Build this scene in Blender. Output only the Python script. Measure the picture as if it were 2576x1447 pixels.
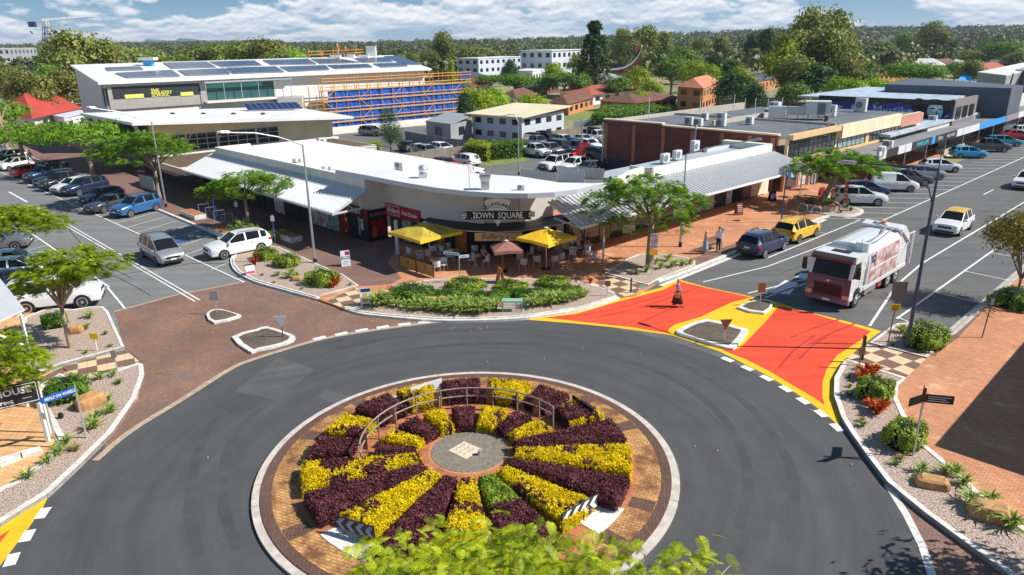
import bpy,math,random
import numpy as np
from mathutils import Vector,Matrix,noise

for _o in list(bpy.data.objects):bpy.data.objects.remove(_o)
SC=bpy.context.scene;COL=SC.collection
R=math.radians;PI=math.pi
SC.render.resolution_x=1024;SC.render.resolution_y=575

# ------------------------------------------------------------------ camera
CAMH=14.5;FPX=1800.0;PIT=math.atan(615.5/FPX);ROLL=R(-0.8)
_c,_s=math.cos(ROLL),math.sin(ROLL);_cp,_sp=math.cos(PIT),math.sin(PIT)
_up=Vector((0,_sp,_cp));_fw=Vector((0,_cp,-_sp));_X=Vector((1,0,0))
_r=_X*_c+_up*_s;_u=-_X*_s+_up*_c
cam=bpy.data.objects.new('camera',bpy.data.cameras.new('camera'));COL.objects.link(cam)
m3=Matrix((_r,_u,-_fw)).transposed()
cam.matrix_world=Matrix.Translation((0,0,CAMH))@m3.to_4x4()
cam.data.sensor_width=36.0;cam.data.lens=36.0*FPX/2576.0
cam.data.clip_start=0.3;cam.data.clip_end=12000
SC.camera=cam
SC.view_settings.view_transform='Standard';SC.view_settings.look='None'
SC.view_settings.exposure=0.36;SC.view_settings.gamma=1.0

# ------------------------------------------------------------------ sun and sky
SUN_EL,SUN_AZ=R(43),R(-5)
sd=Vector((math.cos(SUN_AZ)*math.cos(SUN_EL),math.sin(SUN_AZ)*math.cos(SUN_EL),math.sin(SUN_EL)))
sl=bpy.data.lights.new('sun','SUN');sl.energy=5.0;sl.angle=R(0.5);sl.color=(1.0,0.955,0.88)
so=bpy.data.objects.new('sun',sl);COL.objects.link(so)
so.rotation_euler=sd.to_track_quat('Z','Y').to_euler();so.location=(60,-20,80)
W=bpy.data.worlds.new('World');SC.world=W;W.use_nodes=True
nt=W.node_tree;N=nt.nodes;N.clear();Lk=nt.links.new
out=N.new('ShaderNodeOutputWorld');bg=N.new('ShaderNodeBackground');bg.inputs[1].default_value=0.06
sky=N.new('ShaderNodeTexSky');sky.sky_type='NISHITA';sky.sun_disc=False
sky.sun_elevation=SUN_EL;sky.sun_rotation=R(90)-SUN_AZ
sky.altitude=30;sky.air_density=1.0;sky.dust_density=0.6;sky.ozone_density=2.5
# cumulus: noise over the view direction, flattened, finer towards the horizon
tc=N.new('ShaderNodeTexCoord');sx=N.new('ShaderNodeSeparateXYZ');Lk(tc.outputs['Generated'],sx.inputs[0])
def wm(op,a,b=None,clamp=False):
    n=N.new('ShaderNodeMath');n.operation=op;n.use_clamp=clamp
    for i,q in enumerate((a,b)):
        if q is None:continue
        if isinstance(q,(int,float)):n.inputs[i].default_value=q
        else:Lk(q,n.inputs[i])
    return n.outputs[0]
zl=wm('LOGARITHM',wm('MAXIMUM',wm('ADD',sx.outputs[2],0.05),0.01),2.718);cx=N.new('ShaderNodeCombineXYZ');Lk(sx.outputs[0],cx.inputs[0]);Lk(sx.outputs[1],cx.inputs[1]);Lk(zl,cx.inputs[2])
def cloud(sxy,sz,det,off):
    mp=N.new('ShaderNodeMapping');mp.inputs['Scale'].default_value=(sxy,sxy,sz);mp.inputs['Location'].default_value=off
    Lk(cx.outputs[0],mp.inputs[0]);nz=N.new('ShaderNodeTexNoise');nz.inputs['Scale'].default_value=1;nz.inputs['Detail'].default_value=det
    nz.inputs['Roughness'].default_value=0.56;Lk(mp.outputs[0],nz.inputs[0]);return nz.outputs[0]
n1=cloud(9.0,2.1,11,(3.1,7.7,2));n2=cloud(9.0,2.1,11,(3.1,7.7,2.1));n3=cloud(3.2,1.1,3,(1,2,0))
cov=wm('ADD',n1,wm('MULTIPLY',wm('SUBTRACT',n3,0.5),0.55))
cr=N.new('ShaderNodeMapRange');cr.inputs[1].default_value=0.47;cr.inputs[2].default_value=0.545;cr.interpolation_type='SMOOTHSTEP';Lk(cov,cr.inputs[0])
# shaded undersides where the layer is thick, lit rims where it thins towards the sun side
sh=N.new('ShaderNodeMapRange');sh.inputs[1].default_value=-0.07;sh.inputs[2].default_value=0.07;Lk(wm('SUBTRACT',n1,n2),sh.inputs[0])
cc=N.new('ShaderNodeMixRGB');cc.inputs[1].default_value=(5.6,7.2,9.3,1);cc.inputs[2].default_value=(14.0,14.0,14.2,1);Lk(sh.outputs[0],cc.inputs[0])
mx=N.new('ShaderNodeMixRGB');fd=N.new('ShaderNodeMapRange');fd.inputs[1].default_value=.12;fd.inputs[2].default_value=.45;fd.inputs[3].default_value=.9;fd.inputs[4].default_value=.12;Lk(sx.outputs[2],fd.inputs[0]);Lk(wm('MULTIPLY',cr.outputs[0],fd.outputs[0]),mx.inputs[0])
rp=N.new('ShaderNodeValToRGB');rp.color_ramp.elements[0].color=(.38,.55,.72,1);rp.color_ramp.elements[0].position=0.0;rp.color_ramp.elements[1].color=(.11,.31,.50,1);rp.color_ramp.elements[1].position=.075;e3_=rp.color_ramp.elements.new(.55);e3_.color=(.035,.12,.27,1);Lk(sx.outputs[2],rp.inputs[0])
r10=N.new('ShaderNodeMixRGB');r10.blend_type='MULTIPLY';r10.inputs[0].default_value=1;r10.inputs[2].default_value=(14.0,14.0,14.0,1);Lk(rp.outputs[0],r10.inputs[1])
tint=N.new('ShaderNodeMixRGB');tint.inputs[0].default_value=.88
Lk(sky.outputs[0],tint.inputs[1]);Lk(r10.outputs[0],tint.inputs[2]);Lk(tint.outputs[0],mx.inputs[1]);Lk(cc.outputs[0],mx.inputs[2])
Lk(mx.outputs[0],bg.inputs[0]);Lk(bg.outputs[0],out.inputs[0])

# ------------------------------------------------------------------ coordinates
# measured layout: pixels of the 2576 x 1447 survey view turned into points at a known height
def ray(x,y):
    u=x-1288;v=723.5-y;u,v=_c*u-_s*v,_s*u+_c*v
    return Vector((u,FPX*_cp+v*_sp,-FPX*_sp+v*_cp))
def g(x,y,z=0.0):
    d=ray(x,y);t=(z-CAMH)/d.z;return Vector((d.x*t,d.y*t,z))
def gd(x,y,Y):
    d=ray(x,y);t=Y/d.y;return Vector((d.x*t,Y,CAMH+d.z*t))
def hgt(x,y,base):
    return gd(x,y,base.y).z
AN=R(44.0);CA,SA=math.cos(AN),math.sin(AN)
def s2w(s,t,z=0.0):return Vector((s*CA-t*SA,s*SA+t*CA+44.0,z))
def w2s(p):
    x,y=p[0],p[1]-44.0;return(x*CA+y*SA,-x*SA+y*CA)
def S(px,py,z=0.0):return w2s(g(px,py,z))

# ------------------------------------------------------------------ materials
MATS={}
def mat(name,col=(.5,.5,.5),rough=.7,metal=0,var=0.0,vs=3.0,bump=0.0,bs=20.0,spec=0.4,col2=None,alpha=None,emit=None,vdet=4,coat=0,objrand=0):
    if name in MATS:return MATS[name]
    m=bpy.data.materials.new(name);MATS[name]=m;m.use_nodes=True
    nt=m.node_tree;b=nt.nodes['Principled BSDF'];L=nt.links.new
    b.inputs['Base Color'].default_value=(*col,1);b.inputs['Roughness'].default_value=rough;b.inputs['Metallic'].default_value=metal
    b.inputs['Specular IOR Level'].default_value=spec
    if coat:b.inputs['Coat Weight'].default_value=coat;b.inputs['Coat Roughness'].default_value=.06
    if emit:b.inputs['Emission Color'].default_value=(*emit[:3],1);b.inputs['Emission Strength'].default_value=emit[3]
    if var or col2:
        geo=nt.nodes.new('ShaderNodeTexCoord');nz=nt.nodes.new('ShaderNodeTexNoise');nz.inputs['Scale'].default_value=vs;nz.inputs['Detail'].default_value=vdet
        L(geo.outputs['Object'],nz.inputs['Vector'])
        mr=nt.nodes.new('ShaderNodeMapRange');mr.inputs[1].default_value=.33;mr.inputs[2].default_value=.67;L(nz.outputs[0],mr.inputs[0])
        mxn=nt.nodes.new('ShaderNodeMixRGB');L(mr.outputs[0],mxn.inputs[0])
        c2=col2 if col2 else tuple(min(1,c*(1+var))for c in col)
        c1=col if col2 else tuple(c*(1-var)for c in col)
        mxn.inputs[1].default_value=(*c1,1);mxn.inputs[2].default_value=(*c2,1);L(mxn.outputs[0],b.inputs['Base Color'])
        if objrand:
            oi=nt.nodes.new('ShaderNodeObjectInfo');hs=nt.nodes.new('ShaderNodeHueSaturation')
            a1=nt.nodes.new('ShaderNodeMapRange');a1.inputs[3].default_value=1-objrand;a1.inputs[4].default_value=1+objrand;L(oi.outputs['Random'],a1.inputs[0])
            L(a1.outputs[0],hs.inputs['Value']);L(mxn.outputs[0],hs.inputs['Color']);L(hs.outputs[0],b.inputs['Base Color'])
    if bump:
        geo=nt.nodes.new('ShaderNodeTexCoord');nz=nt.nodes.new('ShaderNodeTexNoise');nz.inputs['Scale'].default_value=bs;nz.inputs['Detail'].default_value=4
        L(geo.outputs['Object'],nz.inputs['Vector']);bp=nt.nodes.new('ShaderNodeBump');bp.inputs['Strength'].default_value=bump;bp.inputs['Distance'].default_value=.03
        L(nz.outputs[0],bp.inputs['Height']);L(bp.outputs[0],b.inputs['Normal'])
    return m
def brickmat(name,c1,c2,mortar,bw=.23,bh=.115,ms=.012,rot=0.0,var=.25,rough=.85,wall=False,blotch=None,bl_s=.35,bl_t=(.55,.66)):
    if name in MATS:return MATS[name]
    m=bpy.data.materials.new(name);MATS[name]=m;m.use_nodes=True
    nt=m.node_tree;b=nt.nodes['Principled BSDF'];L=nt.links.new;b.inputs['Roughness'].default_value=rough;b.inputs['Specular IOR Level'].default_value=.3
    tc=nt.nodes.new('ShaderNodeTexCoord');mp=nt.nodes.new('ShaderNodeMapping');mp.inputs['Rotation'].default_value=(0,0,rot)
    if wall:
        sp=nt.nodes.new('ShaderNodeSeparateXYZ');L(tc.outputs['Object'],sp.inputs[0]);ad=nt.nodes.new('ShaderNodeMath');L(sp.outputs[0],ad.inputs[0]);L(sp.outputs[1],ad.inputs[1])
        cb=nt.nodes.new('ShaderNodeCombineXYZ');L(ad.outputs[0],cb.inputs[0]);L(sp.outputs[2],cb.inputs[1]);L(cb.outputs[0],mp.inputs[0])
    else:L(tc.outputs['Object'],mp.inputs[0])
    bt=nt.nodes.new('ShaderNodeTexBrick');bt.inputs['Scale'].default_value=1;bt.inputs['Brick Width'].default_value=bw;bt.inputs['Row Height'].default_value=bh
    bt.inputs['Mortar Size'].default_value=ms;bt.inputs['Color1'].default_value=(*c1,1);bt.inputs['Color2'].default_value=(*c2,1);bt.inputs['Mortar'].default_value=(*mortar,1)
    L(mp.outputs[0],bt.inputs[0])
    nz=nt.nodes.new('ShaderNodeTexNoise');nz.inputs['Scale'].default_value=bl_s;nz.inputs['Detail'].default_value=7;nz.inputs['Roughness'].default_value=.65;L(tc.outputs['Object'],nz.inputs['Vector'])
    mr=nt.nodes.new('ShaderNodeMapRange');mr.inputs[1].default_value=.3;mr.inputs[2].default_value=.7;mr.inputs[3].default_value=1-var;mr.inputs[4].default_value=1+var;L(nz.outputs[0],mr.inputs[0])
    ml=nt.nodes.new('ShaderNodeMixRGB');ml.blend_type='MULTIPLY';ml.inputs[0].default_value=1;L(bt.outputs[0],ml.inputs[1]);L(mr.outputs[0],ml.inputs[2])
    last=ml.outputs[0]
    if blotch:
        n2=nt.nodes.new('ShaderNodeTexNoise');n2.inputs['Scale'].default_value=bl_s*1.7;n2.inputs['Detail'].default_value=8;n2.inputs['Roughness'].default_value=.7;L(mp.outputs[0],n2.inputs['Vector'])
        m2=nt.nodes.new('ShaderNodeMapRange');m2.inputs[1].default_value=bl_t[0];m2.inputs[2].default_value=bl_t[1];L(n2.outputs[0],m2.inputs[0])
        mm=nt.nodes.new('ShaderNodeMixRGB');L(m2.outputs[0],mm.inputs[0]);L(last,mm.inputs[1]);mm.inputs[2].default_value=(*blotch,1);last=mm.outputs[0]
    L(last,b.inputs['Base Color'])
    return m
def leafmat(name,c1,c2,scale=.6,trans=.35,rough=.5,sub=0.0,objrand=.0):
    if name in MATS:return MATS[name]
    m=bpy.data.materials.new(name);MATS[name]=m;m.use_nodes=True
    nt=m.node_tree;nt.nodes.clear();L=nt.links.new;o=nt.nodes.new('ShaderNodeOutputMaterial')
    tc=nt.nodes.new('ShaderNodeTexCoord');nz=nt.nodes.new('ShaderNodeTexNoise');nz.inputs['Scale'].default_value=scale;nz.inputs['Detail'].default_value=6;L(tc.outputs['Object'],nz.inputs['Vector'])
    gm=nt.nodes.new('ShaderNodeNewGeometry')
    ad=nt.nodes.new('ShaderNodeMath');ad.operation='MULTIPLY_ADD';L(gm.outputs['Random Per Island'],ad.inputs[0]);ad.inputs[1].default_value=.35;L(nz.outputs[0],ad.inputs[2])
    mr=nt.nodes.new('ShaderNodeMapRange');mr.inputs[1].default_value=.45;mr.inputs[2].default_value=.95;L(ad.outputs[0],mr.inputs[0])
    mxn=nt.nodes.new('ShaderNodeMixRGB');mxn.inputs[1].default_value=(*c1,1);mxn.inputs[2].default_value=(*c2,1);L(mr.outputs[0],mxn.inputs[0])
    last=mxn.outputs[0]
    if objrand:
        oi=nt.nodes.new('ShaderNodeObjectInfo');hs=nt.nodes.new('ShaderNodeHueSaturation');a1=nt.nodes.new('ShaderNodeMapRange');a1.inputs[3].default_value=1-objrand;a1.inputs[4].default_value=1+objrand
        L(oi.outputs['Random'],a1.inputs[0]);L(a1.outputs[0],hs.inputs['Value'])
        a2=nt.nodes.new('ShaderNodeMapRange');a2.inputs[3].default_value=.478;a2.inputs[4].default_value=.518;L(oi.outputs['Random'],a2.inputs[0]);L(a2.outputs[0],hs.inputs['Hue'])
        L(last,hs.inputs['Color']);last=hs.outputs[0]
    d=nt.nodes.new('ShaderNodeBsdfPrincipled');d.inputs['Roughness'].default_value=rough;d.inputs['Specular IOR Level'].default_value=.25;L(last,d.inputs['Base Color'])
    t=nt.nodes.new('ShaderNodeBsdfTranslucent');L(last,t.inputs[0]);mix=nt.nodes.new('ShaderNodeMixShader');mix.inputs[0].default_value=trans
    L(d.outputs[0],mix.inputs[1]);L(t.outputs[0],mix.inputs[2]);L(mix.outputs[0],o.inputs[0])
    return m
def c8(r,g_,b):
    f=lambda c:(c/255/12.92)if c/255<=.04045 else((c/255+.055)/1.055)**2.4
    return(f(r),f(g_),f(b))

# ------------------------------------------------------------------ mesh helpers
class MB:
    def __init__(s):s.v=[];s.f=[];s.m=[]
    def add(s,vs,fs,mi=0):
        o=len(s.v);s.v+=[tuple(p)for p in vs];s.f+=[tuple(i+o for i in f)for f in fs];s.m+=[mi]*len(fs);return s
    def box(s,x0,x1,y0,y1,z0,z1,mi=0,rz=0,c=None,tf=None):
        P=[(x,y,z)for z in(z0,z1)for x,y in((x0,y0),(x1,y0),(x1,y1),(x0,y1))]
        if tf:P=[tf(Vector(p))for p in P]
        return s.add(P,[(0,3,2,1),(4,5,6,7),(0,1,5,4),(1,2,6,5),(2,3,7,6),(3,0,4,7)],mi)
    def poly(s,pts,mi=0):return s.add(pts,[tuple(range(len(pts)))],mi)
    def prism(s,pts,z0,z1,mi=0,top=None):
        pts=[(p[0],p[1])for p in pts]
        a=sum(pts[i][0]*pts[(i+1)%len(pts)][1]-pts[(i+1)%len(pts)][0]*pts[i][1]for i in range(len(pts)))
        if a<0:pts=pts[::-1]
        n=len(pts);zt=(lambda x,y:z1)if not callable(z1)else z1;zb=(lambda x,y:z0)if not callable(z0)else z0
        V=[(x,y,zb(x,y))for x,y in pts]+[(x,y,zt(x,y))for x,y in pts]
        s.add(V,[tuple(range(n))[::-1]]+[(i,(i+1)%n,(i+1)%n+n,i+n)for i in range(n)],mi)
        s.f.append(tuple(range(len(s.v)-n,len(s.v))));s.m.append(mi if top is None else top);return s
    def tube(s,path,r,n=8,mi=0,cap=True):
        path=[Vector(p)for p in path];rs=r if isinstance(r,(list,tuple))else[r]*len(path)
        o=len(s.v);prev=None
        for i,p in enumerate(path):
            d=(path[min(i+1,len(path)-1)]-path[max(i-1,0)]).normalized()
            a=d.orthogonal().normalized()if prev is None else(prev-d*prev.dot(d)).normalized()
            prev=a;b=d.cross(a)
            for k in range(n):
                t=2*PI*k/n;q=p+(a*math.cos(t)+b*math.sin(t))*rs[i];s.v.append(tuple(q))
        for i in range(len(path)-1):
            for k in range(n):
                s.f.append((o+i*n+k,o+i*n+(k+1)%n,o+(i+1)*n+(k+1)%n,o+(i+1)*n+k));s.m.append(mi)
        if cap:
            s.f.append(tuple(o+k for k in range(n))[::-1]);s.m.append(mi)
            s.f.append(tuple(o+(len(path)-1)*n+k for k in range(n)));s.m.append(mi)
        return s
    def rings(s,rings,mi=0,close=True,cap=True):
        o=len(s.v);n=len(rings[0])
        for r_ in rings:s.v+=[tuple(p)for p in r_]
        for i in range(len(rings)-1):
            for k in range(n if close else n-1):
                s.f.append((o+i*n+k,o+i*n+(k+1)%n,o+(i+1)*n+(k+1)%n,o+(i+1)*n+k));s.m.append(mi)
        if cap and close:
            s.f.append(tuple(o+k for k in range(n))[::-1]);s.m.append(mi);s.f.append(tuple(o+(len(rings)-1)*n+k for k in range(n)));s.m.append(mi)
        return s
    def blob(s,c,r,seed=0,jit=.15,n=8,mi=0):
        rnd=random.Random(seed);c=Vector(c);rg=[]
        for i in range(n//2+1):
            th=PI*i/(n//2);rg.append([(c.x+r[0]*math.sin(max(th,.05))*math.cos(2*PI*k/n)*(1+rnd.uniform(-jit,jit)),c.y+r[1]*math.sin(max(th,.05))*math.sin(2*PI*k/n)*(1+rnd.uniform(-jit,jit)),c.z-r[2]*math.cos(th)*(1+rnd.uniform(-jit,jit)*.5))for k in range(n)])
        return s.rings(rg,mi)
    def obj(s,name,mats,parent=None,smooth=False,world=False,label=None):
        me=bpy.data.meshes.new(name);off=Vector((0,0,0))
        V=s.v
        if world and parent is not None:
            iv=parent.matrix_basis.inverted()
            V=[tuple(iv@Vector(p))for p in V]
        me.from_pydata(V,[],s.f)
        if not isinstance(mats,(list,tuple)):mats=[mats]
        for m in mats:me.materials.append(m)
        if len(mats)>1:me.polygons.foreach_set('material_index',s.m)
        if smooth:me.polygons.foreach_set('use_smooth',[True]*len(me.polygons))
        me.update()
        o=bpy.data.objects.new(name,me);COL.objects.link(o)
        if parent:o.parent=parent
        if label:o['label']=label
        return o
def tag(o,label=None,cat=None,group=None,kind=None):
    if label:o['label']=label
    if cat:o['category']=cat
    if group:o['group']=group
    if kind:o['kind']=kind
    return o
def thing(name,label,cat,loc=(0,0,0),rz=0.0,group=None):
    o=bpy.data.objects.new(name,None);COL.objects.link(o);o.empty_display_size=.3
    o.matrix_basis=Matrix.Translation(Vector(loc))@Matrix.Rotation(rz,4,'Z')
    return tag(o,label,cat,group)
def struct(o,label=None):o['kind']='structure';return o
KIDS={}
def dup(root,loc,rz,label,group=None,scale=None,mats=None):
    c=root.copy();COL.objects.link(c);c.matrix_basis=Matrix.Translation(Vector(loc))@Matrix.Rotation(rz,4,'Z')
    if scale:c.scale=scale if isinstance(scale,(tuple,list))else(scale,)*3
    if label:c['label']=label
    if group:c['group']=group
    if root not in KIDS:KIDS[root]=[(k,list(k.children))for k in root.children]
    for k,kk in KIDS[root]:
        d=k.copy();COL.objects.link(d);d.parent=c
        for q in kk:e=q.copy();COL.objects.link(e);e.parent=d
    return c
def npmesh(name,V,F,mats,mi=None,parent=None,smooth=False):
    me=bpy.data.meshes.new(name);V=np.asarray(V,dtype=np.float32);F=np.asarray(F,dtype=np.int32);k=F.shape[1]
    me.vertices.add(len(V));me.vertices.foreach_set('co',V.ravel());me.loops.add(F.size);me.loops.foreach_set('vertex_index',F.ravel())
    me.polygons.add(len(F));me.polygons.foreach_set('loop_start',np.arange(0,F.size,k,dtype=np.int32))
    try:me.polygons.foreach_set('loop_total',np.full(len(F),k,dtype=np.int32))
    except Exception:pass
    if not isinstance(mats,(list,tuple)):mats=[mats]
    for m in mats:me.materials.append(m)
    if mi is not None:me.polygons.foreach_set('material_index',np.asarray(mi,dtype=np.int32))
    if smooth:me.polygons.foreach_set('use_smooth',np.ones(len(F),dtype=bool))
    me.update(calc_edges=True);me.validate()
    o=bpy.data.objects.new(name,me);COL.objects.link(o)
    if parent:o.parent=parent
    return o
def leafquads(C,size,aspect=.45,nb=None,up=.5,rng=None,sizevar=.35,fold=0.0):
    """leaf-sized quads (kites) at points C; nb: preferred normals"""
    n=len(C);a=rng.normal(size=(n,3));nrm=rng.normal(size=(n,3))
    if nb is not None:nrm=nrm*.55+nb
    nrm[:,2]+=up;nrm/=np.linalg.norm(nrm,axis=1)[:,None]+1e-9
    a-=nrm*(a*nrm).sum(1)[:,None];a/=np.linalg.norm(a,axis=1)[:,None]+1e-9;b=np.cross(nrm,a)
    s_=size*(1+rng.uniform(-sizevar,sizevar,n))[:,None]
    V=np.stack([C-a*s_*.5,C+b*s_*aspect*.5,C+a*s_*.5,C-b*s_*aspect*.5],1).reshape(-1,3)
    F=np.arange(4*n).reshape(n,4)
    return V,F
_font=None
def textmb(mb,s,size,tf,depth=.0,mi=0,sx=1.0,shear=0.0,align='CENTER',bold=0.0):
    """letters as mesh; tf maps (x right, y up, out) to a point"""
    cu=bpy.data.curves.new('t','FONT');cu.body=s;cu.size=size;cu.align_x=align;cu.align_y='CENTER';cu.shear=shear;cu.offset=bold;cu.resolution_u=2
    ob=bpy.data.objects.new('t',cu);COL.objects.link(ob)
    dg=bpy.context.evaluated_depsgraph_get();me=ob.evaluated_get(dg).to_mesh()
    V=[tf(v.co.x*sx,v.co.y,depth)for v in me.vertices];F=[tuple(p.vertices)for p in me.polygons]
    mb.add(V,F,mi);ob.evaluated_get(dg).to_mesh_clear();bpy.data.objects.remove(ob);bpy.data.curves.remove(cu)
    return mb
def wallframe(A,B,out_=None):
    """frame on the vertical wall through A and B: tf(u, z, out)"""
    A=Vector((A[0],A[1],0));B=Vector((B[0],B[1],0));d=(B-A).normalized();nrm=Vector((d.y,-d.x,0))
    return lambda u,z,o=0.0:A+d*u+nrm*o+Vector((0,0,z))
def onwall(px,py,A,B):
    d=ray(px,py);ax,ay=A[0],A[1];ex,ey=B[0]-ax,B[1]-ay
    det=-d.x*ey+ex*d.y;t=(-ax*ey+ex*ay)/det;s_=(d.x*ay-d.y*ax)/det
    return s_*math.hypot(ex,ey),CAMH+d.z*t
# ------------------------------------------------------------------ common materials
def asphalt(name,base,polar=False,amp=.16):
    m=mat(name,base,rough=.85,spec=.3);nt=m.node_tree;b=nt.nodes['Principled BSDF'];L=nt.links.new
    tc=nt.nodes.new('ShaderNodeTexCoord')
    def nz(scale,det,vec,rough=.6):
        n=nt.nodes.new('ShaderNodeTexNoise');n.inputs['Scale'].default_value=scale;n.inputs['Detail'].default_value=det;n.inputs['Roughness'].default_value=rough;L(vec,n.inputs['Vector']);return n.outputs[0]
    def rng(x,a,b_,c,d):
        r=nt.nodes.new('ShaderNodeMapRange');r.inputs[1].default_value=a;r.inputs[2].default_value=b_;r.inputs[3].default_value=c;r.inputs[4].default_value=d;L(x,r.inputs[0]);return r.outputs[0]
    def mul(a,c):
        r=nt.nodes.new('ShaderNodeMath');r.operation='MULTIPLY';L(a,r.inputs[0]);L(c,r.inputs[1]);return r.outputs[0]
    v=tc.outputs['Object']
    if polar:
        sp=nt.nodes.new('ShaderNodeSeparateXYZ');L(v,sp.inputs[0]);at=nt.nodes.new('ShaderNodeMath');at.operation='ARCTAN2';L(sp.outputs[1],at.inputs[0]);L(sp.outputs[0],at.inputs[1])
        ln=nt.nodes.new('ShaderNodeVectorMath');ln.operation='LENGTH';L(v,ln.inputs[0]);cb=nt.nodes.new('ShaderNodeCombineXYZ');L(at.outputs[0],cb.inputs[0]);L(ln.outputs['Value'],cb.inputs[1]);sv=cb.outputs[0]
    else:
        mp=nt.nodes.new('ShaderNodeMapping');mp.inputs['Scale'].default_value=(.08,.9,1);L(v,mp.inputs[0]);sv=mp.outputs[0]
    sp2=rng(nz(1.7,5,v,.75),.60,.72,1,1-amp*1.2)
    f=mul(mul(mul(sp2,rng(nz(1.3,6,sv),.3,.7,1-amp,1+amp)),rng(nz(.5,7,v,.7),.3,.7,1-amp*.8,1+amp*.8)),rng(nz(22,4,v,.8),.3,.7,.78,1.22))
    mx=nt.nodes.new('ShaderNodeMixRGB');mx.blend_type='MULTIPLY';mx.inputs[0].default_value=1;mx.inputs[1].default_value=(*base,1);L(f,mx.inputs[2]);L(mx.outputs[0],b.inputs['Base Color'])
    return m
m_ring=asphalt('asphalt_dark',(.082,.081,.083),True,.16)
m_road=asphalt('asphalt_grey',(.19,.19,.185))
m_road2=asphalt('asphalt_grey_right',(.128,.127,.126))
m_park=asphalt('asphalt_carpark',(.15,.15,.148))
m_wline=mat('road_paint_white',(.72,.72,.70),.7,var=.14,vs=6)
m_redp=asphalt('road_paint_red',(.74,.075,.034),False,.2)
m_yelp=asphalt('road_paint_yellow',(.76,.48,.018),False,.10)
m_conc=mat('concrete',(.46,.43,.38),.85,var=.14,vs=2.2)
m_concw=mat('kerb_white',(.66,.64,.60),.8,var=.18,vs=3.5)
m_concd=mat('concrete_dark',(.22,.20,.18),.9,var=.2,vs=2)
m_pave_o=brickmat('pavers_orange',c8(208,150,112),c8(190,128,92),c8(158,112,86),rot=R(44),var=.16,blotch=c8(222,176,138),bl_t=(.55,.72))
m_pave_b=brickmat('pavers_brown',c8(142,110,98),c8(128,98,88),c8(104,84,76),rot=R(-46),var=.22)
m_pave_x=brickmat('pavers_crossing',c8(150,116,98),c8(134,102,88),c8(108,86,76),.24,.12,.016,rot=R(35),var=.26,blotch=c8(112,98,94),bl_s=.28,bl_t=(.50,.72))
m_pave_y=brickmat('pavers_sand',c8(222,178,128),c8(204,156,108),c8(176,134,94),.26,.26,.012,rot=R(10),var=.16)
m_pave_r=brickmat('pavers_island',c8(206,160,104),c8(188,140,86),c8(128,90,62),.24,.13,.012,rot=.4,var=.32,blotch=c8(118,80,54),bl_s=.6,bl_t=(.44,.60))
m_pave_d=brickmat('pavers_dark',c8(112,84,72),c8(98,74,66),c8(76,60,54),.12,.34,.01,var=.2)
m_soil=mat('soil',c8(176,112,76),.95,var=.25,vs=3,bump=.6,bs=12)
m_mulch=mat('mulch',c8(124,82,58),.95,col2=c8(208,196,184),vs=17,vdet=5,bump=.8,bs=26)
m_white=mat('white_paint',(.80,.80,.78),.5)
m_pebble=mat('pebbles',(.60,.58,.54),.8,col2=(.86,.85,.82),vs=18,bump=1,bs=24)
m_roofw=mat('white_roof_sheet',(.74,.74,.73),.5,var=.07,vs=.22,vdet=8)
m_metal=mat('galvanised_steel',(.48,.50,.52),.4,.7,var=.1,vs=5)
m_alu=mat('aluminium',(.62,.63,.64),.35,.6)
m_navy=mat('navy_pole_paint',(.055,.075,.13),.35)
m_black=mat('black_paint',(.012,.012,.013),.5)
m_dark=mat('dark_interior',(.010,.010,.011),.8)
m_glass=mat('dark_glass',(.018,.024,.028),.08,spec=.6)
m_bark=mat('bark_grey',c8(150,134,118),.9,var=.25,vs=6,bump=.5,bs=14)
m_barkd=mat('bark_brown',c8(96,82,70),.9,var=.25,vs=6,bump=.5,bs=14)
m_rock=mat('sandstone',c8(196,150,100),.9,col2=c8(158,118,80),vs=3,bump=.7,bs=6)

def smooth(P,n=6,closed=False):
    P=[Vector((p[0],p[1]))for p in P];out_=[];m=len(P)
    for i in range(m if closed else m-1):
        a,b,c,d=(P[(i-1)%m]if(closed or i)else P[0]),P[i],P[(i+1)%m],(P[(i+2)%m]if(closed or i<m-2)else P[-1])
        for k in range(n):
            t=k/n;out_.append(.5*((2*b)+(c-a)*t+(2*a-5*b+4*c-d)*t*t+(3*b-3*c+d-a)*t**3))
    if not closed:out_.append(P[-1])
    return out_
def ribbon(mb,path,w0,w1,z0,z1,mi=0,closed=False):
    """solid strip along a 2-D path between offsets w0 (right) and w1 (left)"""
    P=[Vector((p[0],p[1]))for p in path];n=len(P);Lf=[]
    for i in range(n):
        a=P[i-1]if(i or closed)else P[0];b=P[(i+1)%n]if(i<n-1 or closed)else P[-1]
        d=(b-a).normalized();q=Vector((-d.y,d.x));Lf.append((P[i]+q*w0,P[i]+q*w1))
    rg=[[(a.x,a.y,z0),(b.x,b.y,z0),(b.x,b.y,z1),(a.x,a.y,z1)]for a,b in Lf]
    if closed:rg.append(rg[0])
    mb.rings(rg,mi,True,not closed);return mb
def pts(P,z=0):return[g(x,y,z)for x,y in P]
def sheet(name,P,z,m):return struct(MB().poly([(p[0],p[1],z)for p in P]).obj(name,m))
def slab(name,P,z1,m,z0=-.05):return struct(MB().prism(P,z0,z1).obj(name,m))
def strip_s(mb,s0,t0,s1,t1,w,z):
    a,b=s2w(s0,t0),s2w(s1,t1);d=(b-a).normalized();q=Vector((-d.y,d.x,0))*w/2
    mb.poly([(p.x,p.y,z)for p in(a-q,b-q,b+q,a+q)])

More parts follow.
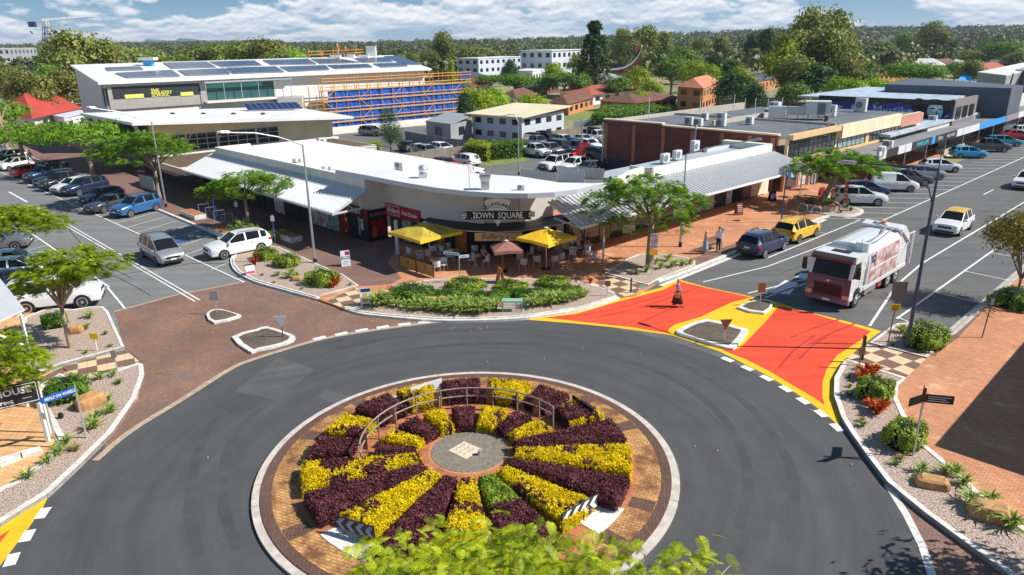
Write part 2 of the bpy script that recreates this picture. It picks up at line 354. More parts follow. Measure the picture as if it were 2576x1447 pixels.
# ------------------------------------------------------------------ ground, roads, pavements
m_gr=mat('ground_mix',c8(120,122,84),.95,col2=c8(160,148,118),vs=.03,vdet=8)
RC=s2w(-16.06,-14.24)
sheet('ground',[(-5000,-300),(5000,-300),(5000,6500),(-5000,6500)],0,m_gr)
sheet('road',[s2w(-24.2,-60),s2w(-8.3,-60),s2w(-8.3,420),s2w(-24.2,420)],.004,m_road)
sheet('road',[s2w(-70,-23.2),s2w(520,-23.2),s2w(520,-4.0),s2w(-8.3,-7.2),s2w(-70,-7.2)],.008,m_road2)
o=MB();o.poly([(14.66*math.cos(a),14.66*math.sin(a),0)for a in[2*PI*k/96 for k in range(96)]]);o=struct(o.obj('road',m_ring));o.location=(RC.x,RC.y,.012)
apr=[(0,1447),(0,1330),(130,1240),(250,1130),(300,1085),(463,1000),(2117,930),(2232,1212),(2432,1367),(2542,1447),(2600,1600),(-200,1600)]
sheet('road',pts([(2232,1212),(2327,1290),(2432,1367),(2560,1460),(2700,1600),(2300,1640),(2280,1420),(2225,1260)]),.016,m_ring)
sheet('brick_crossing',pts([(2236,1222),(2262,1235),(2327,1292),(2432,1369),(2560,1462),(2700,1600),(2380,1640),(2345,1447),(2318,1370),(2280,1290)]),.020,m_pave_x)
e_=MB();ribbon(e_,pts([(2232,1222),(2280,1300),(2318,1375),(2342,1447),(2370,1600)]),-.1,.14,-.02,.027);struct(e_.obj('edge_strip',m_concw))
# car park behind the shops
sheet('car_park',[s2w(-5,13),s2w(42,6),s2w(52,22),s2w(52,80),s2w(12,90),s2w(9,45),s2w(-3,43)],.006,m_park)
# far cross street beyond the car park and the grass verge beside it
sheet('road',[g(1440,330),g(1530,337),g(1530,303),g(1445,305)],.010,m_park)
# brick threshold across the left street
xb=[(292,783),(447,742),(542,724),(618,709),(700,735),(799,757),(866,783),(961,795),(1094,806),(1195,808),(1080,812),(894,837),(784,859),(644,901),(576,929),(463,1000),(325,1085),(250,1160),(278,1085),(338,1012),(365,945),(355,912),(313,874)]
sheet('brick_crossing',pts(xb),.020,m_pave_x)
e=MB();arc=smooth(pts([(235,1160),(325,1085),(463,1000),(576,929),(644,901),(784,859),(894,837),(1080,812),(1200,806)]))
ribbon(e,arc,-.20,.06,-.02,.028);ribbon(e,pts([(287,785),(447,742),(542,724),(618,709)]),-.08,.08,-.02,.027);struct(e.obj('edge_strip',mat('edge_concrete',c8(176,156,136),.9,var=.2,vs=4)))
# painted threshold across the right street
yo=[(1296,803),(1340,799),(1440,786),(1559,752),(1664,724),(1701,702),(1779,724),(1839,736),(1897,749),(1932,754),(2019,782),(2120,807),(2217,834),(2192,852),(2157,880),(2117,917),(2099,950),(2097,995),(2112,1050),(2112,1074),(2087,1052),(2042,1017),(1997,987),(1932,947),(1889,925),(1814,887),(1689,844),(1539,824),(1439,814)]
sheet('painted_crossing',pts(yo),.020,m_yelp)
r1=[(1371,800),(1451,791),(1539,764),(1669,730),(1711,709),(1781,726),(1839,738),(1889,749),(1839,762),(1764,798),(1699,817),(1683,828),(1681,833),(1689,841),(1611,828),(1589,824),(1464,811)]
r2=[(1959,771),(2032,786),(2120,813),(2191,834),(2170,854),(2107,894),(2079,930),(2069,962),(2069,1000),(2074,1020),(2050,1003),(1997,972),(1932,933),(1877,905),(1817,882),(1852,880),(1862,875),(1872,866),(1932,804)]
sheet('red_panel',pts(r1),.025,m_redp);sheet('red_panel',pts(r2),.025,m_redp)
# painted crossing arriving from the lower left
sheet('painted_crossing',pts([(124,1245),(110,1275),(72,1330),(0,1425),(-60,1500),(-250,1500),(-250,1420),(0,1326)]),.020,m_yelp)
sheet('red_panel',pts([(25,1335),(0,1368),(-60,1440),(-160,1440),(0,1350)]),.025,m_redp)
# markings
w=MB()
for tt0,tt1 in((10.8,46),):strip_s(w,-16.12,tt0,-16.3,tt1,.11,.03);strip_s(w,-15.83,tt0,-16.0,tt1,.11,.03)
for a,b in((48.9,46.6),(53.0,61.0),(68,74),(82,88),(96,102),(110,116)):strip_s(w,-16.2,a,-16.3,b,.22,.03)
strip_s(w,-12.4,12.2,-12.8,30.4,.12,.03);strip_s(w,-12.8,30.4,-14.2,80,.12,.031)
strip_s(w,-14.2,80,-14.6,170,.12,.03)
for a,b in(((-19.0,17.6),(-19.5,12.6)),((-19.0,36),(-18.9,17.6)),((-19.0,60),(-19.0,36))):strip_s(w,a[0],a[1],b[0],b[1],.13,.03)
# angled bays, left street: dividers from the bay line to the kerb
for k in range(-8,28):
    t0=31.4+2.48*k/1.0
    if t0<16:continue
    s0=-12.8-(t0-30)*.028 if t0>30 else-12.75
    strip_s(w,s0,t0,-8.9,t0+1.85,.09,.032)
for k in range(0,22):strip_s(w,-19.0,22+2.6*k,-23.6,20.2+2.6*k,.09,.032)
# right street
strip_s(w,31.9,-11.3,90,-11.75,.13,.03);strip_s(w,90,-11.75,300,-13,.13,.03)
strip_s(w,15.7,-9.6,31.3,-9.87,.12,.03);strip_s(w,7.9,-9.2,13.7,-10.55,.12,.03);strip_s(w,13.7,-10.55,23.6,-11.15,.12,.03);strip_s(w,23.6,-11.15,32.0,-11.3,.12,.031)
for a in(28.8,49.6,62,74,88,104,120):strip_s(w,a,-14.4,a+(1.7 if a<30 else 3.4),-14.42,.13,.03)
strip_s(w,16.4,-18.05,21.5,-17.7,.13,.03);strip_s(w,21.5,-17.7,48,-18.0,.13,.031);strip_s(w,48,-18,260,-19.5,.13,.03);strip_s(w,7.5,-19.5,13.7,-18.43,.14,.03);strip_s(w,13.7,-18.43,16.4,-18.05,.14,.031)
strip_s(w,9.6,-20.15,48,-20.4,.13,.032)
for a in(9.8,15.7,21.5,27.5,33.5):strip_s(w,a,-20.2,a-.3,-22.8 if a>10 else-20.9,.1,.034)
for a,b in((31.35,-8.2),(24.9,-8.2),(18.6,-8.0)):strip_s(w,a,-9.8,a,b+.35,.09,.034)
# bay ticks: nearly across the street
for k in range(0,34):
    s0=31.0+2.02*k if False else 32.95+2.86*k
    a=s2w(s0,-11.25-.012*k*2);d=Vector((math.cos(R(172)),math.sin(R(172)),0));b=a+d*4.4;q=Vector((-d.y,d.x,0))*.05
    w.poly([(p.x,p.y,.033)for p in(a-q,b-q,b+q,a+q)])
# give-way blocks round the ring
def block(px,py,ra=.30,rw=.17):
    p=g(px,py);v=(p-RC);v.z=0;v.normalize();q=Vector((-v.y,v.x,0));sk=.0
    w.poly([(c.x,c.y,.034)for c in(p-q*ra-v*rw,p+q*ra-v*rw,p+q*ra+v*rw,p-q*ra+v*rw)])
for px,py in((1830,906),(1880,928),(1928,953),(1976,980),(2020,1010),(2065,1042),(2105,1077)):block(px,py)
for px,py in((804,852),(859,841),(910,832),(963,824),(1017,817),(1068,812)):block(px,py,.34,.16)
for px,py in((108,1293),(69,1350),(30,1410)):block(px,py)
# arrow and hatch in the splitter approach in front of the truck
for P in([(1932,738),(1987,742),(2008,714),(1975,706)],[(2000,700),(2030,704),(2040,690),(2012,688)]):w.poly([(p.x,p.y,.03)for p in pts(P)])
strip_s(w,7.9,-13.4,14.5,-14.3,.12,.03);strip_s(w,7.9,-12.3,14.5,-14.0,.12,.031)
struct(w.obj('road_marking',m_wline))
b_=MB();b_.poly([(p.x,p.y,.033)for p in pts([(437,604),(470,601),(482,607),(448,612)])]);struct(b_.obj('road_marking',mat('road_paint_blue',c8(60,90,150),.8)))

# main block pavement (13 cm above the road)
Z=.13
nib=smooth(pts([(2087,543),(2120,545),(2150,542),(2170,534),(2168,526),(2140,520)],Z),4)
front=smooth(pts([(868,777),(905,788),(961,795),(1094,806),(1205,806),(1289,802),(1341,797),(1463,778),(1558,748)],Z),4)
lbed=smooth(pts([(592,632),(581,650),(583,668),(600,687),(644,709),(704,726)],Z),4)+pts([(799,752)],Z)
P1=[s2w(-8.5,420),s2w(-8.5,29.6),s2w(-8.6,25)]+lbed+front+pts([(1600,741),(1631,724),(1656,708)],Z)+[s2w(7.5,-7.4),s2w(29.5,-7.4)]+nib+[s2w(38,-4.4),s2w(420,-4.4),s2w(420,8),s2w(44,8),s2w(1,13),s2w(1,420)]
slab('pavement',P1,Z,m_pave_o)
kb=MB();ribbon(kb,P1[:3]+lbed,-.02,.20,-.03,Z+.012);ribbon(kb,front,-.03,.32,-.03,Z+.02);ribbon(kb,pts([(1656,708)],Z)+[s2w(7.5,-7.4),s2w(29.5,-7.4)]+nib+[s2w(38,-4.4),s2w(300,-4.4)],-.02,.22,-.03,Z+.014)
ribbon(kb,[s2w(5.5,-7.52),s2w(29.5,-7.52)],-.32,-.0,-.03,.026);struct(kb.obj('kerb',m_concw))
# darker brown paving: the left wing and a band by the right kerb
bp=[s2w(-8.25,120),s2w(-8.25,29.6),s2w(-8.3,25)]+pts([(600,640),(702,622),(805,667),(904,721),(985,715),(1010,700),(975,660),(1000,625),(990,590)],Z)+[s2w(-1.2,14.3),s2w(-1.2,120)]
sheet('pavement',bp,Z+.004,m_pave_b)
sheet('pavement',[s2w(4.6,-7.1),s2w(17,-7.1),s2w(17,-6.2),s2w(7,-5.9),s2w(4.6,-5.8)],Z+.005,m_pave_b)
# checkered tactile ramps
m_chk=bpy.data.materials.new('checker_paving');m_chk.use_nodes=True;nt=m_chk.node_tree;tc=nt.nodes.new('ShaderNodeTexCoord');ck=nt.nodes.new('ShaderNodeTexChecker');mp=nt.nodes.new('ShaderNodeMapping')
mp.inputs['Rotation'].default_value=(0,0,R(-30));ck.inputs['Scale'].default_value=1.25;ck.inputs[1].default_value=(*c8(218,196,158),1);ck.inputs[2].default_value=(*c8(128,98,84),1)
bt=nt.nodes.new('ShaderNodeTexBrick');bt.inputs['Scale'].default_value=1;bt.inputs['Brick Width'].default_value=.4;bt.inputs['Row Height'].default_value=.4;bt.inputs['Mortar Size'].default_value=.012;bt.offset=0
bt.inputs['Color1'].default_value=bt.inputs['Color2'].default_value=(1,1,1,1);bt.inputs['Mortar'].default_value=(.72,.68,.62,1)
mm_=nt.nodes.new('ShaderNodeMixRGB');mm_.blend_type='MULTIPLY';mm_.inputs[0].default_value=1
for a,b in((tc.outputs['Object'],mp.inputs[0]),(mp.outputs[0],ck.inputs[0]),(mp.outputs[0],bt.inputs[0]),(ck.outputs[0],mm_.inputs[1]),(bt.outputs[0],mm_.inputs[2]),(mm_.outputs[0],nt.nodes['Principled BSDF'].inputs['Base Color'])):nt.links.new(a,b)
def ramp(P,z=Z+.01):
    q=pts(P,z);c=sum(q,Vector())/len(q);o=struct(MB().poly([p-c for p in q]).obj('checker_ramp',m_chk));o.location=c
ramp([(824,757),(894,724),(950,741),(898,774),(866,778)]);ramp([(1478,716),(1560,690),(1625,712),(1595,741),(1558,748),(1530,728)])

# tyre marks and sealed cracks
def marks(name,L_,w_,z,m):
    mb=MB()
    for P in L_:q=smooth(pts(P),5);ribbon(mb,[(p.x,p.y)for p in q],-w_/2,w_/2,z-.002,z)
    struct(mb.obj(name,m))
marks('tyre_marks',[[(1500,800),(1620,772),(1760,722)],[(1470,792),(1560,775),(1700,735)],[(2030,870),(2090,840),(2150,815)],[(1990,850),(2050,826),(2110,805)],[(2010,905),(2045,870),(2080,850)],[(1960,925),(2000,880),(2050,845)],[(1620,810),(1660,790),(1720,765)]],.13,.0285,asphalt('paint_worn',(.50,.045,.034),False,.2))
marks('tyre_marks',[[(600,1380),(560,1250),(590,1100),(720,980),(900,905),(1150,868),(1400,872),(1640,930),(1800,1030),(1880,1180),(1860,1330)],[(500,1400),(480,1230),(540,1060),(700,940),(900,868),(1150,832),(1420,838),(1680,900),(1880,1020),(1990,1180),(1990,1340)]],.35,.0145,asphalt('asphalt_polished',(.074,.073,.075),True,.16))
marks('sealed_crack',[[(130,620),(300,700),(380,745)],[(1960,690),(2060,655),(2110,650)],[(2300,620),(2420,560),(2560,500)],[(160,560),(230,640),(330,700)]],.035,.0175,mat('bitumen',(.03,.03,.032),.6))
# planting beds
def bed(P,name='garden_bed',z=.17,kw=.16,m=m_mulch,km=m_concw):
    q=pts(P,z);struct(MB().prism(q,.02,z).obj(name,m));a=sum(q[i].x*q[(i+1)%len(q)].y-q[(i+1)%len(q)].x*q[i].y for i in range(len(q)))
    k=MB();ribbon(k,q,0 if a>0 else-kw,kw if a>0 else 0,-.02,z+.022,closed=True);struct(k.obj('kerb',km));return q
bed([(592,640),(585,652),(587,666),(602,684),(644,705),(704,722),(797,748),(819,741),(902,718),(862,690),(805,667),(757,645),(702,622),(650,612)],kw=.12)
bed([(875,777),(905,784),(961,791),(1094,801),(1205,801),(1289,797),(1341,792),(1463,773),(1552,745),(1528,728),(1440,704),(1330,702),(1200,700),(1090,703),(985,720),(935,762)],kw=.13)
bed([(1523,687),(1591,707),(1631,717),(1656,703),(1749,667),(1749,655),(1714,645),(1639,637),(1606,640),(1576,652),(1539,675)],kw=.14)
bed([(2040,535),(2087,541),(2120,543),(2150,540),(2168,533),(2160,527),(2110,518),(2070,512),(2010,510),(2000,518)],kw=.14)
bed([(185,779),(225,772),(260,772),(273,784),(313,872),(150,917),(104,935),(40,905),(60,800),(120,775)])
bed([(346,913),(360,917),(363,942),(343,1000),(283,1086),(210,1158),(125,1238),(0,1315),(-120,1385),(-140,1330),(0,1227),(42,1210),(108,1160),(150,1110),(120,1050),(90,1000),(100,970),(150,940),(218,957)],kw=.22)
bed([(2242,822),(2257,814),(2290,812),(2340,822),(2390,845),(2332,900),(2187,862)])
bed([(2117,917),(2099,950),(2098,995),(2117,1050),(2139,1086),(2182,1147),(2232,1212),(2327,1290),(2432,1367),(2542,1447),(2700,1530),(2700,1420),(2576,1325),(2482,1255),(2395,1175),(2317,1110),(2277,1042),(2257,1000),(2260,970),(2280,951),(2130,903)],kw=.2)
ramp([(2130,900),(2187,864),(2330,903),(2282,948)],.145);ramp([(155,922),(313,880),(350,908),(225,957),(170,935)],.145)
slab('pavement',[g(2117,917,Z),g(2187,862,Z),g(2242,822,Z),g(2290,812,Z),g(2390,845,Z)]+[s2w(9.2,-23.1),s2w(300,-23.1),s2w(300,-60),s2w(-10,-60)]+pts([(2700,1700),(2542,1447),(2432,1367),(2232,1212),(2117,1050),(2099,980)],Z),Z,m_pave_o)
k=MB();ribbon(k,[g(2390,845,Z),s2w(9.2,-23.1),s2w(300,-23.1)],-.02,.2,-.03,Z+.014);ribbon(k,[s2w(9.2,-22.95),s2w(300,-22.95)],0,.35,-.03,.026);struct(k.obj('kerb',m_conc))
sheet('pavement',pts([(2385,850),(2440,800),(2468,788),(2410,850),(2340,900)],Z)+[],Z+.005,m_pave_b)
slab('pavement',pts([(104,935),(155,915),(313,872),(273,784),(185,779),(100,800)],Z)+[s2w(-23.6,20),s2w(-23.6,300),s2w(-60,300),s2w(-60,-3),s2w(-36,-3)]+pts([(-200,1400),(0,1310),(125,1232),(210,1155),(283,1084),(345,1000),(360,935)],Z),Z,m_pave_y)
sheet('pavement',pts([(104,950),(155,925),(165,935),(100,1000),(60,1010),(20,1000),(40,960)],Z),Z+.005,m_pave_b)
# low white kerb stones on the sand pavers
for i,P in enumerate(([(0,1170),(0,1150),(50,1136),(52,1150)],[(56,1146),(52,1134),(100,1122),(108,1134)])):
    tag(MB().prism(pts(P,.25),Z,.25).obj('kerb_stone',m_concw),'long white kerb stone lying on the sand pavers by the black house sign' if i else 'white kerb stone cut by the left picture edge','kerb stone','white kerb stones on the sand pavers')

# splitter islands: white kerb, grey infill
def island(name,P,label,z=.14):
    q=smooth(pts(P,z),2,True);t=thing(name,label,'traffic island',(sum(p.x for p in q)/len(q),sum(p.y for p in q)/len(q),0),0,'splitter islands of the roundabout')
    c=sum(q,Vector((0,0)))/len(q);MB().prism([(p.x,p.y)for p in q],.0,z).obj('kerb',m_concw,t,world=True)
    inn=[c+(p-c)*.80 for p in q];MB().prism([(p.x,p.y)for p in inn],.01,z+.012).obj('infill',brickmat('timber_setts',c8(116,104,92),c8(98,88,78),c8(70,62,56),.9,.16,.02,rot=.5,var=.2),t,world=True)
island('traffic_island',[(519,791),(538,811),(603,795),(597,789),(558,778),(533,779)],'small white kerbed traffic island on the brown brick crossing')
island('traffic_island',[(583,847),(626,883),(644,881),(719,864),(743,849),(729,839),(672,821),(644,828)],'large white kerbed traffic island with a give way sign on brown brick crossing')
island('traffic_island',[(1703,832),(1712,825),(1777,802),(1864,824),(1882,832),(1852,870),(1827,874),(1714,842)],'large white kerbed traffic island on the red and yellow crossing')
island('traffic_island',[(1855,772),(1907,753),(1937,757),(1945,763),(1922,787)],'small white kerbed traffic island on the yellow paint in front of garbage truck')

pt_=MB()
for P in([(590,985),(700,900),(790,930),(700,1010)],[(820,975),(905,1010),(880,1035),(800,1000)]):pt_.poly([(p.x,p.y,.0165)for p in pts(P)])
struct(pt_.obj('asphalt_patch',asphalt('asphalt_patch',(.098,.097,.097),True,.2)))
dr=MB().prism(pts([(1606,724),(1650,708),(1658,714),(1614,732)]),.0,.15);struct(dr.obj('drain_lid',m_concd))
# central island
t=thing('roundabout_island','round paved centre island of the roundabout with white kerb','roundabout',(RC.x,RC.y,0))
def circ(r,n=120):return[(r*math.cos(2*PI*k/n),r*math.sin(2*PI*k/n))for k in range(n)]
MB().prism(circ(7.50),0,.11).obj('kerb',mat('kerb_worn',c8(196,186,176),.85,var=.16,vs=3),t);MB().prism(circ(7.22),.0,.145).obj('brick_edge',m_pave_d,t)
MB().prism(circ(6.86),.0,.15).obj('paving',m_pave_r,t);MB().prism(circ(6.02),.0,.155).obj('soil',m_soil,t)
for a in(20,62,104,148,190,200,232,262,290,317,340):
    v=Vector((math.cos(R(a)),math.sin(R(a))));q=Vector((-v.y,v.x))*.012
    MB().prism([v*7.18-q,v*7.525-q,v*7.525+q,v*7.18+q],.02,.1125).obj('joint',m_concd,t)
DC=Vector((-1.667,23.235,0));dc=(DC.x-RC.x,DC.y-RC.y)
MB().prism([(dc[0]+x,dc[1]+y)for x,y in circ(1.52,48)],.1,.158).obj('brick_ring',m_pave_o,t)
MB().prism([(dc[0]+x,dc[1]+y)for x,y in circ(1.43,48)],.1,.17).obj('concrete_disc',mat('exposed_aggregate',c8(140,130,116),.9,col2=c8(112,104,94),vs=9,vdet=8),t)
q=pts([(1128,1133),(1168,1110),(1213,1130),(1172,1155)],.18);pl=MB().prism(q,.165,.18).obj('base_plate',mat('worn_plate',c8(212,196,170),.7,var=.12,vs=4),t,world=True)
c=sum(q,Vector())/4
for i in range(3):
    for j in range(3):
        p=q[0]+(q[1]-q[0])*(.25+.25*i)+(q[3]-q[0])*(.25+.25*j);MB().tube([(p.x,p.y,.18),(p.x,p.y,.27)],.014,6).obj('bolt',m_metal,t,world=True)
p=g(1206,1143,.18);sp_=MB().tube([(p.x,p.y,.17),(p.x+.02,p.y-.02,.38)],.075,10).obj('floodlight',m_alu,t,world=True)
for a0 in(-146,-114,-47,-28,18,41,115,134,160,80):MB().prism([(r_*math.cos(R(a)),r_*math.sin(R(a)))for r_,a in((6.03,a0),(6.84,a0),(6.84,a0+5.5),(6.03,a0+5.5))],.1,.1535).obj('dark_paving',m_pave_d,t)
lit=random.Random(8);ll=MB()
for k in range(70):
    if k<45:px,py=lit.choice(((1200+lit.gauss(0,60),828+lit.gauss(0,4)),(560+lit.gauss(0,90),800+lit.gauss(0,40)),(420+lit.gauss(0,60),650+lit.gauss(0,30)),(1500+lit.gauss(0,200),900+lit.gauss(0,60))))
    else:px,py=lit.uniform(300,2200),lit.uniform(560,1200)
    if 640<px<1710 and py>930:continue
    p=g(px,py,.045 if py>640 else .05);a=lit.uniform(0,3.1);d=Vector((math.cos(a),math.sin(a),0));e=Vector((-d.y,d.x,0));s_=lit.uniform(.03,.075);ll.add([p-d*s_,p+e*s_*.45+Vector((0,0,.012)),p+d*s_,p-e*s_*.45+Vector((0,0,.012))],[(0,1,2),(0,2,3)])
tag(ll.obj('leaf_litter',mat('dead_leaf',c8(206,176,110),.8)),'dry leaves scattered over the roads',kind='stuff')
for i,(a0,a1,r0,r1)in enumerate(((-45,-30,5.0,6.0),(-137,-117,5.0,6.0),(22,38,5.0,6.0),(119,131,5.4,6.1))):
    P=[(r0*math.cos(R(a0)),r0*math.sin(R(a0)))]+[(r1*math.cos(R(a0+(a1-a0)*k/4)),r1*math.sin(R(a0+(a1-a0)*k/4)))for k in range(5)]+[(r0*math.cos(R(a1)),r0*math.sin(R(a1)))]
    MB().prism(P,.1,.175).obj('pebble_bed',m_pebble,t)
# ------------------------------------------------------------------ plants
L_pon=leafmat('leaf_poinciana',c8(86,122,22),c8(186,204,40),.9,.4)
L_pon2=leafmat('leaf_poinciana_deep',c8(66,116,26),c8(160,196,52),1.1,.38)
L_near=leafmat('leaf_poinciana_near',c8(104,136,16),c8(200,206,40),1.6,.34)
L_euc=leafmat('leaf_eucalypt',c8(82,104,44),c8(164,168,86),.25,.25,objrand=.22)
L_mid=leafmat('leaf_mid_green',c8(58,96,30),c8(136,162,60),.4,.3,objrand=.25)
L_bright=leafmat('leaf_bright_green',c8(100,142,24),c8(196,210,60),.5,.38,objrand=.18)
L_darkg=leafmat('leaf_dark_green',c8(28,60,26),c8(78,114,48),.6,.2,objrand=.2)
L_bush=leafmat('leaf_bush',c8(74,112,22),c8(186,204,72),2.2,.3)
L_hedge=leafmat('leaf_hedge',c8(50,98,26),c8(136,172,56),1.5,.3)
L_red=leafmat('leaf_croton',c8(150,32,14),c8(226,120,40),3,.3)
L_yel=leafmat('leaf_yellow',c8(208,182,8),c8(255,234,20),2.5,.35)
L_pur=leafmat('leaf_purple',c8(66,28,34),c8(140,80,86),3,.2)
L_strap=leafmat('leaf_strap',c8(92,130,44),c8(206,216,116),1.4,.3)
L_olive=leafmat('leaf_olive',c8(90,92,30),c8(168,150,60),.8,.3)
L_grass=leafmat('leaf_dry_grass',c8(130,124,60),c8(196,176,104),2,.3)
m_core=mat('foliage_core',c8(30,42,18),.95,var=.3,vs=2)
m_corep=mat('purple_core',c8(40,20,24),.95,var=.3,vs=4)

def crown(name,ells,ncl,nl,cr,leaf,asp,m,seed,parent,shell=.55,up=.5,outw=.8,flat=.6):
    """leaf clumps through the volume of several ellipsoids"""
    rng=np.random.default_rng(seed);vol=np.array([e[3]*e[4]*e[5]for e in ells])**.7;vol/=vol.sum();CC=[];NN=[]
    for e,p in zip(ells,vol):
        k=max(3,int(ncl*p));d=rng.normal(size=(k,3));d/=np.linalg.norm(d,axis=1)[:,None];rr=(shell+(1-shell)*rng.random(k)**.7)[:,None]
        d[:,2]=np.where(d[:,2]<-.35,-d[:,2]*.6,d[:,2])
        CC.append(np.array(e[:3])+d*rr*np.array(e[3:6]));NN.append(d)
    CC=np.concatenate(CC);NN=np.concatenate(NN);n=len(CC)
    sz=rng.uniform(.6,1.35,n);off=rng.normal(size=(n,nl,3))*cr*sz[:,None,None]*np.array([.5,.5,.5*flat])
    P=(CC[:,None,:]+off).reshape(-1,3);nb=np.repeat(NN,nl,0)*outw+off.reshape(-1,3)/(cr+1e-6)*.7
    V,F=leafquads(P,leaf,asp,nb,up,rng)
    o=npmesh(name,V,F,m,parent=parent);return o,CC
def limbs(CC,base_h,r0,rng,k=7,lean=(0,0),r1=.03,mid=.5):
    mb=MB();top=Vector((lean[0],lean[1],base_h));mb.tube([Vector((0,0,-.1)),Vector((0,0,.12)),top*.45+Vector((rng.uniform(-.05,.05),rng.uniform(-.05,.05),0)),top],[r0*1.55,r0*1.05,r0*.85,r0*.75],9)
    idx=rng.sample(range(len(CC)),min(k,len(CC)))
    for i in idx:
        c=Vector(CC[i]);d=c-top;b=top+d*mid;b.z+=abs(d.length)*.10
        mb.tube([top-Vector((0,0,.05)),top+d*.22+Vector((0,0,d.length*.04)),b,c],[r0*.55,r0*.42,r0*.24,r1],6)
    return mb
def tree(name,label,base,ells,ncl,nl,cr,leaf,asp,m,th,r0,seed,cat='tree',group=None,lean=(0,0),barkm=None,k=9,**kw):
    t=thing(name,label,cat,base,0,group);o,CC=crown('crown',ells,ncl,nl,cr,leaf,asp,m,seed,t,**kw)
    limbs(CC,th,r0,random.Random(seed),k,lean).obj('trunk',barkm or m_bark,t,smooth=True);return t
def frond_crown(name,C,D,m,seed,parent,length=.5,nleaf=11):
    """feathery leaves: rib with two rows of narrow leaflets, drooping"""
    rng=np.random.default_rng(seed);n=len(C);V=[]
    D=D/np.linalg.norm(D,axis=1)[:,None];L_=length*rng.uniform(.7,1.25,n)
    side=np.cross(D,np.array([0,0,1.0]));side/=np.linalg.norm(side,axis=1)[:,None]+1e-6
    roll=rng.uniform(-.5,.5,n)[:,None];up=np.cross(side,D);side=side*np.cos(roll)+up*np.sin(roll);up=np.cross(side,D)
    for j in range(nleaf):
        u=(j+.5)/nleaf;wid=(math.sin(PI*min(1,u*.9+.12))**.6)*.25;droop=-.42*u*u
        c=C+D*(L_*u)[:,None]+np.array([0,0,1.0])*(L_*droop)[:,None]
        for sg in(-1,1):
            tip=c+side*(sg*L_*wid)[:,None]+D*(L_*.10)[:,None]-up*(L_*.05)[:,None];hw=D*(L_*(.30 if nleaf>9 else .42)/nleaf)[:,None]
            V.append(np.stack([c-hw,c+hw,tip+hw*.7,tip-hw*.7],1))
    V=np.stack(V,1).reshape(-1,3);F=np.arange(len(V)).reshape(-1,4);return npmesh(name,V,F,m,parent=parent)

def bush_mesh(name,rx,ry,rz,n,leaf,m,seed,parent,square=.75,asp=.55,core=True,lump=.12):
    rng=np.random.default_rng(seed);d=rng.normal(size=(n,3));d[:,2]=np.abs(d[:,2])*.9+.02;d/=np.linalg.norm(d,axis=1)[:,None]
    q=np.sign(d)*np.abs(d)**square;q/=np.linalg.norm(q,axis=1)[:,None]**.6
    lp=np.array([noise.noise(Vector(v)*2.2+Vector((seed,0,0)))for v in d])[:,None]
    P=q*np.array([rx,ry,rz])*(1+lump*lp*2)*(rng.uniform(.86,1.04,n))[:,None]
    V,F=leafquads(P,leaf,asp,d*1.0,.35,rng);o=npmesh(name,V,F,m,parent=parent)
    return o
def bush(name,label,px,py,w,h,m=None,n=1500,leaf=.10,seed=0,depth=None,group=None,z=.16,cat='shrub',rz=0,core=None,square=.6,stretch=1.0):
    """w width in metres, h height; (px, py) the foot in the photo"""
    b=g(px,py,z);t=thing(name,label,cat,b,rz,group);rx=w/2;ry=(depth or w)/2
    bush_mesh('foliage',rx,ry,h,n,leaf,m or L_bush,seed,t,square)
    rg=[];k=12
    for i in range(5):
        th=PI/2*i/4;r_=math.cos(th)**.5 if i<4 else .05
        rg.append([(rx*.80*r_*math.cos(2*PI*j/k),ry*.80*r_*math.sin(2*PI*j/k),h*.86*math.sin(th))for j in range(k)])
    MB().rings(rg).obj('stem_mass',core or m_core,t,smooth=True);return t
def tuft_mesh(n=34,h=.45,r=.38,w=.022,seed=0,name='blades',m=None,parent=None,curl=1.0):
    rng=random.Random(seed);V=[];F=[]
    for i in range(n):
        a=rng.uniform(0,2*PI);hh=h*rng.uniform(.6,1.15);rr=r*rng.uniform(.35,1.1)*curl;d=Vector((math.cos(a),math.sin(a),0));s_=Vector((-d.y,d.x,0))
        b=d*rng.uniform(0,.06);o=len(V)
        for u,ww in((0,.8),(.4,1),(.75,.8),(1,.15)):
            p=b+d*rr*u*u+Vector((0,0,hh*(u*1.5-.62*u*u*(1+rr))))
            V+=[tuple(p-s_*w*ww),tuple(p+s_*w*ww)]
        F+=[(o+2*j,o+2*j+1,o+2*j+3,o+2*j+2)for j in range(3)]
    return npmesh(name,V,F,m or L_strap,parent=parent)
TUFTS={}
def tuft(px,py,kind='strap',sc=1.0,label=None,group=None,z=.16,rz=0):
    """one strappy plant; every kind shares three meshes"""
    rnd=random.Random(int(px*31+py*17));v=rnd.randrange(3);key=(kind,v)
    names={'strap':'strappy_plant','grass':'grass_tussock','dry':'dry_tussock','croton':'red_croton','low':'low_shrub'}
    if key not in TUFTS:
        prm={'strap':(46,.46,.42,.024,L_strap),'grass':(46,.26,.24,.014,L_hedge),'dry':(60,.26,.26,.012,L_grass),'croton':(60,.46,.30,.035,L_red),'low':(60,.26,.26,.04,L_bush)}[kind]
        o=tuft_mesh(prm[0],prm[1],prm[2],prm[3],v*7+3,names[kind],prm[4]);TUFTS[key]=o.data;bpy.data.objects.remove(o)
    o=bpy.data.objects.new(names[kind],TUFTS[key]);COL.objects.link(o);o.location=g(px,py,z);o.rotation_euler.z=rnd.uniform(0,6.3);k=sc*rnd.uniform(.85,1.15);o.scale=(k,k,k)
    return tag(o,label,'plant',group)

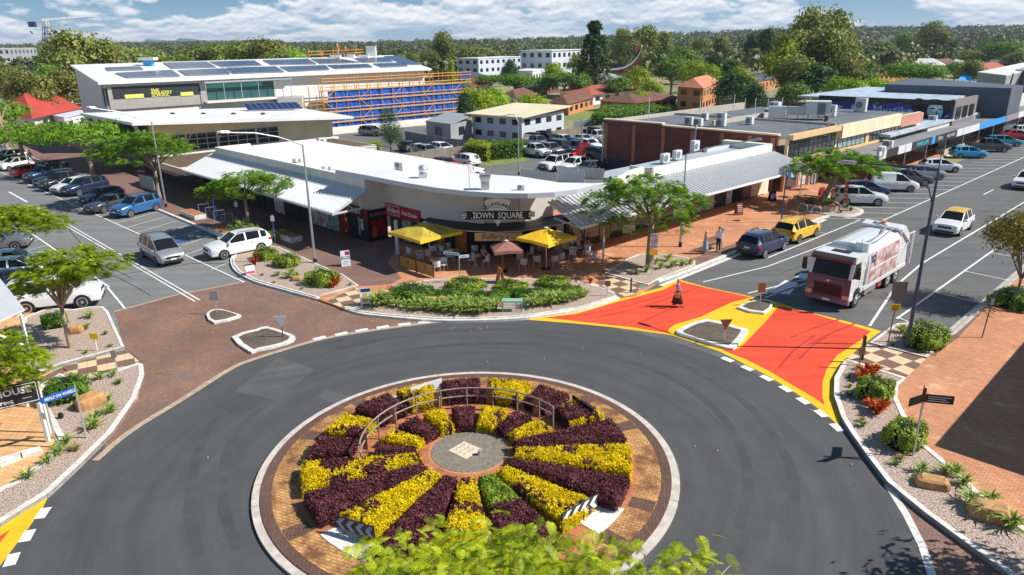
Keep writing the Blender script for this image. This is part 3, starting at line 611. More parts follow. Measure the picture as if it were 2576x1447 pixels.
# the flower wheel on the island: 18 wedges clipped as low hedges
def wedge(a0,a1,r0,r1,kind,label,h=.46,seed=1,mix=.0,split=None,cut=None):
    """kind: yellow, purple or green; mix = share of the other colour growing through"""
    rng=np.random.default_rng(seed);am=R((a0+a1)/2);t=thing('hedge_wedge',label,'hedge',(RC.x,RC.y,.15),0,'yellow and purple hedge wedges of the roundabout wheel')
    A0,A1=R(a0),R(a1)
    if cut:r0,r1=cut
    area=.5*(A1-A0)*(r1*r1-r0*r0);n=int(area*2700);u=rng.random(n);r_=np.sqrt(r0*r0+(r1*r1-r0*r0)*u);a=A0+(A1-A0)*rng.random(n)
    def lump(x,y):return np.array([noise.noise(Vector((p*1.6,q*1.6,0)))for p,q in zip(x,y)])
    x,y=r_*np.cos(a),r_*np.sin(a);lm=lump(x,y)+.6*lump(x*3.1,y*3.1);edge=np.minimum(np.minimum((r_-r0),(r1-r_)),np.minimum(np.abs(a-A0),np.abs(A1-a))*r_)
    z=h*(1+.17*lm)-np.clip(.14-edge,0,.14)*1.1+rng.normal(size=n)*.042
    P=[np.stack([x,y,z],1)];NB=[np.tile([0,0,.5],(n,1))]
    for(ra,aa,nn,nv)in((lambda k:np.full(k,r1),lambda k:A0+(A1-A0)*rng.random(k),int((A1-A0)*r1*h*1500),(math.cos(am),math.sin(am),0)),(lambda k:np.full(k,r0),lambda k:A0+(A1-A0)*rng.random(k),int((A1-A0)*r0*h*900),(-math.cos(am),-math.sin(am),0)),
        (lambda k:r0+(r1-r0)*rng.random(k),lambda k:np.full(k,A0),int((r1-r0)*h*1400),(math.sin(A0),-math.cos(A0),0)),(lambda k:r0+(r1-r0)*rng.random(k),lambda k:np.full(k,A1),int((r1-r0)*h*1400),(-math.sin(A1),math.cos(A1),0))):
        rr,a_=ra(nn),aa(nn);zz=rng.random(nn)*h*.98;q=np.stack([rr*np.cos(a_),rr*np.sin(a_),zz],1)+rng.normal(size=(nn,3))*.03+np.array(nv)*(-.05+.03*0);P.append(q);NB.append(np.tile(nv,(nn,1)))
    P=np.concatenate(P);NB=np.concatenate(NB);f=np.array([noise.noise(Vector((p[0]*1.1+seed*3.1,p[1]*1.1,1.7)))+.5*noise.noise(Vector((p[0]*7+seed,p[1]*7,4)))for p in P])
    other=f>np.quantile(f,1-mix)if mix>0 else np.zeros(len(P),bool)
    if split is not None:other=(np.hypot(P[:,0],P[:,1])>split+.25*f)
    M_={'yellow':(L_yel,'yellow_foliage'),'purple':(L_pur,'purple_foliage'),'green':(L_bush,'green_foliage')}
    oth='purple' if kind in('yellow','green')else 'yellow'
    for sel,kd in((~other,kind),(other,oth)):
        if sel.sum()<5:continue
        V,F=leafquads(P[sel],(.074 if kd!='purple' else .070),.6,NB[sel]*.9,.35,rng);npmesh(M_[kd][1],V,F,M_[kd][0],parent=t)
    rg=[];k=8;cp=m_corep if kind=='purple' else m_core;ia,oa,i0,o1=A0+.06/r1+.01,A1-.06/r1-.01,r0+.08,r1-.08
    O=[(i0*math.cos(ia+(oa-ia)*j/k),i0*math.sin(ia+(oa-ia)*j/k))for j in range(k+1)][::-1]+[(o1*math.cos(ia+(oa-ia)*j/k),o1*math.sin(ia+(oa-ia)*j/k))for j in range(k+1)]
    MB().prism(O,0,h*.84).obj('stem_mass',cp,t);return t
WD=[(-16,3.5,'yellow',.12,'yellow hedge wedge pointing right with a small purple patch, below the upper right purple wedge'),
 (-34,-18,'purple',0,'purple hedge wedge right of the front right arrow board'),(-54,-36,'yellow',.16,'yellow hedge wedge behind the white arrow board at front right'),
 (-77,-57,'green',0,'hedge wedge green at its inner end and purple outside'),(-97,-79,'yellow',.25,'yellow and purple mixed hedge wedge just left of the green tipped wedge'),
 (-117,-99,'purple',0,'long purple hedge wedge between arrow board and near tree leaves'),(-137,-119,'yellow',.10,'bright yellow hedge wedge behind the dark arrow board at front left'),
 (-155,-139,'purple',0,'purple hedge wedge left of the front left arrow board'),(-175,-157,'yellow',.42,'mottled yellow and purple hedge wedge at the left edge of wheel'),
 (168,183,'purple',0,'purple hedge wedge at left, above mottled yellow one'),(149,166,'yellow',.30,'yellow hedge wedge upper left with purple streak'),
 (128,147,'purple',0,'rounded purple hedge wedge left of the rear white arrow board'),(108,126,'yellow',.25,'yellow hedge wedge behind the rail beside rear white arrow board'),
 (87,106,'purple',0,'tall purple hedge wedge at the back beside the top yellow wedge'),(64,85,'yellow',.32,'yellow hedge wedge with purple patches at the top of wheel'),
 (45,62,'purple',.0,'purple hedge wedge at upper right behind the rail end'),(24,43,'purple',.25,'purple hedge wedge with yellow flecks beside the dark arrow board'),
 (5,22,'purple',0,'purple hedge wedge at right under the dark arrow board')]
for i,(a0,a1,kd,mx_,lb)in enumerate(WD):
    back=20<(a0+a1)/2<179;w_=a1-a0
    if back:
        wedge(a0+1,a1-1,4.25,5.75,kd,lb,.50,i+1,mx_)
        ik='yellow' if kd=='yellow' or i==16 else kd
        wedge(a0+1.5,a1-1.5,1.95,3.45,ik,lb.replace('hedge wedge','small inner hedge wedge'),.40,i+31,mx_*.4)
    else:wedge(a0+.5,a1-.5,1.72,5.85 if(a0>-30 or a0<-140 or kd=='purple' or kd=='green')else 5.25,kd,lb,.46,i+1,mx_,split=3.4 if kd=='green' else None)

# kerb-side shrubs
BS=[(669,650,1.75,.85,'round clipped shrub behind the white parked wagon'),(722,668,1.9,.9,'round clipped shrub beside the tall lamp post'),(810,713,2.3,.95,'large clipped shrub by the bed corner with red croton'),
 (1036,750,2.9,.85,'wide dark shrub behind the burger sandwich board'),(1172,722,2.6,.5,'low clipped shrub below the blue street name sign'),(1287,727,2.2,.5,'low clipped shrub in front of wooden sandwich board'),(1390,717,2.2,.5,'low clipped shrub nearest the yellow umbrella pole')]
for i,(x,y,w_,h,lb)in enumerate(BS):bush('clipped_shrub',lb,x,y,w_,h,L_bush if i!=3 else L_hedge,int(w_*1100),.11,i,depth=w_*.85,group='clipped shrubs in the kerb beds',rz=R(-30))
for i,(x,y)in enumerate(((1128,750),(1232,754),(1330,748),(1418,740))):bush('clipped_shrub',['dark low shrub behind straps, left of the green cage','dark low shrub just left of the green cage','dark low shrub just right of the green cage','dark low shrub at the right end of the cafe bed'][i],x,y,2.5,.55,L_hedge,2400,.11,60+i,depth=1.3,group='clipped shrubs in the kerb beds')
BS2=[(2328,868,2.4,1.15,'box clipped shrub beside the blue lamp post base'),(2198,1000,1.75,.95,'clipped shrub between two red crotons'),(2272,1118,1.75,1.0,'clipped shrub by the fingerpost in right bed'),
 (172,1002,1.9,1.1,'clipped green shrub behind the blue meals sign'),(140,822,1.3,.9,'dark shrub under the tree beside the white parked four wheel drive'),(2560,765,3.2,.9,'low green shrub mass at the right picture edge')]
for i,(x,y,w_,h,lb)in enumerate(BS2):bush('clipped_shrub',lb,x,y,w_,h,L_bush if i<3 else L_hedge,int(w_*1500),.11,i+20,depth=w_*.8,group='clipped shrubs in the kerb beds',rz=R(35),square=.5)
for i,(x,y,s_)in enumerate(((640,668,1.5),(845,716,1.6),(838,724,1.2),(650,655,1.3),(2175,948,1.4),(2196,945,1.2),(2165,957,1.1),(2207,1042,1.5),(2222,1030,1.2),(2192,1030,1.1),(986,742,1.2),(1485,712,.8))):
    tuft(x,y,'croton',s_,'red and orange croton in a mulched kerb bed','red crotons in the kerb beds')
for x,y,s_ in((940,766,1.3),(950,770,1.5),(975,768,1.1),(1000,772,1),(1022,776,1),(1045,778,1.1),(1068,780,1),(1090,783,.9),(1112,782,1.2),(1138,786,1.2),(1162,788,1.2),(1186,788,1.2),(1208,790,1.2),(1232,785,1.1),(1340,772,1),(1362,770,1),(1384,768,1),(1406,763,1),(1428,760,1),(1450,754,1),(1470,748,.9),(1150,770,1.1),(1180,772,1),(1210,770,1),(1010,760,.9),(1050,764,.9),(1375,757,.9),(1405,752,.9),(1435,745,.9),(965,758,1),(990,760,1),(1130,774,1),(1165,776,1),(1195,776,1),(1225,772,1),(1245,778,1),(1335,762,1),(1355,758,1),(1395,764,1.1),(1420,752,1),(1450,744,1),(1100,774,1),
    (700,694,.8),(725,700,1),(745,700,1),(735,688,.8),(1660,676,1),(1690,672,1.1),(1715,668,1.1),(1735,664,1),(1600,690,.9),(1625,684,.9),(1650,664,1.1),(1680,656,1.1),(2330,855,.9),(2305,866,.9),(2268,838,1.1)):
    tuft(x,y,'strap',s_*(1.55 if 930<x<1480 else 1.2),'green strappy plant in a kerb bed','strappy plants in the kerb beds')
for x,y,s_ in((225,800,1.1),(218,828,1.1),(250,955,.9),(285,947,.9),(272,1008,1),(282,1038,1.2),(240,1055,1.1),(240,1078,1.3),(190,1025,.8),(168,1118,.9),(148,1142,.9),(120,1165,.9),(70,1203,.9),(2316,1190,.9),(2400,1195,1.1),(2425,1220,1.1),(2440,1268,1.2),(2490,1262,1.2),(2380,1192,1),(2540,1330,1.3),(2480,1300,1.2)):
    tuft(x,y,'strap',s_,'strappy plant with pale leaf edges in the foreground mulch','strappy plants in the foreground mulch beds')
for x,y,s_ in((300,966,1.1),(265,842,.8),(278,873,.8),(215,890,.8),(2155,930,.8),(2135,950,.7),(2137,975,.8),(2137,998,1),(2170,1073,1.2),(2253,1170,1),(2308,1208,1),(2245,870,.9),(2310,888,.9),(690,712,.7),(660,694,.7),(760,728,.7),(880,718,.8),(2065,528,1.4),(2090,532,1.4),(2115,535,1.4),(2140,530,1.4),(2100,522,1.4),(2075,520,1.4),(2130,522,1.3)):
    tuft(x,y,'grass',s_,'small grassy tussock on kerb bed mulch','small tussocks in the kerb beds')
for x,y,s_ in((190,1134,1.3),(2167,1060,.9),(2265,1155,.8)):tuft(x,y,'dry',s_,'dry straw coloured tussock on mulch','dry tussocks in the kerb beds')
# rocks
def rock(px,py,w_,d,h,rz,lb,seed):
    b=g(px,py,.15);rnd=random.Random(seed);mb=MB();rg=[]
    for z,k in((0,1),(.35,1.06),(.8,.96),(1,.7)):
        rg.append([((w_/2)*k*math.copysign(abs(math.cos(a))**.45,math.cos(a))*(1+rnd.uniform(-.07,.07)),(d/2)*k*math.copysign(abs(math.sin(a))**.45,math.sin(a))*(1+rnd.uniform(-.07,.07)),h*z+rnd.uniform(-.02,.02))for a in[2*PI*j/12 for j in range(12)]])
    o=mb.rings(rg).obj('rock',m_rock);o.location=b;o.rotation_euler.z=rz;tag(o,lb,'rock')
rock(232,1022,1.1,.7,.55,R(50),'squared sandstone rock beside the blue meals sign',1);rock(194,838,.6,.5,.45,R(10),'sandstone rock leaning behind the slim tree trunk',2)
rock(2344,1222,1.0,.62,.32,R(-20),'flat sandstone rock in the right foreground bed',3);rock(2490,1300,1.2,.8,.45,R(-30),'shaded sandstone rock lower in the right bed',4)
rock(1082,760,.8,.5,.32,0,'grey rounded rock left of the pair in front bed',5);rock(1110,762,.8,.5,.34,R(20),'pinkish rounded rock right of the pair in front bed',6);rock(748,706,.6,.5,.3,0,'pale rock among straps in left bed',7)

# street poincianas
def poin(label,bx,by,crowns,th,r0,seed,n=420,nl=16,leaf=.34,m=None,lean=(0,0),k=12,cr=.75,base=None,z=.15,feather=0):
    b=base or g(bx,by,z);E=[]
    for(x,y,dy,rx,rz)in crowns:
        c=gd(x,y,b.y+dy);E.append((c.x-b.x,c.y-b.y,c.z-b.z,rx,rx*.95,rz))
    if not feather:return tree('poinciana_tree',label,b,E,n,nl,cr,leaf,.36,m or L_pon2,th,r0,seed,group='poinciana street trees',lean=lean,k=k,flat=.5,shell=.45,up=.55)
    t=thing('poinciana_tree',label,'tree',b,0,'poinciana street trees');rng=np.random.default_rng(seed);C=[];D=[];TP=[]
    vol=np.array([e[3]*e[4]for e in E]);vol/=vol.sum()
    for e,p in zip(E,vol):
        for q in range(max(4,int(n*.55*p))):
            d=rng.normal(size=3);d/=np.linalg.norm(d);d[2]=d[2]if d[2]>-.35 else-d[2];c=np.array(e[:3])+d*np.array(e[3:6])*(.5+.5*rng.random()**.6);TP.append(c)
            for j in range(int(13+rng.integers(8))):v=rng.normal(size=3)*.8+d*np.array([1.0,1.0,.3]);v[2]=abs(v[2])*.35-.08;C.append(c+rng.normal(size=3)*np.array([.14,.14,.08])*feather*3);D.append(v)
    frond_crown('crown',np.array(C),np.array(D),m or L_pon2,seed,t,feather,7);limbs(TP,th,r0,random.Random(seed),k+8,lean).obj('trunk',m_bark,t,smooth=True);return t
poin('slim poinciana tree in mulched bed by the white four wheel drive',178,875,[(165,690,0,2.0,.55),(100,700,.3,1.3,.5),(235,665,-.3,1.5,.5),(165,650,1,1.8,.4),(80,735,-.4,1.0,.4),(215,700,.6,1.2,.5)],2.2,.12,3,m=L_pon,n=420,feather=.30)
poin('small poinciana tree behind the white parked wagon',627,580,[(612,475,0,3.0,.8),(560,485,0,2.0,.7),(670,462,.5,2.0,.7),(610,452,0,2.4,.6)],2.6,.17,5,n=400,feather=.36)
poin('poinciana tree beside the lamp post and grey notice board',403,508,[(355,385,0,4.2,1.3),(290,388,0,2.6,1.1),(420,380,0,2.4,1.2),(350,360,0,3.4,1.1)],3.2,.22,7,n=520,feather=.42)
poin('large poinciana on the right plaza beside the end thirty area sign',1633,672,[(1620,515,0,3.2,1.3),(1535,520,-.3,1.9,1.2),(1705,520,.3,1.9,1.2),(1620,475,0,2.7,.8),(1560,575,-.8,1.3,.8),(1690,570,-.4,1.3,.7)],3.0,.26,9,n=520,feather=.36)
poin('leaning poinciana tree in the planter beside red flag banner',2062,517,[(2105,425,0,4.2,1.1),(2040,425,0,2.6,1.0),(2175,420,0,2.5,.9),(2110,402,0,3.0,.9)],3.0,.28,11,n=420,lean=(1.3,0),feather=.42)
poin('poinciana tree shading the black parked utes',233,440,[(215,340,0,4.8,1.8),(150,345,0,3.4,1.6),(280,330,3,3.0,1.5)],4.0,.3,13,n=460,leaf=.4)
poin('poinciana tree behind the red hatchback at far left',62,412,[(60,345,0,5.5,2.0),(5,350,0,4.0,1.6),(120,340,0,3.6,1.6)],4.0,.28,15,n=460,leaf=.42)
poin('dark green poinciana tree against the red roofed house',20,385,[(15,285,6,4.0,1.8),(-20,300,4,4.0,2.0)],4.5,.28,17,n=300,leaf=.42)
poin('poinciana crown reaching in from the left edge over dark car',-60,690,[(60,570,0,2.8,.8),(-10,560,0,2.6,.9),(105,575,0,1.6,.5),(20,545,0,2.2,.5)],3.4,.24,19,n=520,m=L_pon,feather=.36)
poin('poinciana branch over the black house sign at left',-120,1110,[(30,925,0,1.35,.55),(-30,890,0,1.6,.7),(45,960,.2,.9,.35),(70,900,.5,.7,.3)],2.6,.2,21,n=420,m=L_pon,feather=.22)
tree('round_tree','brown green street tree cut by the right picture edge',(28.7,38.2,.15),[(0,0,3.7,2.1,2.1,1.4)],300,28,.7,.2,.5,L_olive,1.4,.1,23)
tree('round_tree','tree just outside the right edge shading the lower right kerb',(17.2,14.4,.15),[(0,0,4.4,2.6,2.6,1.4)],170,26,.9,.28,.5,L_olive,2.4,.14,24)
# tree whose crown fills the bottom edge of the picture
rng=np.random.default_rng(77);tb=Vector((0.35,6.2,.15));t=thing('poinciana_tree','near poinciana crown filling the bottom edge of the photo','tree',tb,0,'poinciana street trees')
top=[(1090,1395,9.6),(1180,1362,9.9),(1270,1378,9.6),(1350,1395,9.2),(1420,1420,8.9),(1000,1415,9.2),(950,1435,8.9),(1500,1445,8.7),(1580,1450,8.7),(1730,1462,8.6),(1775,1446,8.7),(1120,1440,8.5),(1230,1440,8.5),(1330,1450,8.2),(1050,1470,8.2),(1180,1500,7.8),(1400,1480,8.0),(1650,1490,8),(1290,1520,7.5),(1500,1530,7.5),(980,1500,7.9)]
C=[];D=[];tips=[]
for x,y,Y in top:
    c=np.array(gd(x,y+(24 if x<1100 else 10),Y))-np.array(tb);tips.append(Vector(c));big=1 if y<1440 and x<1450 else .6
    for j in range(int(84*big)+22):
        d=rng.normal(size=3);d[2]=abs(d[2])*.35+.12;d/=np.linalg.norm(d);C.append(c+rng.normal(size=3)*np.array([.32,.36,.20])-np.array([0,0,.12]));D.append(d)
frond_crown('crown',np.array(C),np.array(D),L_near,3,t,.31,13)
mb=MB();tp=Vector((0,.3,4.3));mb.tube([(0,0,-.1),(0,.1,2),tp],[.3,.22,.2],10)
for c in tips:
    m_=tp.lerp(c,.6)+Vector((0,0,.25));mb.tube([tp,tp.lerp(c,.3)+Vector((0,0,.3)),m_,c],[.11,.07,.04,.016],6)
    for j in range(3):
        e_=c+Vector((rng.uniform(-.5,.5),rng.uniform(-.4,.4),rng.uniform(0,.22)));mb.tube([m_.lerp(c,.5),e_],[.018,.007],5)
mb.obj('trunk',m_bark,t,smooth=True)
# ------------------------------------------------------------------ vehicles
m_tyre=mat('tyre_rubber',(.018,.018,.019),.85);m_rim=mat('alloy_rim',(.52,.53,.55),.3,.7)
m_cglass=mat('car_glass',(.010,.013,.017),.14,spec=.3);m_hl=mat('headlamp_glass',(.72,.74,.76),.1,spec=.8);m_tl=mat('tail_lamp_red',(.42,.012,.012),.2)
m_trim=mat('black_trim',(.016,.016,.018),.5);m_plate=mat('plate_white',(.75,.75,.76),.4)
def paint(name,c,metal=.15):return mat('paint_'+name,c,.28,metal,coat=.8,spec=.5)
PAINT={'white':paint('white',(.78,.79,.80),0),'silver':paint('silver',(.36,.37,.39),.45),'grey':paint('grey',(.20,.21,.23),.4),'black':paint('black',(.014,.015,.018)),'navy':paint('navy',c8(38,48,84),.3),
 'blue':paint('blue',c8(62,112,168),.3),'sky':paint('sky',c8(44,168,220),.15),'red':paint('red',c8(186,24,30),.1),'yellow':paint('yellow',c8(236,186,28),.05),'teal':paint('teal',c8(38,140,164),.2),'dblue':paint('dblue',c8(30,54,92),.3),'dgrey':paint('dgrey',c8(70,74,82),.3),'mauve':paint('mauve',c8(150,116,134),.2)}
CAR={
 'suv':(4.6,1.86,.34,[(2.30,.42,.66,.70,.60,.80),(2.20,.26,.86,.90,.74,.92),(1.7,.22,.98,1.02,.80,1),(1.05,.22,1.05,1.10,.84,1),(.30,.22,1.06,1.60,.72,1),(-.5,.22,1.08,1.68,.71,1),(-1.55,.22,1.10,1.64,.70,1),(-1.95,.26,1.12,1.54,.68,.98),(-2.24,.32,1.05,1.10,.78,.94),(-2.30,.40,.80,.84,.80,.90)],3,4,7,8,(-.35,-1.45),1.38,-1.38),
 'hatch':(4.1,1.76,.31,[(2.05,.42,.60,.64,.60,.80),(1.95,.24,.78,.82,.74,.92),(1.5,.20,.88,.93,.80,1),(1.0,.20,.94,1.0,.84,1),(.25,.20,.96,1.42,.72,1),(-.4,.20,.98,1.49,.71,1),(-1.3,.20,1.02,1.43,.69,1),(-1.6,.24,1.02,1.34,.66,.98),(-1.98,.3,.96,1.02,.78,.94),(-2.05,.38,.74,.78,.80,.90)],3,4,7,8,(-.3,-1.22),1.28,-1.22),
 'sedan':(4.7,1.8,.32,[(2.35,.42,.60,.64,.60,.80),(2.22,.24,.76,.80,.74,.92),(1.7,.20,.86,.90,.80,1),(1.05,.20,.92,.97,.84,1),(.30,.20,.94,1.38,.70,1),(-.4,.20,.95,1.45,.69,1),(-1.0,.20,.97,1.38,.68,1),(-1.05,.20,.97,1.36,.68,1),(-1.65,.22,.96,1.01,.80,.99),(-2.28,.28,.92,.95,.78,.92),(-2.35,.38,.70,.74,.80,.88)],3,4,7,8,(-.35,),1.42,-1.38),
 'wagon':(4.7,1.82,.32,[(2.35,.42,.62,.66,.60,.80),(2.22,.24,.78,.82,.74,.92),(1.7,.20,.90,.94,.80,1),(1.1,.20,.97,1.02,.84,1),(.40,.20,.98,1.46,.71,1),(-.4,.20,1.0,1.53,.70,1),(-1.7,.20,1.02,1.48,.69,1),(-1.95,.24,1.02,1.42,.67,.98),(-2.26,.3,.98,1.03,.78,.94),(-2.35,.38,.74,.78,.80,.90)],3,4,7,8,(-.3,-1.35),1.42,-1.40),
 'mpv':(4.8,1.84,.33,[(2.40,.40,.58,.62,.60,.80),(2.30,.24,.78,.82,.72,.92),(1.95,.20,.92,.97,.80,.99),(1.55,.20,1.0,1.06,.84,1),(.70,.20,1.02,1.62,.73,1),(-.3,.20,1.04,1.74,.72,1),(-1.8,.20,1.06,1.70,.71,1),(-2.1,.24,1.08,1.60,.69,.98),(-2.34,.3,1.0,1.06,.80,.94),(-2.40,.38,.76,.80,.80,.90)],3,4,7,8,(-.15,-1.25),1.5,-1.42),
 'van':(4.6,1.84,.32,[(2.30,.42,.66,.70,.60,.80),(2.18,.24,.84,.88,.76,.92),(1.75,.22,.98,1.03,.80,1),(1.35,.22,1.05,1.10,.84,1),(.65,.22,1.06,1.72,.76,1),(0,.22,1.08,1.82,.76,1),(-1.9,.22,1.08,1.82,.76,1),(-2.16,.24,1.08,1.76,.75,.99),(-2.28,.28,1.0,1.06,.82,.97),(-2.30,.36,.76,.80,.84,.95)],3,4,7,8,(-.15,),1.42,-1.38),
 'ute':(5.2,1.88,.38,[(2.60,.50,.76,.80,.66,.82),(2.48,.32,.96,1.0,.76,.93),(1.9,.30,1.06,1.10,.82,1),(1.35,.30,1.12,1.16,.84,1),(.72,.30,1.13,1.72,.72,1),(.2,.30,1.14,1.79,.71,1),(-.55,.30,1.15,1.75,.70,1),(-.68,.30,1.15,1.70,.70,1),(-.88,.30,1.12,1.13,.90,1),(-2.55,.34,1.12,1.13,.90,.98),(-2.60,.44,.8,.84,.90,.94)],3,4,7,8,(0.0,),1.60,-1.55),
 '4wd':(4.9,1.92,.40,[(2.45,.50,.84,.88,.72,.86),(2.36,.34,1.05,1.09,.80,.94),(1.8,.32,1.12,1.16,.84,1),(1.25,.32,1.16,1.20,.86,1),(.75,.32,1.18,1.80,.76,1),(.1,.32,1.19,1.90,.76,1),(-1.9,.32,1.20,1.88,.75,1),(-2.2,.34,1.20,1.80,.74,.99),(-2.40,.38,1.14,1.20,.84,.97),(-2.45,.46,.86,.90,.86,.94)],3,4,7,8,(-.15,-1.25),1.45,-1.40)}
def arcpts(cx,cz,r,y,n=10):return[(cx+r*math.cos(PI*k/n),y,cz+r*math.sin(PI*k/n))for k in range(n+1)]
def make_car(kind,col,rails=False,roofcol=None,rack=False,tint=None,bullbar=False):
    L_,Wd,rw,st,ic,iw,ir,it,pil,xf,xr=CAR[kind];h=Wd/2;t=thing('parked_car','','car',(0,0,0));pm=PAINT[col]
    S_=list(st);tags=[]
    seq=[(s_,i)for i,s_ in enumerate(S_)];ex=[]
    for p in pil:
        for x in(p+.06,p-.06):
            for i in range(iw,ir):
                a,b=S_[i],S_[i+1]
                if a[0]>=x>=b[0]:
                    f=(a[0]-x)/(a[0]-b[0]+1e-9);ex.append((tuple(a[j]*(1-f)+b[j]*f for j in range(6)),i+.5));break
    seq=sorted(seq+ex,key=lambda q:-q[0][0]);rings=[]
    for(x,zb,be,tp,rin,wf),i in seq:
        w=h*wf;m_=(zb+be)*.5
        half=[(x,0,zb),(x,w*.86,zb),(x,w*.97,zb+.08),(x,w,m_),(x,w*.985,be-.07),(x,w*.93,be),(x,w*rin,tp-.035),(x,w*rin*.62,tp),(x,0,tp+.012)]
        rings.append(half+[(q[0],-q[1],q[2])for q in half[-2:0:-1]])
    n=len(rings[0]);V=[p for r_ in rings for p in r_]
    B=MB();parts={'windscreen':MB(),'rear_window':MB()};sides={}
    idx=[i for _,i in seq];xs=[s_[0]for s_,_ in seq]
    def isp(k):return any(abs((xs[k]+xs[k+1])/2-p)<.03 for p in pil)
    B.v=list(V);prev=None;pane=0
    for k in range(len(rings)-1):
        a,b=idx[k],idx[k+1]
        if isp(k):pane+=1
        for j in range(n):
            jj=(j+1)%n;f=(k*n+j,k*n+jj,(k+1)*n+jj,(k+1)*n+j);jm=j if j<8 else 15-j
            tgt=None
            if jm in(6,7):
                if a>=ic and b<=iw:tgt='windscreen'
                elif a>=ir and b<=it:tgt='rear_window'
            elif jm==5:
                if a>=ic and b<=ir and not isp(k)and not(kind=='van' and xs[k]<.3):tgt=('s',0 if j<8 else 1,pane)
            if tgt is None:B.f.append(f[::-1]);B.m.append(0)
            else:
                d=sides.setdefault(tgt,MB())if isinstance(tgt,tuple)else parts[tgt]
                d.add([V[q]for q in f],[(3,2,1,0)])
    B.f.append(tuple(range(n)));B.m.append(0);B.f.append(tuple(len(V)-n+q for q in range(n))[::-1]);B.m.append(0)
    cw,ww,re_,te=[rings[idx.index(q)]for q in(ic,iw,ir,it)]
    for sg in(6,10):
        B.tube([cw[sg],ww[sg]],.035,5);B.tube([re_[sg],te[sg]],.04,5)
    B.obj('body',pm if not roofcol else[pm,PAINT[roofcol]],t,smooth=False)
    for nm,d in parts.items():d.obj(nm,m_cglass,t)
    for key,d in sides.items():d.obj('side_window',m_cglass,t)
    bo=t.children[0]
    if roofcol:
        o=bo.data;zt=max(v.co.z for v in o.vertices)
        for p in o.polygons:
            if p.center.z>zt-.16:p.material_index=1
    try:bo.data.polygons.foreach_set('use_smooth',[True]*len(bo.data.polygons));bo.data.set_sharp_from_angle(angle=R(42))
    except Exception:pass
    bv=bo.modifiers.new('b','BEVEL')if False else None
    for x in(xf,xr):
        for sg in(-1,1):
            y=sg*(h-.10);mb=MB();A=arcpts(x,rw,rw+.055,sg*(h+.004));q=[(x-(rw+.055),sg*(h+.004),.22),]+A[::-1]+[(x+(rw+.055),sg*(h+.004),.22)]
            mb.rings([[(p[0],sg*(h-.06),p[2])for p in q],q]);mb.obj('wheel_arch',m_trim,t)
            w_=MB();w_.tube([(x,y-.10,rw),(x,y+.118,rw)]if sg>0 else[(x,y+.10,rw),(x,y-.118,rw)],rw,18);wo=w_.obj('wheel',m_tyre,t,smooth=False)
            r_=MB();yo=sg*(h+.022)
            r_.tube([(x,yo-sg*.02,rw),(x,yo,rw)],rw*.20,8)
            for k in range(6):
                a=2*PI*k/6;d=Vector((math.cos(a),0,math.sin(a)));q=Vector((-d.z,0,d.x));c=Vector((x,yo-sg*.004,rw))
                r_.add([c+d*rw*.15-q*.035,c+d*rw*.66-q*.05,c+d*rw*.66+q*.05,c+d*rw*.15+q*.035],[(0,1,2,3)])
            rr=[2*PI*k/18 for k in range(18)];c=Vector((x,yo,rw))
            o_=len(r_.v);r_.v+=[tuple(c+Vector((math.cos(a),0,math.sin(a)))*rw*.74)for a in rr]+[tuple(c+Vector((math.cos(a),0,math.sin(a)))*rw*.60)for a in rr]
            for k in range(18):r_.f.append((o_+k,o_+(k+1)%18,o_+18+(k+1)%18,o_+18+k));r_.m.append(0)
            r_.obj('rim',m_rim,wo)
    s1=st[1];zf=s1[2]-.10;xf_=st[0][0];xr_=st[-1][0];zr=st[-2][2]-.12
    for sg in(-1,1):
        hb=MB();w1=h*s1[5];hb.rings([[(xf_-.02,sg*w1*.50,zf-.09),(xf_-.02,sg*w1*.50,zf+.03),(xf_+.02,sg*w1*.52,zf+.0)],[(s1[0]-.12,sg*(w1+.012),zf-.06),(s1[0]-.32,sg*(w1+.02),zf+.06),(s1[0]-.02,sg*(w1*.97),zf+.0)]]);hb.obj('headlight',m_hl,t)
        tb_=MB();w2=h*st[-2][5];tb_.box(xr_-.012,xr_+.26,min(sg*w2*.72,sg*(w2+.03)),max(sg*w2*.72,sg*(w2+.03)),zr-.09,zr+.07);tb_.obj('tail_light',m_tl,t)
        mm=MB();c=cw[5];mm.box(c[0]-.18,c[0]-.06,min(sg*h*.97,sg*(h+.17)),max(sg*h*.97,sg*(h+.17)),c[2]+.0,c[2]+.15);mm.obj('mirror',pm,t)
        for x in((.05+(0 if kind!='ute' else .3)),-.75):
            MB().box(x-.08,x+.08,min(sg*(h*.97),sg*(h+.012)),max(sg*(h*.97),sg*(h+.012)),seq[3][0][2]-.16,seq[3][0][2]-.13).obj('door_handle',m_trim,t)
    MB().box(xf_-.10,xf_+.012,-h*.50,h*.50,zf-.13,zf+.0).obj('grille',m_trim,t)
    MB().box(xf_-.16,xf_+.004,-h*.70,h*.70,st[1][1]+.05,st[1][1]+.19).obj('bumper_intake',m_trim,t)
    MB().box(xr_-.02,xr_+.2,-h*.80,h*.80,st[-1][1]-.06,st[-1][1]+.10).obj('rear_bumper',m_trim if kind in('suv','4wd','ute')else pm,t)
    MB().box(xf_,xf_+.03,-.19,.19,zf-.24,zf-.13).obj('number_plate',m_plate,t);MB().box(xr_-.032,xr_,-.19,.19,zr-.20,zr-.09).obj('number_plate',m_plate,t)
    if rails:
        for sg in(-1,1):
            zt=max(s_[3]for s_ in st);MB().tube([(.15,sg*h*.64,zt-.07),(.0,sg*h*.66,zt+.035),(-1.4,sg*h*.66,zt+.015),(-1.55,sg*h*.64,zt-.09)],.022,6).obj('roof_rail',m_trim,t)
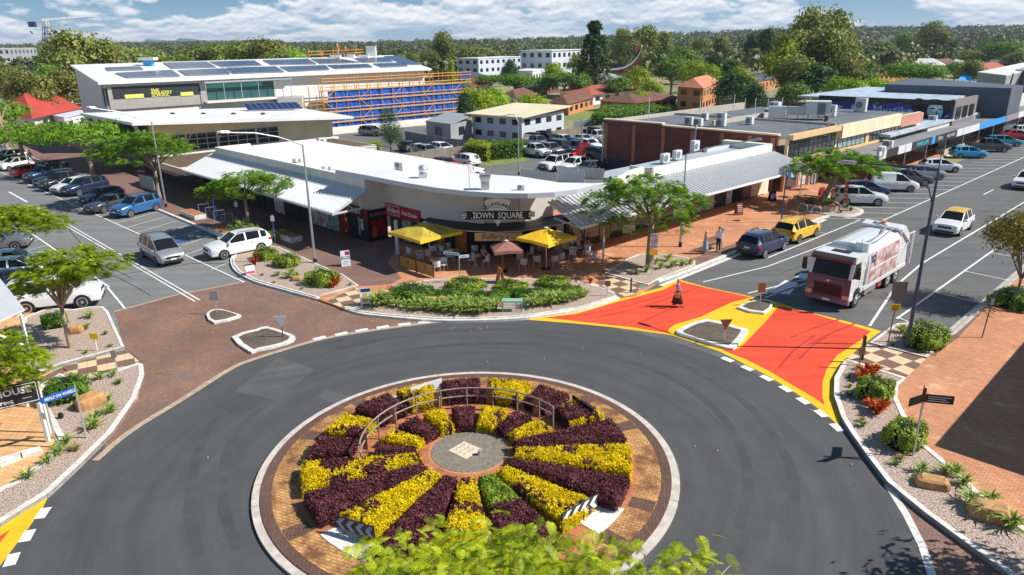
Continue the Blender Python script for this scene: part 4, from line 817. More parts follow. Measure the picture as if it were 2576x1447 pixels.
    if rack:
        zt=max(s_[3]for s_ in st);rk=MB()
        for x in(.1,-.5,-1.1,-1.6):rk.box(x-.03,x+.03,-h*.68,h*.68,zt+.02,zt+.10)
        for y in(-h*.66,h*.66):rk.box(-1.75,.2,y-.03,y+.03,zt+.05,zt+.13)
        rk.box(-1.5,0,-.5,.3,zt+.13,zt+.28);rk.obj('roof_rack',m_trim,t)
    if bullbar:
        bb=MB();xb=xf_+.14;bb.tube([(xb-.3,-h*.85,.72),(xb,-h*.7,.74),(xb,h*.7,.74),(xb-.3,h*.85,.72)],.035,6);bb.tube([(xb,-h*.45,.5),(xb-.02,-h*.40,1.08),(xb-.02,h*.40,1.08),(xb,h*.45,.5)],.035,6);bb.box(xb-.2,xb,-h*.86,h*.86,.42,.62);bb.obj('bull_bar',m_trim,t)
        MB().tube([(.9,-h*.98,1.1),(.85,-h*.99,1.85),(.95,-h*.99,1.9)],.035,6).obj('snorkel',m_trim,t)
    return t
PROTO={}
def car(kind,col,px,py,head,label,z=.75,group=None,cat='car',name='parked_car',road=0.0,**kw):
    """(px, py): middle of the body as the photo shows it; head: compass heading of the nose in degrees, 0 = +x"""
    p=g(px,py,z);key=(kind,col,tuple(sorted(kw.items())));loc=(p.x,p.y,.02+road)
    if key not in PROTO:
        t=make_car(kind,col,**kw);PROTO[key]=t;t.matrix_basis=Matrix.Translation(loc)@Matrix.Rotation(R(head),4,'Z');tag(t,label,cat,group);t.name=name;return t
    t=dup(PROTO[key],loc,R(head),label,group);t['category']=cat;t.name=name
    if not group and 'group' in t:del t['group']
    return t
GL='cars parked along the left street';GR='cars nosed out of the bays on the right street';GC='cars in the car park behind the shops';GW='cars parked at the left picture edge'
car('suv','blue',342,517,246,'mid blue wagon reversed into the first occupied angled bay',group=GL,rails=True)
car('sedan','dgrey',277,508,246,'grey sedan between the mid blue wagon and dark blue hatch',group=GL)
car('hatch','dblue',256,493,246,'dark blue hatchback half hidden behind the grey sedan',group=GL,z=.6)
car('suv','navy',213,468,246,'very dark blue wagon nearest the tree trunk shade',group=GL,rails=True)
car('wagon','white',187,464,246,'white fronted wagon between dark cars in left bays',group=GL)
car('ute','black',163,455,246,'black utility with silver grille, left of white fronted wagon',group=GL)
car('suv','black',141,448,246,'black wagon between utility and dark van at left bays',group=GL)
car('4wd','dblue',120,438,246,'dark blue four wheel drive beside the red hatchback',group=GL,rack=True)
car('hatch','red',76,427,66,'bright red hatchback parked nose to the kerb',group=GL)
car('hatch','white',36,411,246,'white hatchback left of the slim tree trunk',group=GL)
car('hatch','grey',18,405,246,'grey hatchback behind the white one at the far left',group=GL)
car('suv','white',22,393,246,'white wagon farthest up the left street',group=GL)
car('sedan','grey',-8,402,246,'dark car cut off by left edge under the trees',group=GL)
car('mpv','silver',405,627,-47,'silver people mover driving down the left street',name='moving_car',rails=True)
car('suv','white',597,613,222,'white wagon parked beside the round shrubs with street shade in front',rails=True,group=GL,name='parked_car')
car('suv','grey',-10,604,20,'dark wagon under the poinciana crown at left edge',group=GW)
car('sedan','white',28,652,22,'white sedan behind the small left tree crown',group=GW)
car('hatch','white',42,673,22,'white hatchback between the sedan and dark hatchback',group=GW)
car('hatch','navy',36,706,22,'dark hatchback partly under the small poinciana',group=GW)
car('4wd','white',142,742,20,'large white four wheel drive behind the slim poinciana',group=GW)
# right street
car('suv','navy',1921,607,43,'navy wagon parked at kerb behind the yellow one',rails=True,group='cars along the right kerb',z=.8)
car('suv','yellow',2005,577,43,'bright yellow small wagon with roof rails',rails=True,group='cars along the right kerb',z=.7)
car('suv','white',2400,558,224,'white cab with yellow roof driving towards the crossing',name='taxi',cat='taxi',roofcol='yellow')
car('suv','white',2585,453,224,'white car cut by right edge following the taxi',name='moving_car')
car('suv','white',2162,493,-9,'white wagon in the bay nearest the planter',group=GR)
car('hatch','dblue',2178,476,-9,'dark blue low hatchback behind the nearest white wagon',group=GR,z=.6)
car('van','white',2246,457,-9,'white panel van with dark side windows',group=GR,cat='van',z=.9)
car('suv','dgrey',2284,447,-9,'dark grey wagon just beyond the panel van',group=GR)
car('hatch','silver',2325,436,-9,'silver hatchback between dark grey wagon and white hatch',group=GR,z=.6)
car('hatch','white',2366,416,-9,'white tall hatchback before the empty bays',group=GR,z=.7)
car('hatch','sky',2436,383,-9,'light blue hatchback standing alone in its bays',group=GR,z=.7)
car('ute','dgrey',2487,366,-9,'dark grey utility behind the light blue hatchback',group=GR,z=.8)
car('wagon','teal',2524,354,-9,'teal wagon at upper right of the bays',group=GR)
car('sedan','red',2556,338,-9,'dark red sedan at the right edge of bays',group=GR)
car('suv','white',2590,330,-9,'white car farthest along the bays at the edge',group=GR)
# car park
for a in[('wagon','silver',966,421,-50,'pale beige wagon nearest the beige building',{}),('hatch','silver',1022,428,-50,'pale silver hatchback in front of rooftop air conditioner',{}),('suv','white',1066,418,130,'white wagon with dark rear window before the timber fence',{}),
    ('hatch','red',1121,411,-50,'red small hatchback with black roof',{'roofcol':'black'}),('suv','white',1168,403,130,'white wagon right of the red hatchback',{}),('sedan','white',1165,431,205,'white sedan parked crosswise above the shop roof',{}),
    ('sedan','white',1056,374,-50,'white sedan beyond the timber fence',{}),('wagon','white',1112,372,-50,'white wagon beyond the fence beside the hedge',{}),('hatch','black',1030,368,-50,'dark hatchback beyond the fence near the conifer',{}),
    ('ute','white',1346,379,-52,'white utility with bull bar beside the hedge',{'bullbar':True}),('ute','silver',1381,377,-52,'silver white utility second from the hedge',{}),('4wd','navy',1413,372,-52,'dark four wheel drive third from the hedge',{'bullbar':True}),('ute','dblue',1449,371,-52,'dark blue utility fourth from hedge',{}),('wagon','white',1480,363,-52,'white wagon beside the brick building corner',{}),
    ('4wd','white',1400,413,-135,'white four wheel drive with black bull bar and snorkel',{'bullbar':True,'rack':True}),('suv','white',1443,415,-135,'white wagon next to the red deck chair',{}),('hatch','dgrey',1480,421,-135,'grey hatchback in front of the brick wall',{}),('suv','black',1508,388,-52,'black car half hidden by brick building corner',{}),
    ('ute','silver',1350,358,-52,'silver utility with a ladder rack in the back row',{'rack':True}),('4wd','black',1380,355,-52,'black four wheel drive with roof load in the back row',{'rack':True}),('ute','white',1416,356,-52,'white utility in the back row along the fence',{}),('hatch','blue',1447,359,-52,'blue hatchback in the back row',{}),('sedan','white',1468,350,-52,'white sedan in back row near brick wall',{}),('4wd','white',1500,345,-52,'white four wheel drive with black roof rack at the fence',{'rack':True}),('suv','grey',935,330,-30,'grey wagon on the upper terrace beside the scaffold',{}),('wagon','silver',1075,378,-50,'silver wagon between the two white cars beyond the fence',{})]:
    car(a[0],a[1],a[2],a[3],a[4],a[5],group=GC,**a[6])

# garbage truck
def truck():
    c=s2w(13.35,-16.6);t=thing('garbage_truck','white garbage truck with printed side panel waiting at the crossing','truck',(c.x,c.y,.02),R(224));W_=PAINT['white']
    # x forward; cab front at +4.6, tail at -4.6; width 2.5
    m_mv=mat('truck_plum',c8(104,64,84),.4,coat=.5);m_cab=PAINT['white']
    cab=MB();pr=[(4.60,.55),(4.62,1.30),(4.55,1.85),(4.20,2.85),(4.0,3.02),(2.75,3.02),(2.72,.75),(3.0,.75),(3.0,.95),(3.25,1.15),(3.75,1.15),(4.0,.95),(4.0,.55)]
    for sg in(0,):cab.rings([[(x,y,z)for x,z in pr]for y in(-1.2,1.2)])
    cab.obj('cab',m_cab,t)
    MB().add([(4.585,-1.02,1.86),(4.585,1.02,1.86),(4.27,.98,2.78),(4.27,-.98,2.78)],[(0,1,2,3)]).obj('windscreen',m_cglass,t)
    MB().rings([[(4.63,y,.62),(4.65,y,1.3),(4.60,y,1.84),(4.54,y,1.84),(4.55,y,.62)]for y in(-1.21,1.21)]).obj('front_panel',m_mv,t)
    MB().rings([[(4.655,y,.78),(4.672,y,1.42),(4.64,y,1.42),(4.64,y,.78)]for y in(-.78,.78)]).obj('grille',mat('grille_plum',c8(44,18,26),.5,var=.5,vs=30),t)
    MB().rings([[(4.672,y,1.52),(4.655,y,1.74),(4.62,y,1.74),(4.63,y,1.52)]for y in(-.95,.95)]).obj('badge_panel',m_mv,t)
    bd=MB();bd.tube([(4.68,-.22,1.56),(4.675,.22,1.68)],.012,5);bd.tube([(4.66,0,1.62),(4.69,0,1.62)],.07,14);bd.obj('badge',m_rim,t)
    MB().rings([[(4.64,y,.38),(4.68,y,.62),(4.5,y,.66),(4.4,y,.38)]for y in(-1.22,1.22)]).obj('bumper',PAINT['mauve'],t)
    MB().box(4.682,4.70,-.2,.2,.45,.57).obj('number_plate',m_plate,t)
    for sg in(-1,1):
        MB().box(4.60,4.69,min(sg*.86,sg*1.21),max(sg*.86,sg*1.21),.68,.92).obj('headlight',mat('truck_lamp',c8(214,168,150),.15),t)
        MB().add([(4.50,sg*1.206,1.88),(3.45,sg*1.206,1.72),(3.45,sg*1.206,2.68),(4.20,sg*1.206,2.68)],[(0,1,2,3)]).obj('side_window',m_cglass,t)
        mr=MB();mr.tube([(4.35,sg*1.2,2.72),(4.52,sg*1.48,2.70),(4.52,sg*1.5,1.95)],.022,6);mr.box(4.46,4.60,min(sg*1.38,sg*1.62),max(sg*1.38,sg*1.62),1.98,2.42);mr.box(4.46,4.60,min(sg*1.40,sg*1.60),max(sg*1.40,sg*1.60),2.46,2.66);mr.obj('mirror',m_trim,t)
        MB().box(2.85,3.35,min(sg*1.16,sg*1.23),max(sg*1.16,sg*1.23),.46,.56).obj('step',m_metal,t)
        MB().add([(3.35,sg*1.212,1.05),(3.38,sg*1.212,1.05),(3.38,sg*1.212,2.75),(3.35,sg*1.212,2.75)],[(0,1,2,3)]).obj('door_seam',m_trim,t)
        gr=MB();gr.tube([(2.86,sg*1.22,1.3),(2.86,sg*1.30,1.5),(2.86,sg*1.30,2.3),(2.86,sg*1.22,2.5)],.02,6);gr.obj('grab_handle',m_alu,t)
    MB().rings([[(4.56,y,2.74),(4.60,y,2.92),(4.22,y,3.06),(4.18,y,2.9)]for y in(-1.16,1.16)]).obj('sun_visor',mat('visor',(.05,.035,.04),.25),t)
    MB().box(3.0,3.55,-.5,.5,3.02,3.05).obj('roof_hatch',m_trim,t)
    MB().box(-4.1,4.1,-.45,.45,.55,.85).obj('chassis',m_trim,t)
    # body: rounded hopper body
    bp=[(1.22,.98),(1.24,1.6),(1.25,2.4),(1.18,2.95),(1.0,3.22),(.6,3.33),(0,3.36)];ring=lambda x,k=1:[(x,y*k,z)for y,z in bp]+[(x,-y*k,z)for y,z in bp[-2::-1]]
    MB().rings([ring(2.30,.97),ring(2.2),ring(-2.6)],smooth_:=0).obj('body',W_,t,smooth=False)
    MB().box(2.31,2.36,-1.0,1.0,1.0,3.15).obj('bulkhead',mat('bulkhead_grey',(.62,.64,.64),.5),t)
    MB().box(2.3,2.62,.45,1.15,2.0,3.52).obj('pump_housing',W_,t)
    MB().box(2.36,2.5,.5,1.1,1.0,2.0).obj('hose_bundle',m_trim,t)
    # printed side panels
    m_mur=mat('printed_panel',c8(150,98,92),.45,col2=c8(226,206,206),vs=2.2,vdet=12)
    for sg in(-1,1):
        P=MB();zz=[(1.236,1.02),(1.256,1.6),(1.266,2.4),(1.225,2.85)]
        for k in range(3):P.add([(2.1,sg*zz[k][0],zz[k][1]),(-2.35,sg*zz[k][0],zz[k][1]),(-2.35,sg*zz[k+1][0],zz[k+1][1]),(2.1,sg*zz[k+1][0],zz[k+1][1])],[(0,1,2,3)])
        P.obj('printed_panel',m_mur,t)
        q=MB().box(1.45,2.0,min(sg*1.25,sg*1.272),max(sg*1.25,sg*1.272),2.28,2.72);q.obj('blue_label',mat('label_blue',c8(36,52,120),.5),t)
        q=MB();textmb(q,'WASTE' if False else 'M',.3,lambda x,y,o:Vector((1.72-sg*x*-1,sg*1.276,2.5+y)));q.obj('label_mark',m_plate,t)
        MB().box(-2.4,2.1,min(sg*1.26,sg*1.28),max(sg*1.26,sg*1.28),1.86,1.93).obj('panel_stripe',m_plate,t)
        MB().box(-4.2,2.6,min(sg*1.0,sg*1.24),max(sg*1.0,sg*1.24),.78,.98).obj('side_skirt',W_,t)
        MB().box(.6,2.3,min(sg*.7,sg*1.2),max(sg*.7,sg*1.2),.42,.78).obj('tank',m_metal,t)
        MB().box(-.25,.3,min(sg*1.0,sg*1.22),max(sg*1.0,sg*1.22),.42,.78).obj('tool_box',m_tl,t)
        # rear loader arms
        a=MB();a.tube([(-2.7,sg*1.22,3.2),(-4.1,sg*1.25,2.3),(-4.35,sg*1.25,1.2)],.09,6);a.tube([(-2.75,sg*1.23,1.2),(-3.9,sg*1.24,2.5)],.06,6);a.obj('loader_arm',W_,t)
        a=MB();a.tube([(-4.3,sg*1.36,.9),(-4.4,sg*1.36,2.9)],.05,6);a.obj('lift_rail',W_,t)
        MB().box(-4.52,-4.44,min(sg*.9,sg*1.2),max(sg*.9,sg*1.2),.95,1.15).obj('tail_light',m_tl,t)
    hp=[(-2.6,.9),(-2.6,3.42),(-3.3,3.48),(-4.25,2.7),(-4.45,1.5),(-4.2,.75)]
    MB().rings([[(x,y,z)for x,z in hp]for y in(-1.2,1.2)]).obj('rear_hopper',W_,t)
    MB().rings([[(x,y,z)for x,z in((-2.3,3.38),(-2.3,3.52),(-3.0,3.62),(-3.5,3.42),(-3.4,3.30))]for y in(-1.1,1.1)]).obj('top_beam',W_,t)
    pp=MB();pp.tube([(2.4,.75,3.45),(1.0,.8,3.44),(-.6,.7,3.47),(-2.2,.4,3.6),(-2.6,-.5,3.62)],.05,6);pp.tube([(2.2,.95,3.36),(.6,.98,3.34),(-2.2,.8,3.5)],.04,6);pp.obj('hydraulic_pipe',m_metal,t)
    MB().tube([(3.0,.9,3.0),(3.0,.92,3.9)],.012,5).obj('aerial',m_trim,t)
    MB().box(-2.95,-2.75,-.15,.15,3.62,3.72).obj('beacon',mat('beacon_amber',c8(240,140,30),.3),t)
    for x,dbl in((3.5,0),(-1.35,1),(-2.65,1)):
        for sg in(-1,1):
            w_=MB().tube([(x,sg*(1.22),.50),(x,sg*(.92 if not dbl else .66),.50)],.50,22);wo=w_.obj('wheel',m_tyre,t)
            r_=MB().tube([(x,sg*1.14,.5),(x,sg*1.226,.5)],.29,16);r_.tube([(x,sg*1.22,.5),(x,sg*1.27,.5)],.10,8);r_.obj('rim',m_rim,wo)
truck()
# ------------------------------------------------------------------ buildings: the corner shops
m_rend=mat('render_beige',c8(208,203,196),.85,var=.06,vs=.6);m_rendw=mat('render_white',c8(226,222,214),.8,var=.06,vs=.8,col2=None)
m_corr=mat('corrugated_white',(.64,.65,.66),.4,var=.04,vs=2);m_fascia=mat('fascia_pale_blue',c8(196,202,210),.5)
m_cream=mat('cream_render',c8(232,212,180),.85,var=.08,vs=.7);m_darkr=mat('dark_flat_roof',c8(104,108,114),.8,var=.15,vs=.4);m_brownroof=mat('brown_roof_sheet',c8(104,84,68),.8,var=.15,vs=1)
m_red=mat('sign_red',c8(164,24,36),.5);m_txtw=mat('letter_white',(.80,.80,.78),.5);m_txtk=mat('letter_black',(.02,.02,.025),.5);m_sgrey=mat('sign_pale',c8(214,216,222),.5)
m_shop=mat('shop_glass',(.035,.045,.048),.06,spec=.8);m_poster=mat('poster_mixed',c8(222,216,212),.5,col2=c8(150,120,112),vs=2.6,vdet=9);m_post2=mat('poster_teal',c8(70,110,116),.4,col2=c8(170,190,190),vs=4,vdet=8)
m_louv=mat('grille_grey',(.20,.21,.22),.5)
def part(name,mb,m,parent,**k):return mb.obj(name,m,parent,world=True,**k)
def sbox(name,parent,m,s0,s1,t0,t1,z0,z1,**k):
    """box whose sides follow the streets"""
    P=[s2w(s,t)for s,t in((s0,t0),(s1,t0),(s1,t1),(s0,t1))];return part(name,MB().prism([(p.x,p.y)for p in P],z0,z1),m,parent,**k)
def wbox(name,parent,m,A,B,u0,u1,z0,z1,o0,o1,**k):
    """box on the wall A-B: along u, height z, out from the wall o"""
    f=wallframe(A,B);V=[f(u,z,o)for o in(o0,o1)for u,z in((u0,z0),(u1,z0),(u1,z1),(u0,z1))]
    mb=MB().add(V,[(0,1,2,3),(7,6,5,4),(4,5,1,0),(5,6,2,1),(6,7,3,2),(7,4,0,3)]);return part(name,mb,m,parent,**k)
def wtext(parent,A,B,u,z,s,size,m,off=.03,name='lettering',**k):
    f=wallframe(A,B);mb=MB();textmb(mb,s,size,lambda x,y,o:f(u+x,z+y,off),**k)
    return part(name,mb,m,parent)
def gridwin(parent,A,B,u0,u1,z0,z1,nx,nz,off=.0,glass=None,frame=None,fw=.05,name='window'):
    w=wbox(name,parent,glass or m_glass,A,B,u0,u1,z0,z1,off,off+.04);f=wallframe(A,B);mb=MB()
    def bar(a,b,c,d):
        V=[f(u,z,o)for o in(off+.02,off+.075)for u,z in((a,c),(b,c),(b,d),(a,d))];mb.add(V,[(4,5,6,7),(0,1,5,4),(1,2,6,5),(2,3,7,6),(3,0,4,7)])
    for i in range(nx+1):u=u0+(u1-u0)*i/nx;bar(u-fw/2,u+fw/2,z0,z1)
    for i in range(nz+1):z=z0+(z1-z0)*i/nz;bar(u0,u1,z-fw/2,z+fw/2)
    o=part('frame',mb,frame or m_alu,None);o.parent=w;o.matrix_parent_inverse=Matrix.Identity(4)
    # same space as the window: both are expressed relative to the thing
    iv=parent.matrix_basis.inverted();o.data.transform(iv);return w
def roofpoly(name,parent,m,P,th=.18,**k):
    """sloping slab through world points"""
    mb=MB();n=len(P);V=[tuple(p)for p in P]+[(p[0],p[1],p[2]-th)for p in P];mb.add(V,[tuple(range(n)),tuple(range(2*n-1,n-1,-1))]+[(i,i+n,(i+1)%n+n,(i+1)%n)for i in range(n)]);return part(name,mb,m,parent,**k)
def veranda(name,parent,m,Ptop0,Ptop1,Pbot0,Pbot1,pitch=.34,depth=.10,th=.05):
    """corrugated sheet from its top edge down to its eave"""
    L_=(Ptop1-Ptop0).length;n=int(L_/pitch);mb=MB();rows=[]
    for i in range(n):
        for f_,dz in((0,0),(.62,0),(.70,depth),(.92,depth)):u=(i+f_)/n;a=Ptop0.lerp(Ptop1,u);b=Pbot0.lerp(Pbot1,u);rows.append((a+Vector((0,0,dz)),b+Vector((0,0,dz))))
    V=[];
    for a,b in rows:V+=[tuple(a),tuple(b),(b.x,b.y,b.z-th),(a.x,a.y,a.z-th)]
    F=[]
    for i in range(len(rows)-1):
        o=i*4
        for k in range(4):F.append((o+k,o+(k+1)%4,o+4+(k+1)%4,o+4+k))
    F+=[(0,3,2,1),tuple(len(V)-4+q for q in(0,1,2,3))];mb.add(V,F);return part(name,mb,m,parent)
def aircon(px,py,z,w_=.9,d=.38,h=.8,rz=0,fans=1,label='',loc=None,group='rooftop air conditioners'):
    p=loc or g(px,py,z);t=thing('air_conditioner',label,'air conditioner',p,rz,group)
    MB().box(-w_/2,w_/2,-d/2,d/2,.06,h).obj('casing',mat('aircon_white',(.66,.67,.66),.5),t)
    ft=MB();ft.box(-w_/2+.05,-w_/2+.12,-d/2-.03,d/2+.03,0,.06);ft.box(w_/2-.12,w_/2-.05,-d/2-.03,d/2+.03,0,.06);ft.obj('foot',m_trim,t)
    for k in range(fans):
        zc_=.06+(h-.06)*(k+.5)/fans;q=MB();q.tube([(-w_*.12,-d/2+.01,zc_),(-w_*.12,-d/2-.02,zc_)],min(w_*.32,(h/fans)*.40),16);q.obj('fan_grille',m_louv,t)
    return t

TS=thing('corner_shop_building','white roofed corner building with curved front carrying the black town square sign','building',s2w(0,10))
# roofs
edge=[s2w(-1.75,17.6),s2w(-1.5,13),s2w(-1.4,9),s2w(-1.1,6),s2w(-.5,3.6),s2w(.4,1.6),s2w(1.6,.1),s2w(3.0,-.9),s2w(4.6,-1.35),s2w(8.2,-1.35),g(1490,461,5.36),g(1405,459,5.36),g(1310,444,5.36),g(1190,436,5.36),g(1060,441,5.36),g(960,420,5.36)]
roofpoly('corner_roof',TS,m_roofw,[Vector((p.x,p.y,5.36))for p in edge],.30)
gt=MB();ribbon(gt,[(p.x,p.y)for p in edge[:10]],-.10,.02,5.08,5.40);part('gutter',gt,m_fascia,TS)
sbox('wing_roof',TS,m_roofw,-1.15,9.2,17.9,41.0,4.0,4.72)
sbox('wing_roof',TS,m_roofw,1,9,14.1,17.9,4.0,4.70)
rs=MB()
for k in range(46):
    t_=18.1+.5*k;P=[s2w(s,t)for s,t in((-1.0,t_),(9.1,t_),(9.1,t_+.03),(-1.0,t_+.03))];rs.prism([(p.x,p.y)for p in P],4.70,4.742)
part('roof_ribs',rs,m_roofw,TS)['kind']='stuff'
# left wing front wall, parapet, veranda
sbox('parapet',TS,m_rendw,-1.42,-1.12,14.25,41.2,2.7,5.0);sbox('parapet',TS,m_rendw,-1.1,2.2,40.9,41.2,4.0,5.0)
sbox('shop_floor',TS,m_conc,-1.4,9.0,14.4,41.0,.1,.16);sbox('rear_wall',TS,m_rendw,8.9,9.2,14.1,41.0,0,4.7)
veranda('veranda_roof',TS,m_corr,s2w(-1.43,14.1,4.25),s2w(-1.43,42.0,4.25),s2w(-4.5,13.9,2.98),s2w(-4.5,42.2,2.98))
ef=MB();ribbon(ef,[s2w(-4.54,13.8),s2w(-4.54,42.3)],-.06,.06,2.84,3.0);part('veranda_gutter',ef,m_fascia,TS)
q=MB();q.tube([s2w(-1.45,14.0,4.2),s2w(-4.5,13.9,2.92)],.09,4);q.tube([s2w(-1.45,14.0,2.95),s2w(-4.5,13.9,2.90)],.08,4);q.tube([s2w(-2.1,14.0,2.95),s2w(-2.1,14.0,3.9)],.07,6);part('veranda_truss',q,m_fascia,TS)
A1,B1=s2w(-1.44,41.0),s2w(-1.44,14.2)
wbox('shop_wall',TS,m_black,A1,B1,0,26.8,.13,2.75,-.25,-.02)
u0=0
for i,(wd,kd)in enumerate(((1.6,'g'),(1.6,'g'),(1.4,'k'),(1.8,'g'),(1.8,'g'),(1.4,'d'),(1.9,'g'),(1.9,'p'),(1.2,'k'),(1.9,'g'),(1.7,'g'),(1.5,'p'),(1.4,'p'),(1.5,'t'))):
    mm={'g':m_shop,'k':m_black,'d':m_dark,'p':m_poster,'t':m_post2}[kd]
    if kd!='k':wbox('shop_window',TS,mm,A1,B1,u0+.06,u0+wd-.06,.22,2.45,0,.03)
    u0+=wd
m_artr=mat('menu_art_red',c8(150,16,22),.5,col2=c8(84,8,14),vs=1.5,vdet=3)
U=lambda px,py,A,B:onwall(px,py,A,B)
wbox('pizza_panel',TS,m_artr,A1,B1,22.7,24.0,.18,2.75,0,.05);wbox('pizza_panel',TS,m_artr,A1,B1,26.3,26.8,1.9,2.7,0,.05)
pz=MB();f1=wallframe(A1,B1)
def disc(mb,f,u,z,r,off,n=14,mi=0):mb.poly([f(u+r*math.cos(2*PI*k/n),z+r*math.sin(2*PI*k/n),off)for k in range(n)],mi)
for u,z,r,mi in((23.0,1.5,.28,1),(23.6,1.9,.12,0),(23.75,1.45,.16,0),(23.3,.8,.2,1),(23.8,2.2,.1,0),(23.6,.5,.1,0)):disc(pz,f1,u,z,r,.054+.002*mi,mi=mi)
part('pizza_art',pz,[mat('art_yellow',c8(230,180,60),.5),mat('art_deep',c8(90,14,16),.5)],TS)
wtext(TS,A1,B1,23.3,2.5,'REAL',.30,m_txtw,.055,shear=.2)
wbox('sign_board',TS,m_black,A1,B1,24.05,26.25,2.05,2.78,.0,.10);wtext(TS,A1,B1,25.15,2.42,'CRUST',.62,m_txtw,.115,bold=.012,sx=1.02)
wbox('shop_door',TS,m_dark,A1,B1,24.1,25.6,.15,2.0,0,.03);wbox('menu_poster',TS,m_post2,A1,B1,25.5,25.75,.5,1.95,.03,.06);wbox('menu_poster',TS,m_poster,A1,B1,25.85,26.2,1.0,1.85,.03,.06)
# returning wall with the flavour panel, then the real estate front
A2,B2=s2w(-1.44,14.2),s2w(.32,14.2)
wbox('return_wall',TS,m_rend,A2,B2,0,1.76,2.62,5.1,-.2,0);wbox('return_wall',TS,m_black,A2,B2,0,1.76,.13,2.62,-.2,-.01)
wbox('pizza_panel',TS,m_artr,A2,B2,.25,1.6,.35,1.75,0,.03);wtext(TS,A2,B2,.95,2.2,'FLAVOUR',.34,mat('letter_pink',c8(226,130,120),.5),.02,shear=.15)
pa=MB();f2=wallframe(A2,B2);
for u,z,r in((.55,1.2,.2),(.55,.75,.28)):disc(pa,f2,u,z,r,.034 if r<.25 else .036)
for u,z in((1.15,1.5),(.95,1.25),(1.35,1.1),(1.3,.7)):pa.poly([f2(u,z,.034),f2(u+.14,z+.2,.034),f2(u-.08,z+.2,.034)])
part('pizza_art',pa,mat('art_orange',c8(190,70,40),.5),TS)
FAC=[(.32,14.2),(.32,9.8),(.62,7.8),(1.25,6.0),(2.1,4.6),(3.15,3.65),(4.5,3.05),(6.9,2.75)]
fw_=[s2w(*p)for p in FAC];fc=MB();ribbon(fc,[(p.x,p.y)for p in smooth(fw_,5)],.0,.22,2.45,5.1);part('curved_facade',fc,m_rend,TS)
inn=[s2w(*p)for p in[(.6,14.2),(.6,9.9),(.95,8.0),(1.55,6.3),(2.4,4.95),(3.35,4.05),(4.6,3.4),(6.9,3.1)]]
ic_=MB();ribbon(ic_,[(p.x,p.y)for p in smooth(inn,4)],0,.2,.13,2.5);part('cafe_wall',ic_,mat('cafe_dark_wall',c8(38,30,26),.7,var=.3,vs=2),TS)
A3,B3=fw_[0],fw_[1]
wbox('sign_board',TS,m_red,A3,B3,.05,4.35,2.02,2.98,.0,.12)
e3=MB();f3=wallframe(A3,B3)
for a,b,c,d in((.25,1.85,2.16,2.2),(.25,1.85,2.86,2.9),(.25,.29,2.2,2.86),(1.81,1.85,2.2,2.86)):
    V=[f3(u,z,o)for o in(.12,.135)for u,z in((a,c),(b,c),(b,d),(a,d))];e3.add(V,[(4,5,6,7),(0,1,5,4),(1,2,6,5),(2,3,7,6),(3,0,4,7)])
part('sign_border',e3,m_txtw,TS)
wtext(TS,A3,B3,1.05,2.52,'Elders',.55,m_txtw,.135,shear=.18,bold=.014);wtext(TS,A3,B3,3.1,2.5,'Real Estate',.42,m_txtw,.135,bold=.008)
wbox('shop_window',TS,m_shop,A3,B3,.5,1.9,.3,1.95,-.2,.04);wbox('shop_window',TS,m_post2,A3,B3,2.0,3.1,.3,1.95,-.2,.04);wbox('shop_window',TS,m_shop,A3,B3,3.2,4.3,.3,1.95,-.2,.04)
# shaped wing walls either side of the sign
for(a,b,k)in(((.70,7.6),(2.05,4.7),0),((3.9,3.3),(6.95,2.72),1)):
    A,B=s2w(*a),s2w(*b);f=wallframe(A,B);L_=(B-A).length;mb=MB();pr=[]
    for i in range(9):
        u=i/8;cv=2.55+(1-u)**2.2*.0+(u if k else 1-u)**2.5*.0;pr.append((u*L_,(2.5+1.5*(1-math.cos((1-u)*PI/2))**1.2)if not k else 2.5+1.1*(1-math.cos(u*PI/2))**1.5))
    V=[f(u,z,o)for o in(.10,.22)for u,z in pr+[(L_,5.1),(0,5.1)]];n=len(pr)+2
    mb.add(V,[tuple(range(n))[::-1],tuple(range(n,2*n))]+[(i,(i+1)%n,(i+1)%n+n,i+n)for i in range(n)]);part('shaped_wall',mb,m_rend,TS)
# TOWN SQUARE sign
C0=s2w(1.55,2.95);dS=(s2w(3,-1.2)-s2w(0,1.8)).normalized();dS=Vector((1,-.02,0)).normalized()
A4=g(1147,560,3.0);B4=g(1357,560,3.0);cpt=gd(1252,541,s2w(1.62,4.25).y-.55);A4=cpt-dS*2.6;B4=cpt+dS*2.6;zc4=cpt.z
K4=(1345-1160)/FPX*0+(cpt.y*_cp+(CAMH-zc4)*_sp)/FPX
SG=thing('shop_sign','black town square name board with pale fan above on curved wall','sign',(cpt.x,cpt.y,zc4));W2,H2=88*K4,11.5*K4
def P4(x,y,o=0):return cpt+dS*(x*K4)+Vector((0,-o,-y*K4*1.04))
def slab4(name,pts_,o0,o1,m,par=SG):
    n=len(pts_);mb=MB().add([P4(x,y,o0)for x,y in pts_]+[P4(x,y,o1)for x,y in pts_],[tuple(range(n)),tuple(range(2*n-1,n-1,-1))]+[(i,i+n,(i+1)%n+n,(i+1)%n)for i in range(n)]);return part(name,mb,m,par)
slab4('border',[(-84,-12.5),(84,-12.5),(84,12),(-84,12)],0,.10,m_sgrey);slab4('name_board',[(-82.5,-11),(82.5,-11),(82.5,10.5),(-82.5,10.5)],.05,.13,m_black)
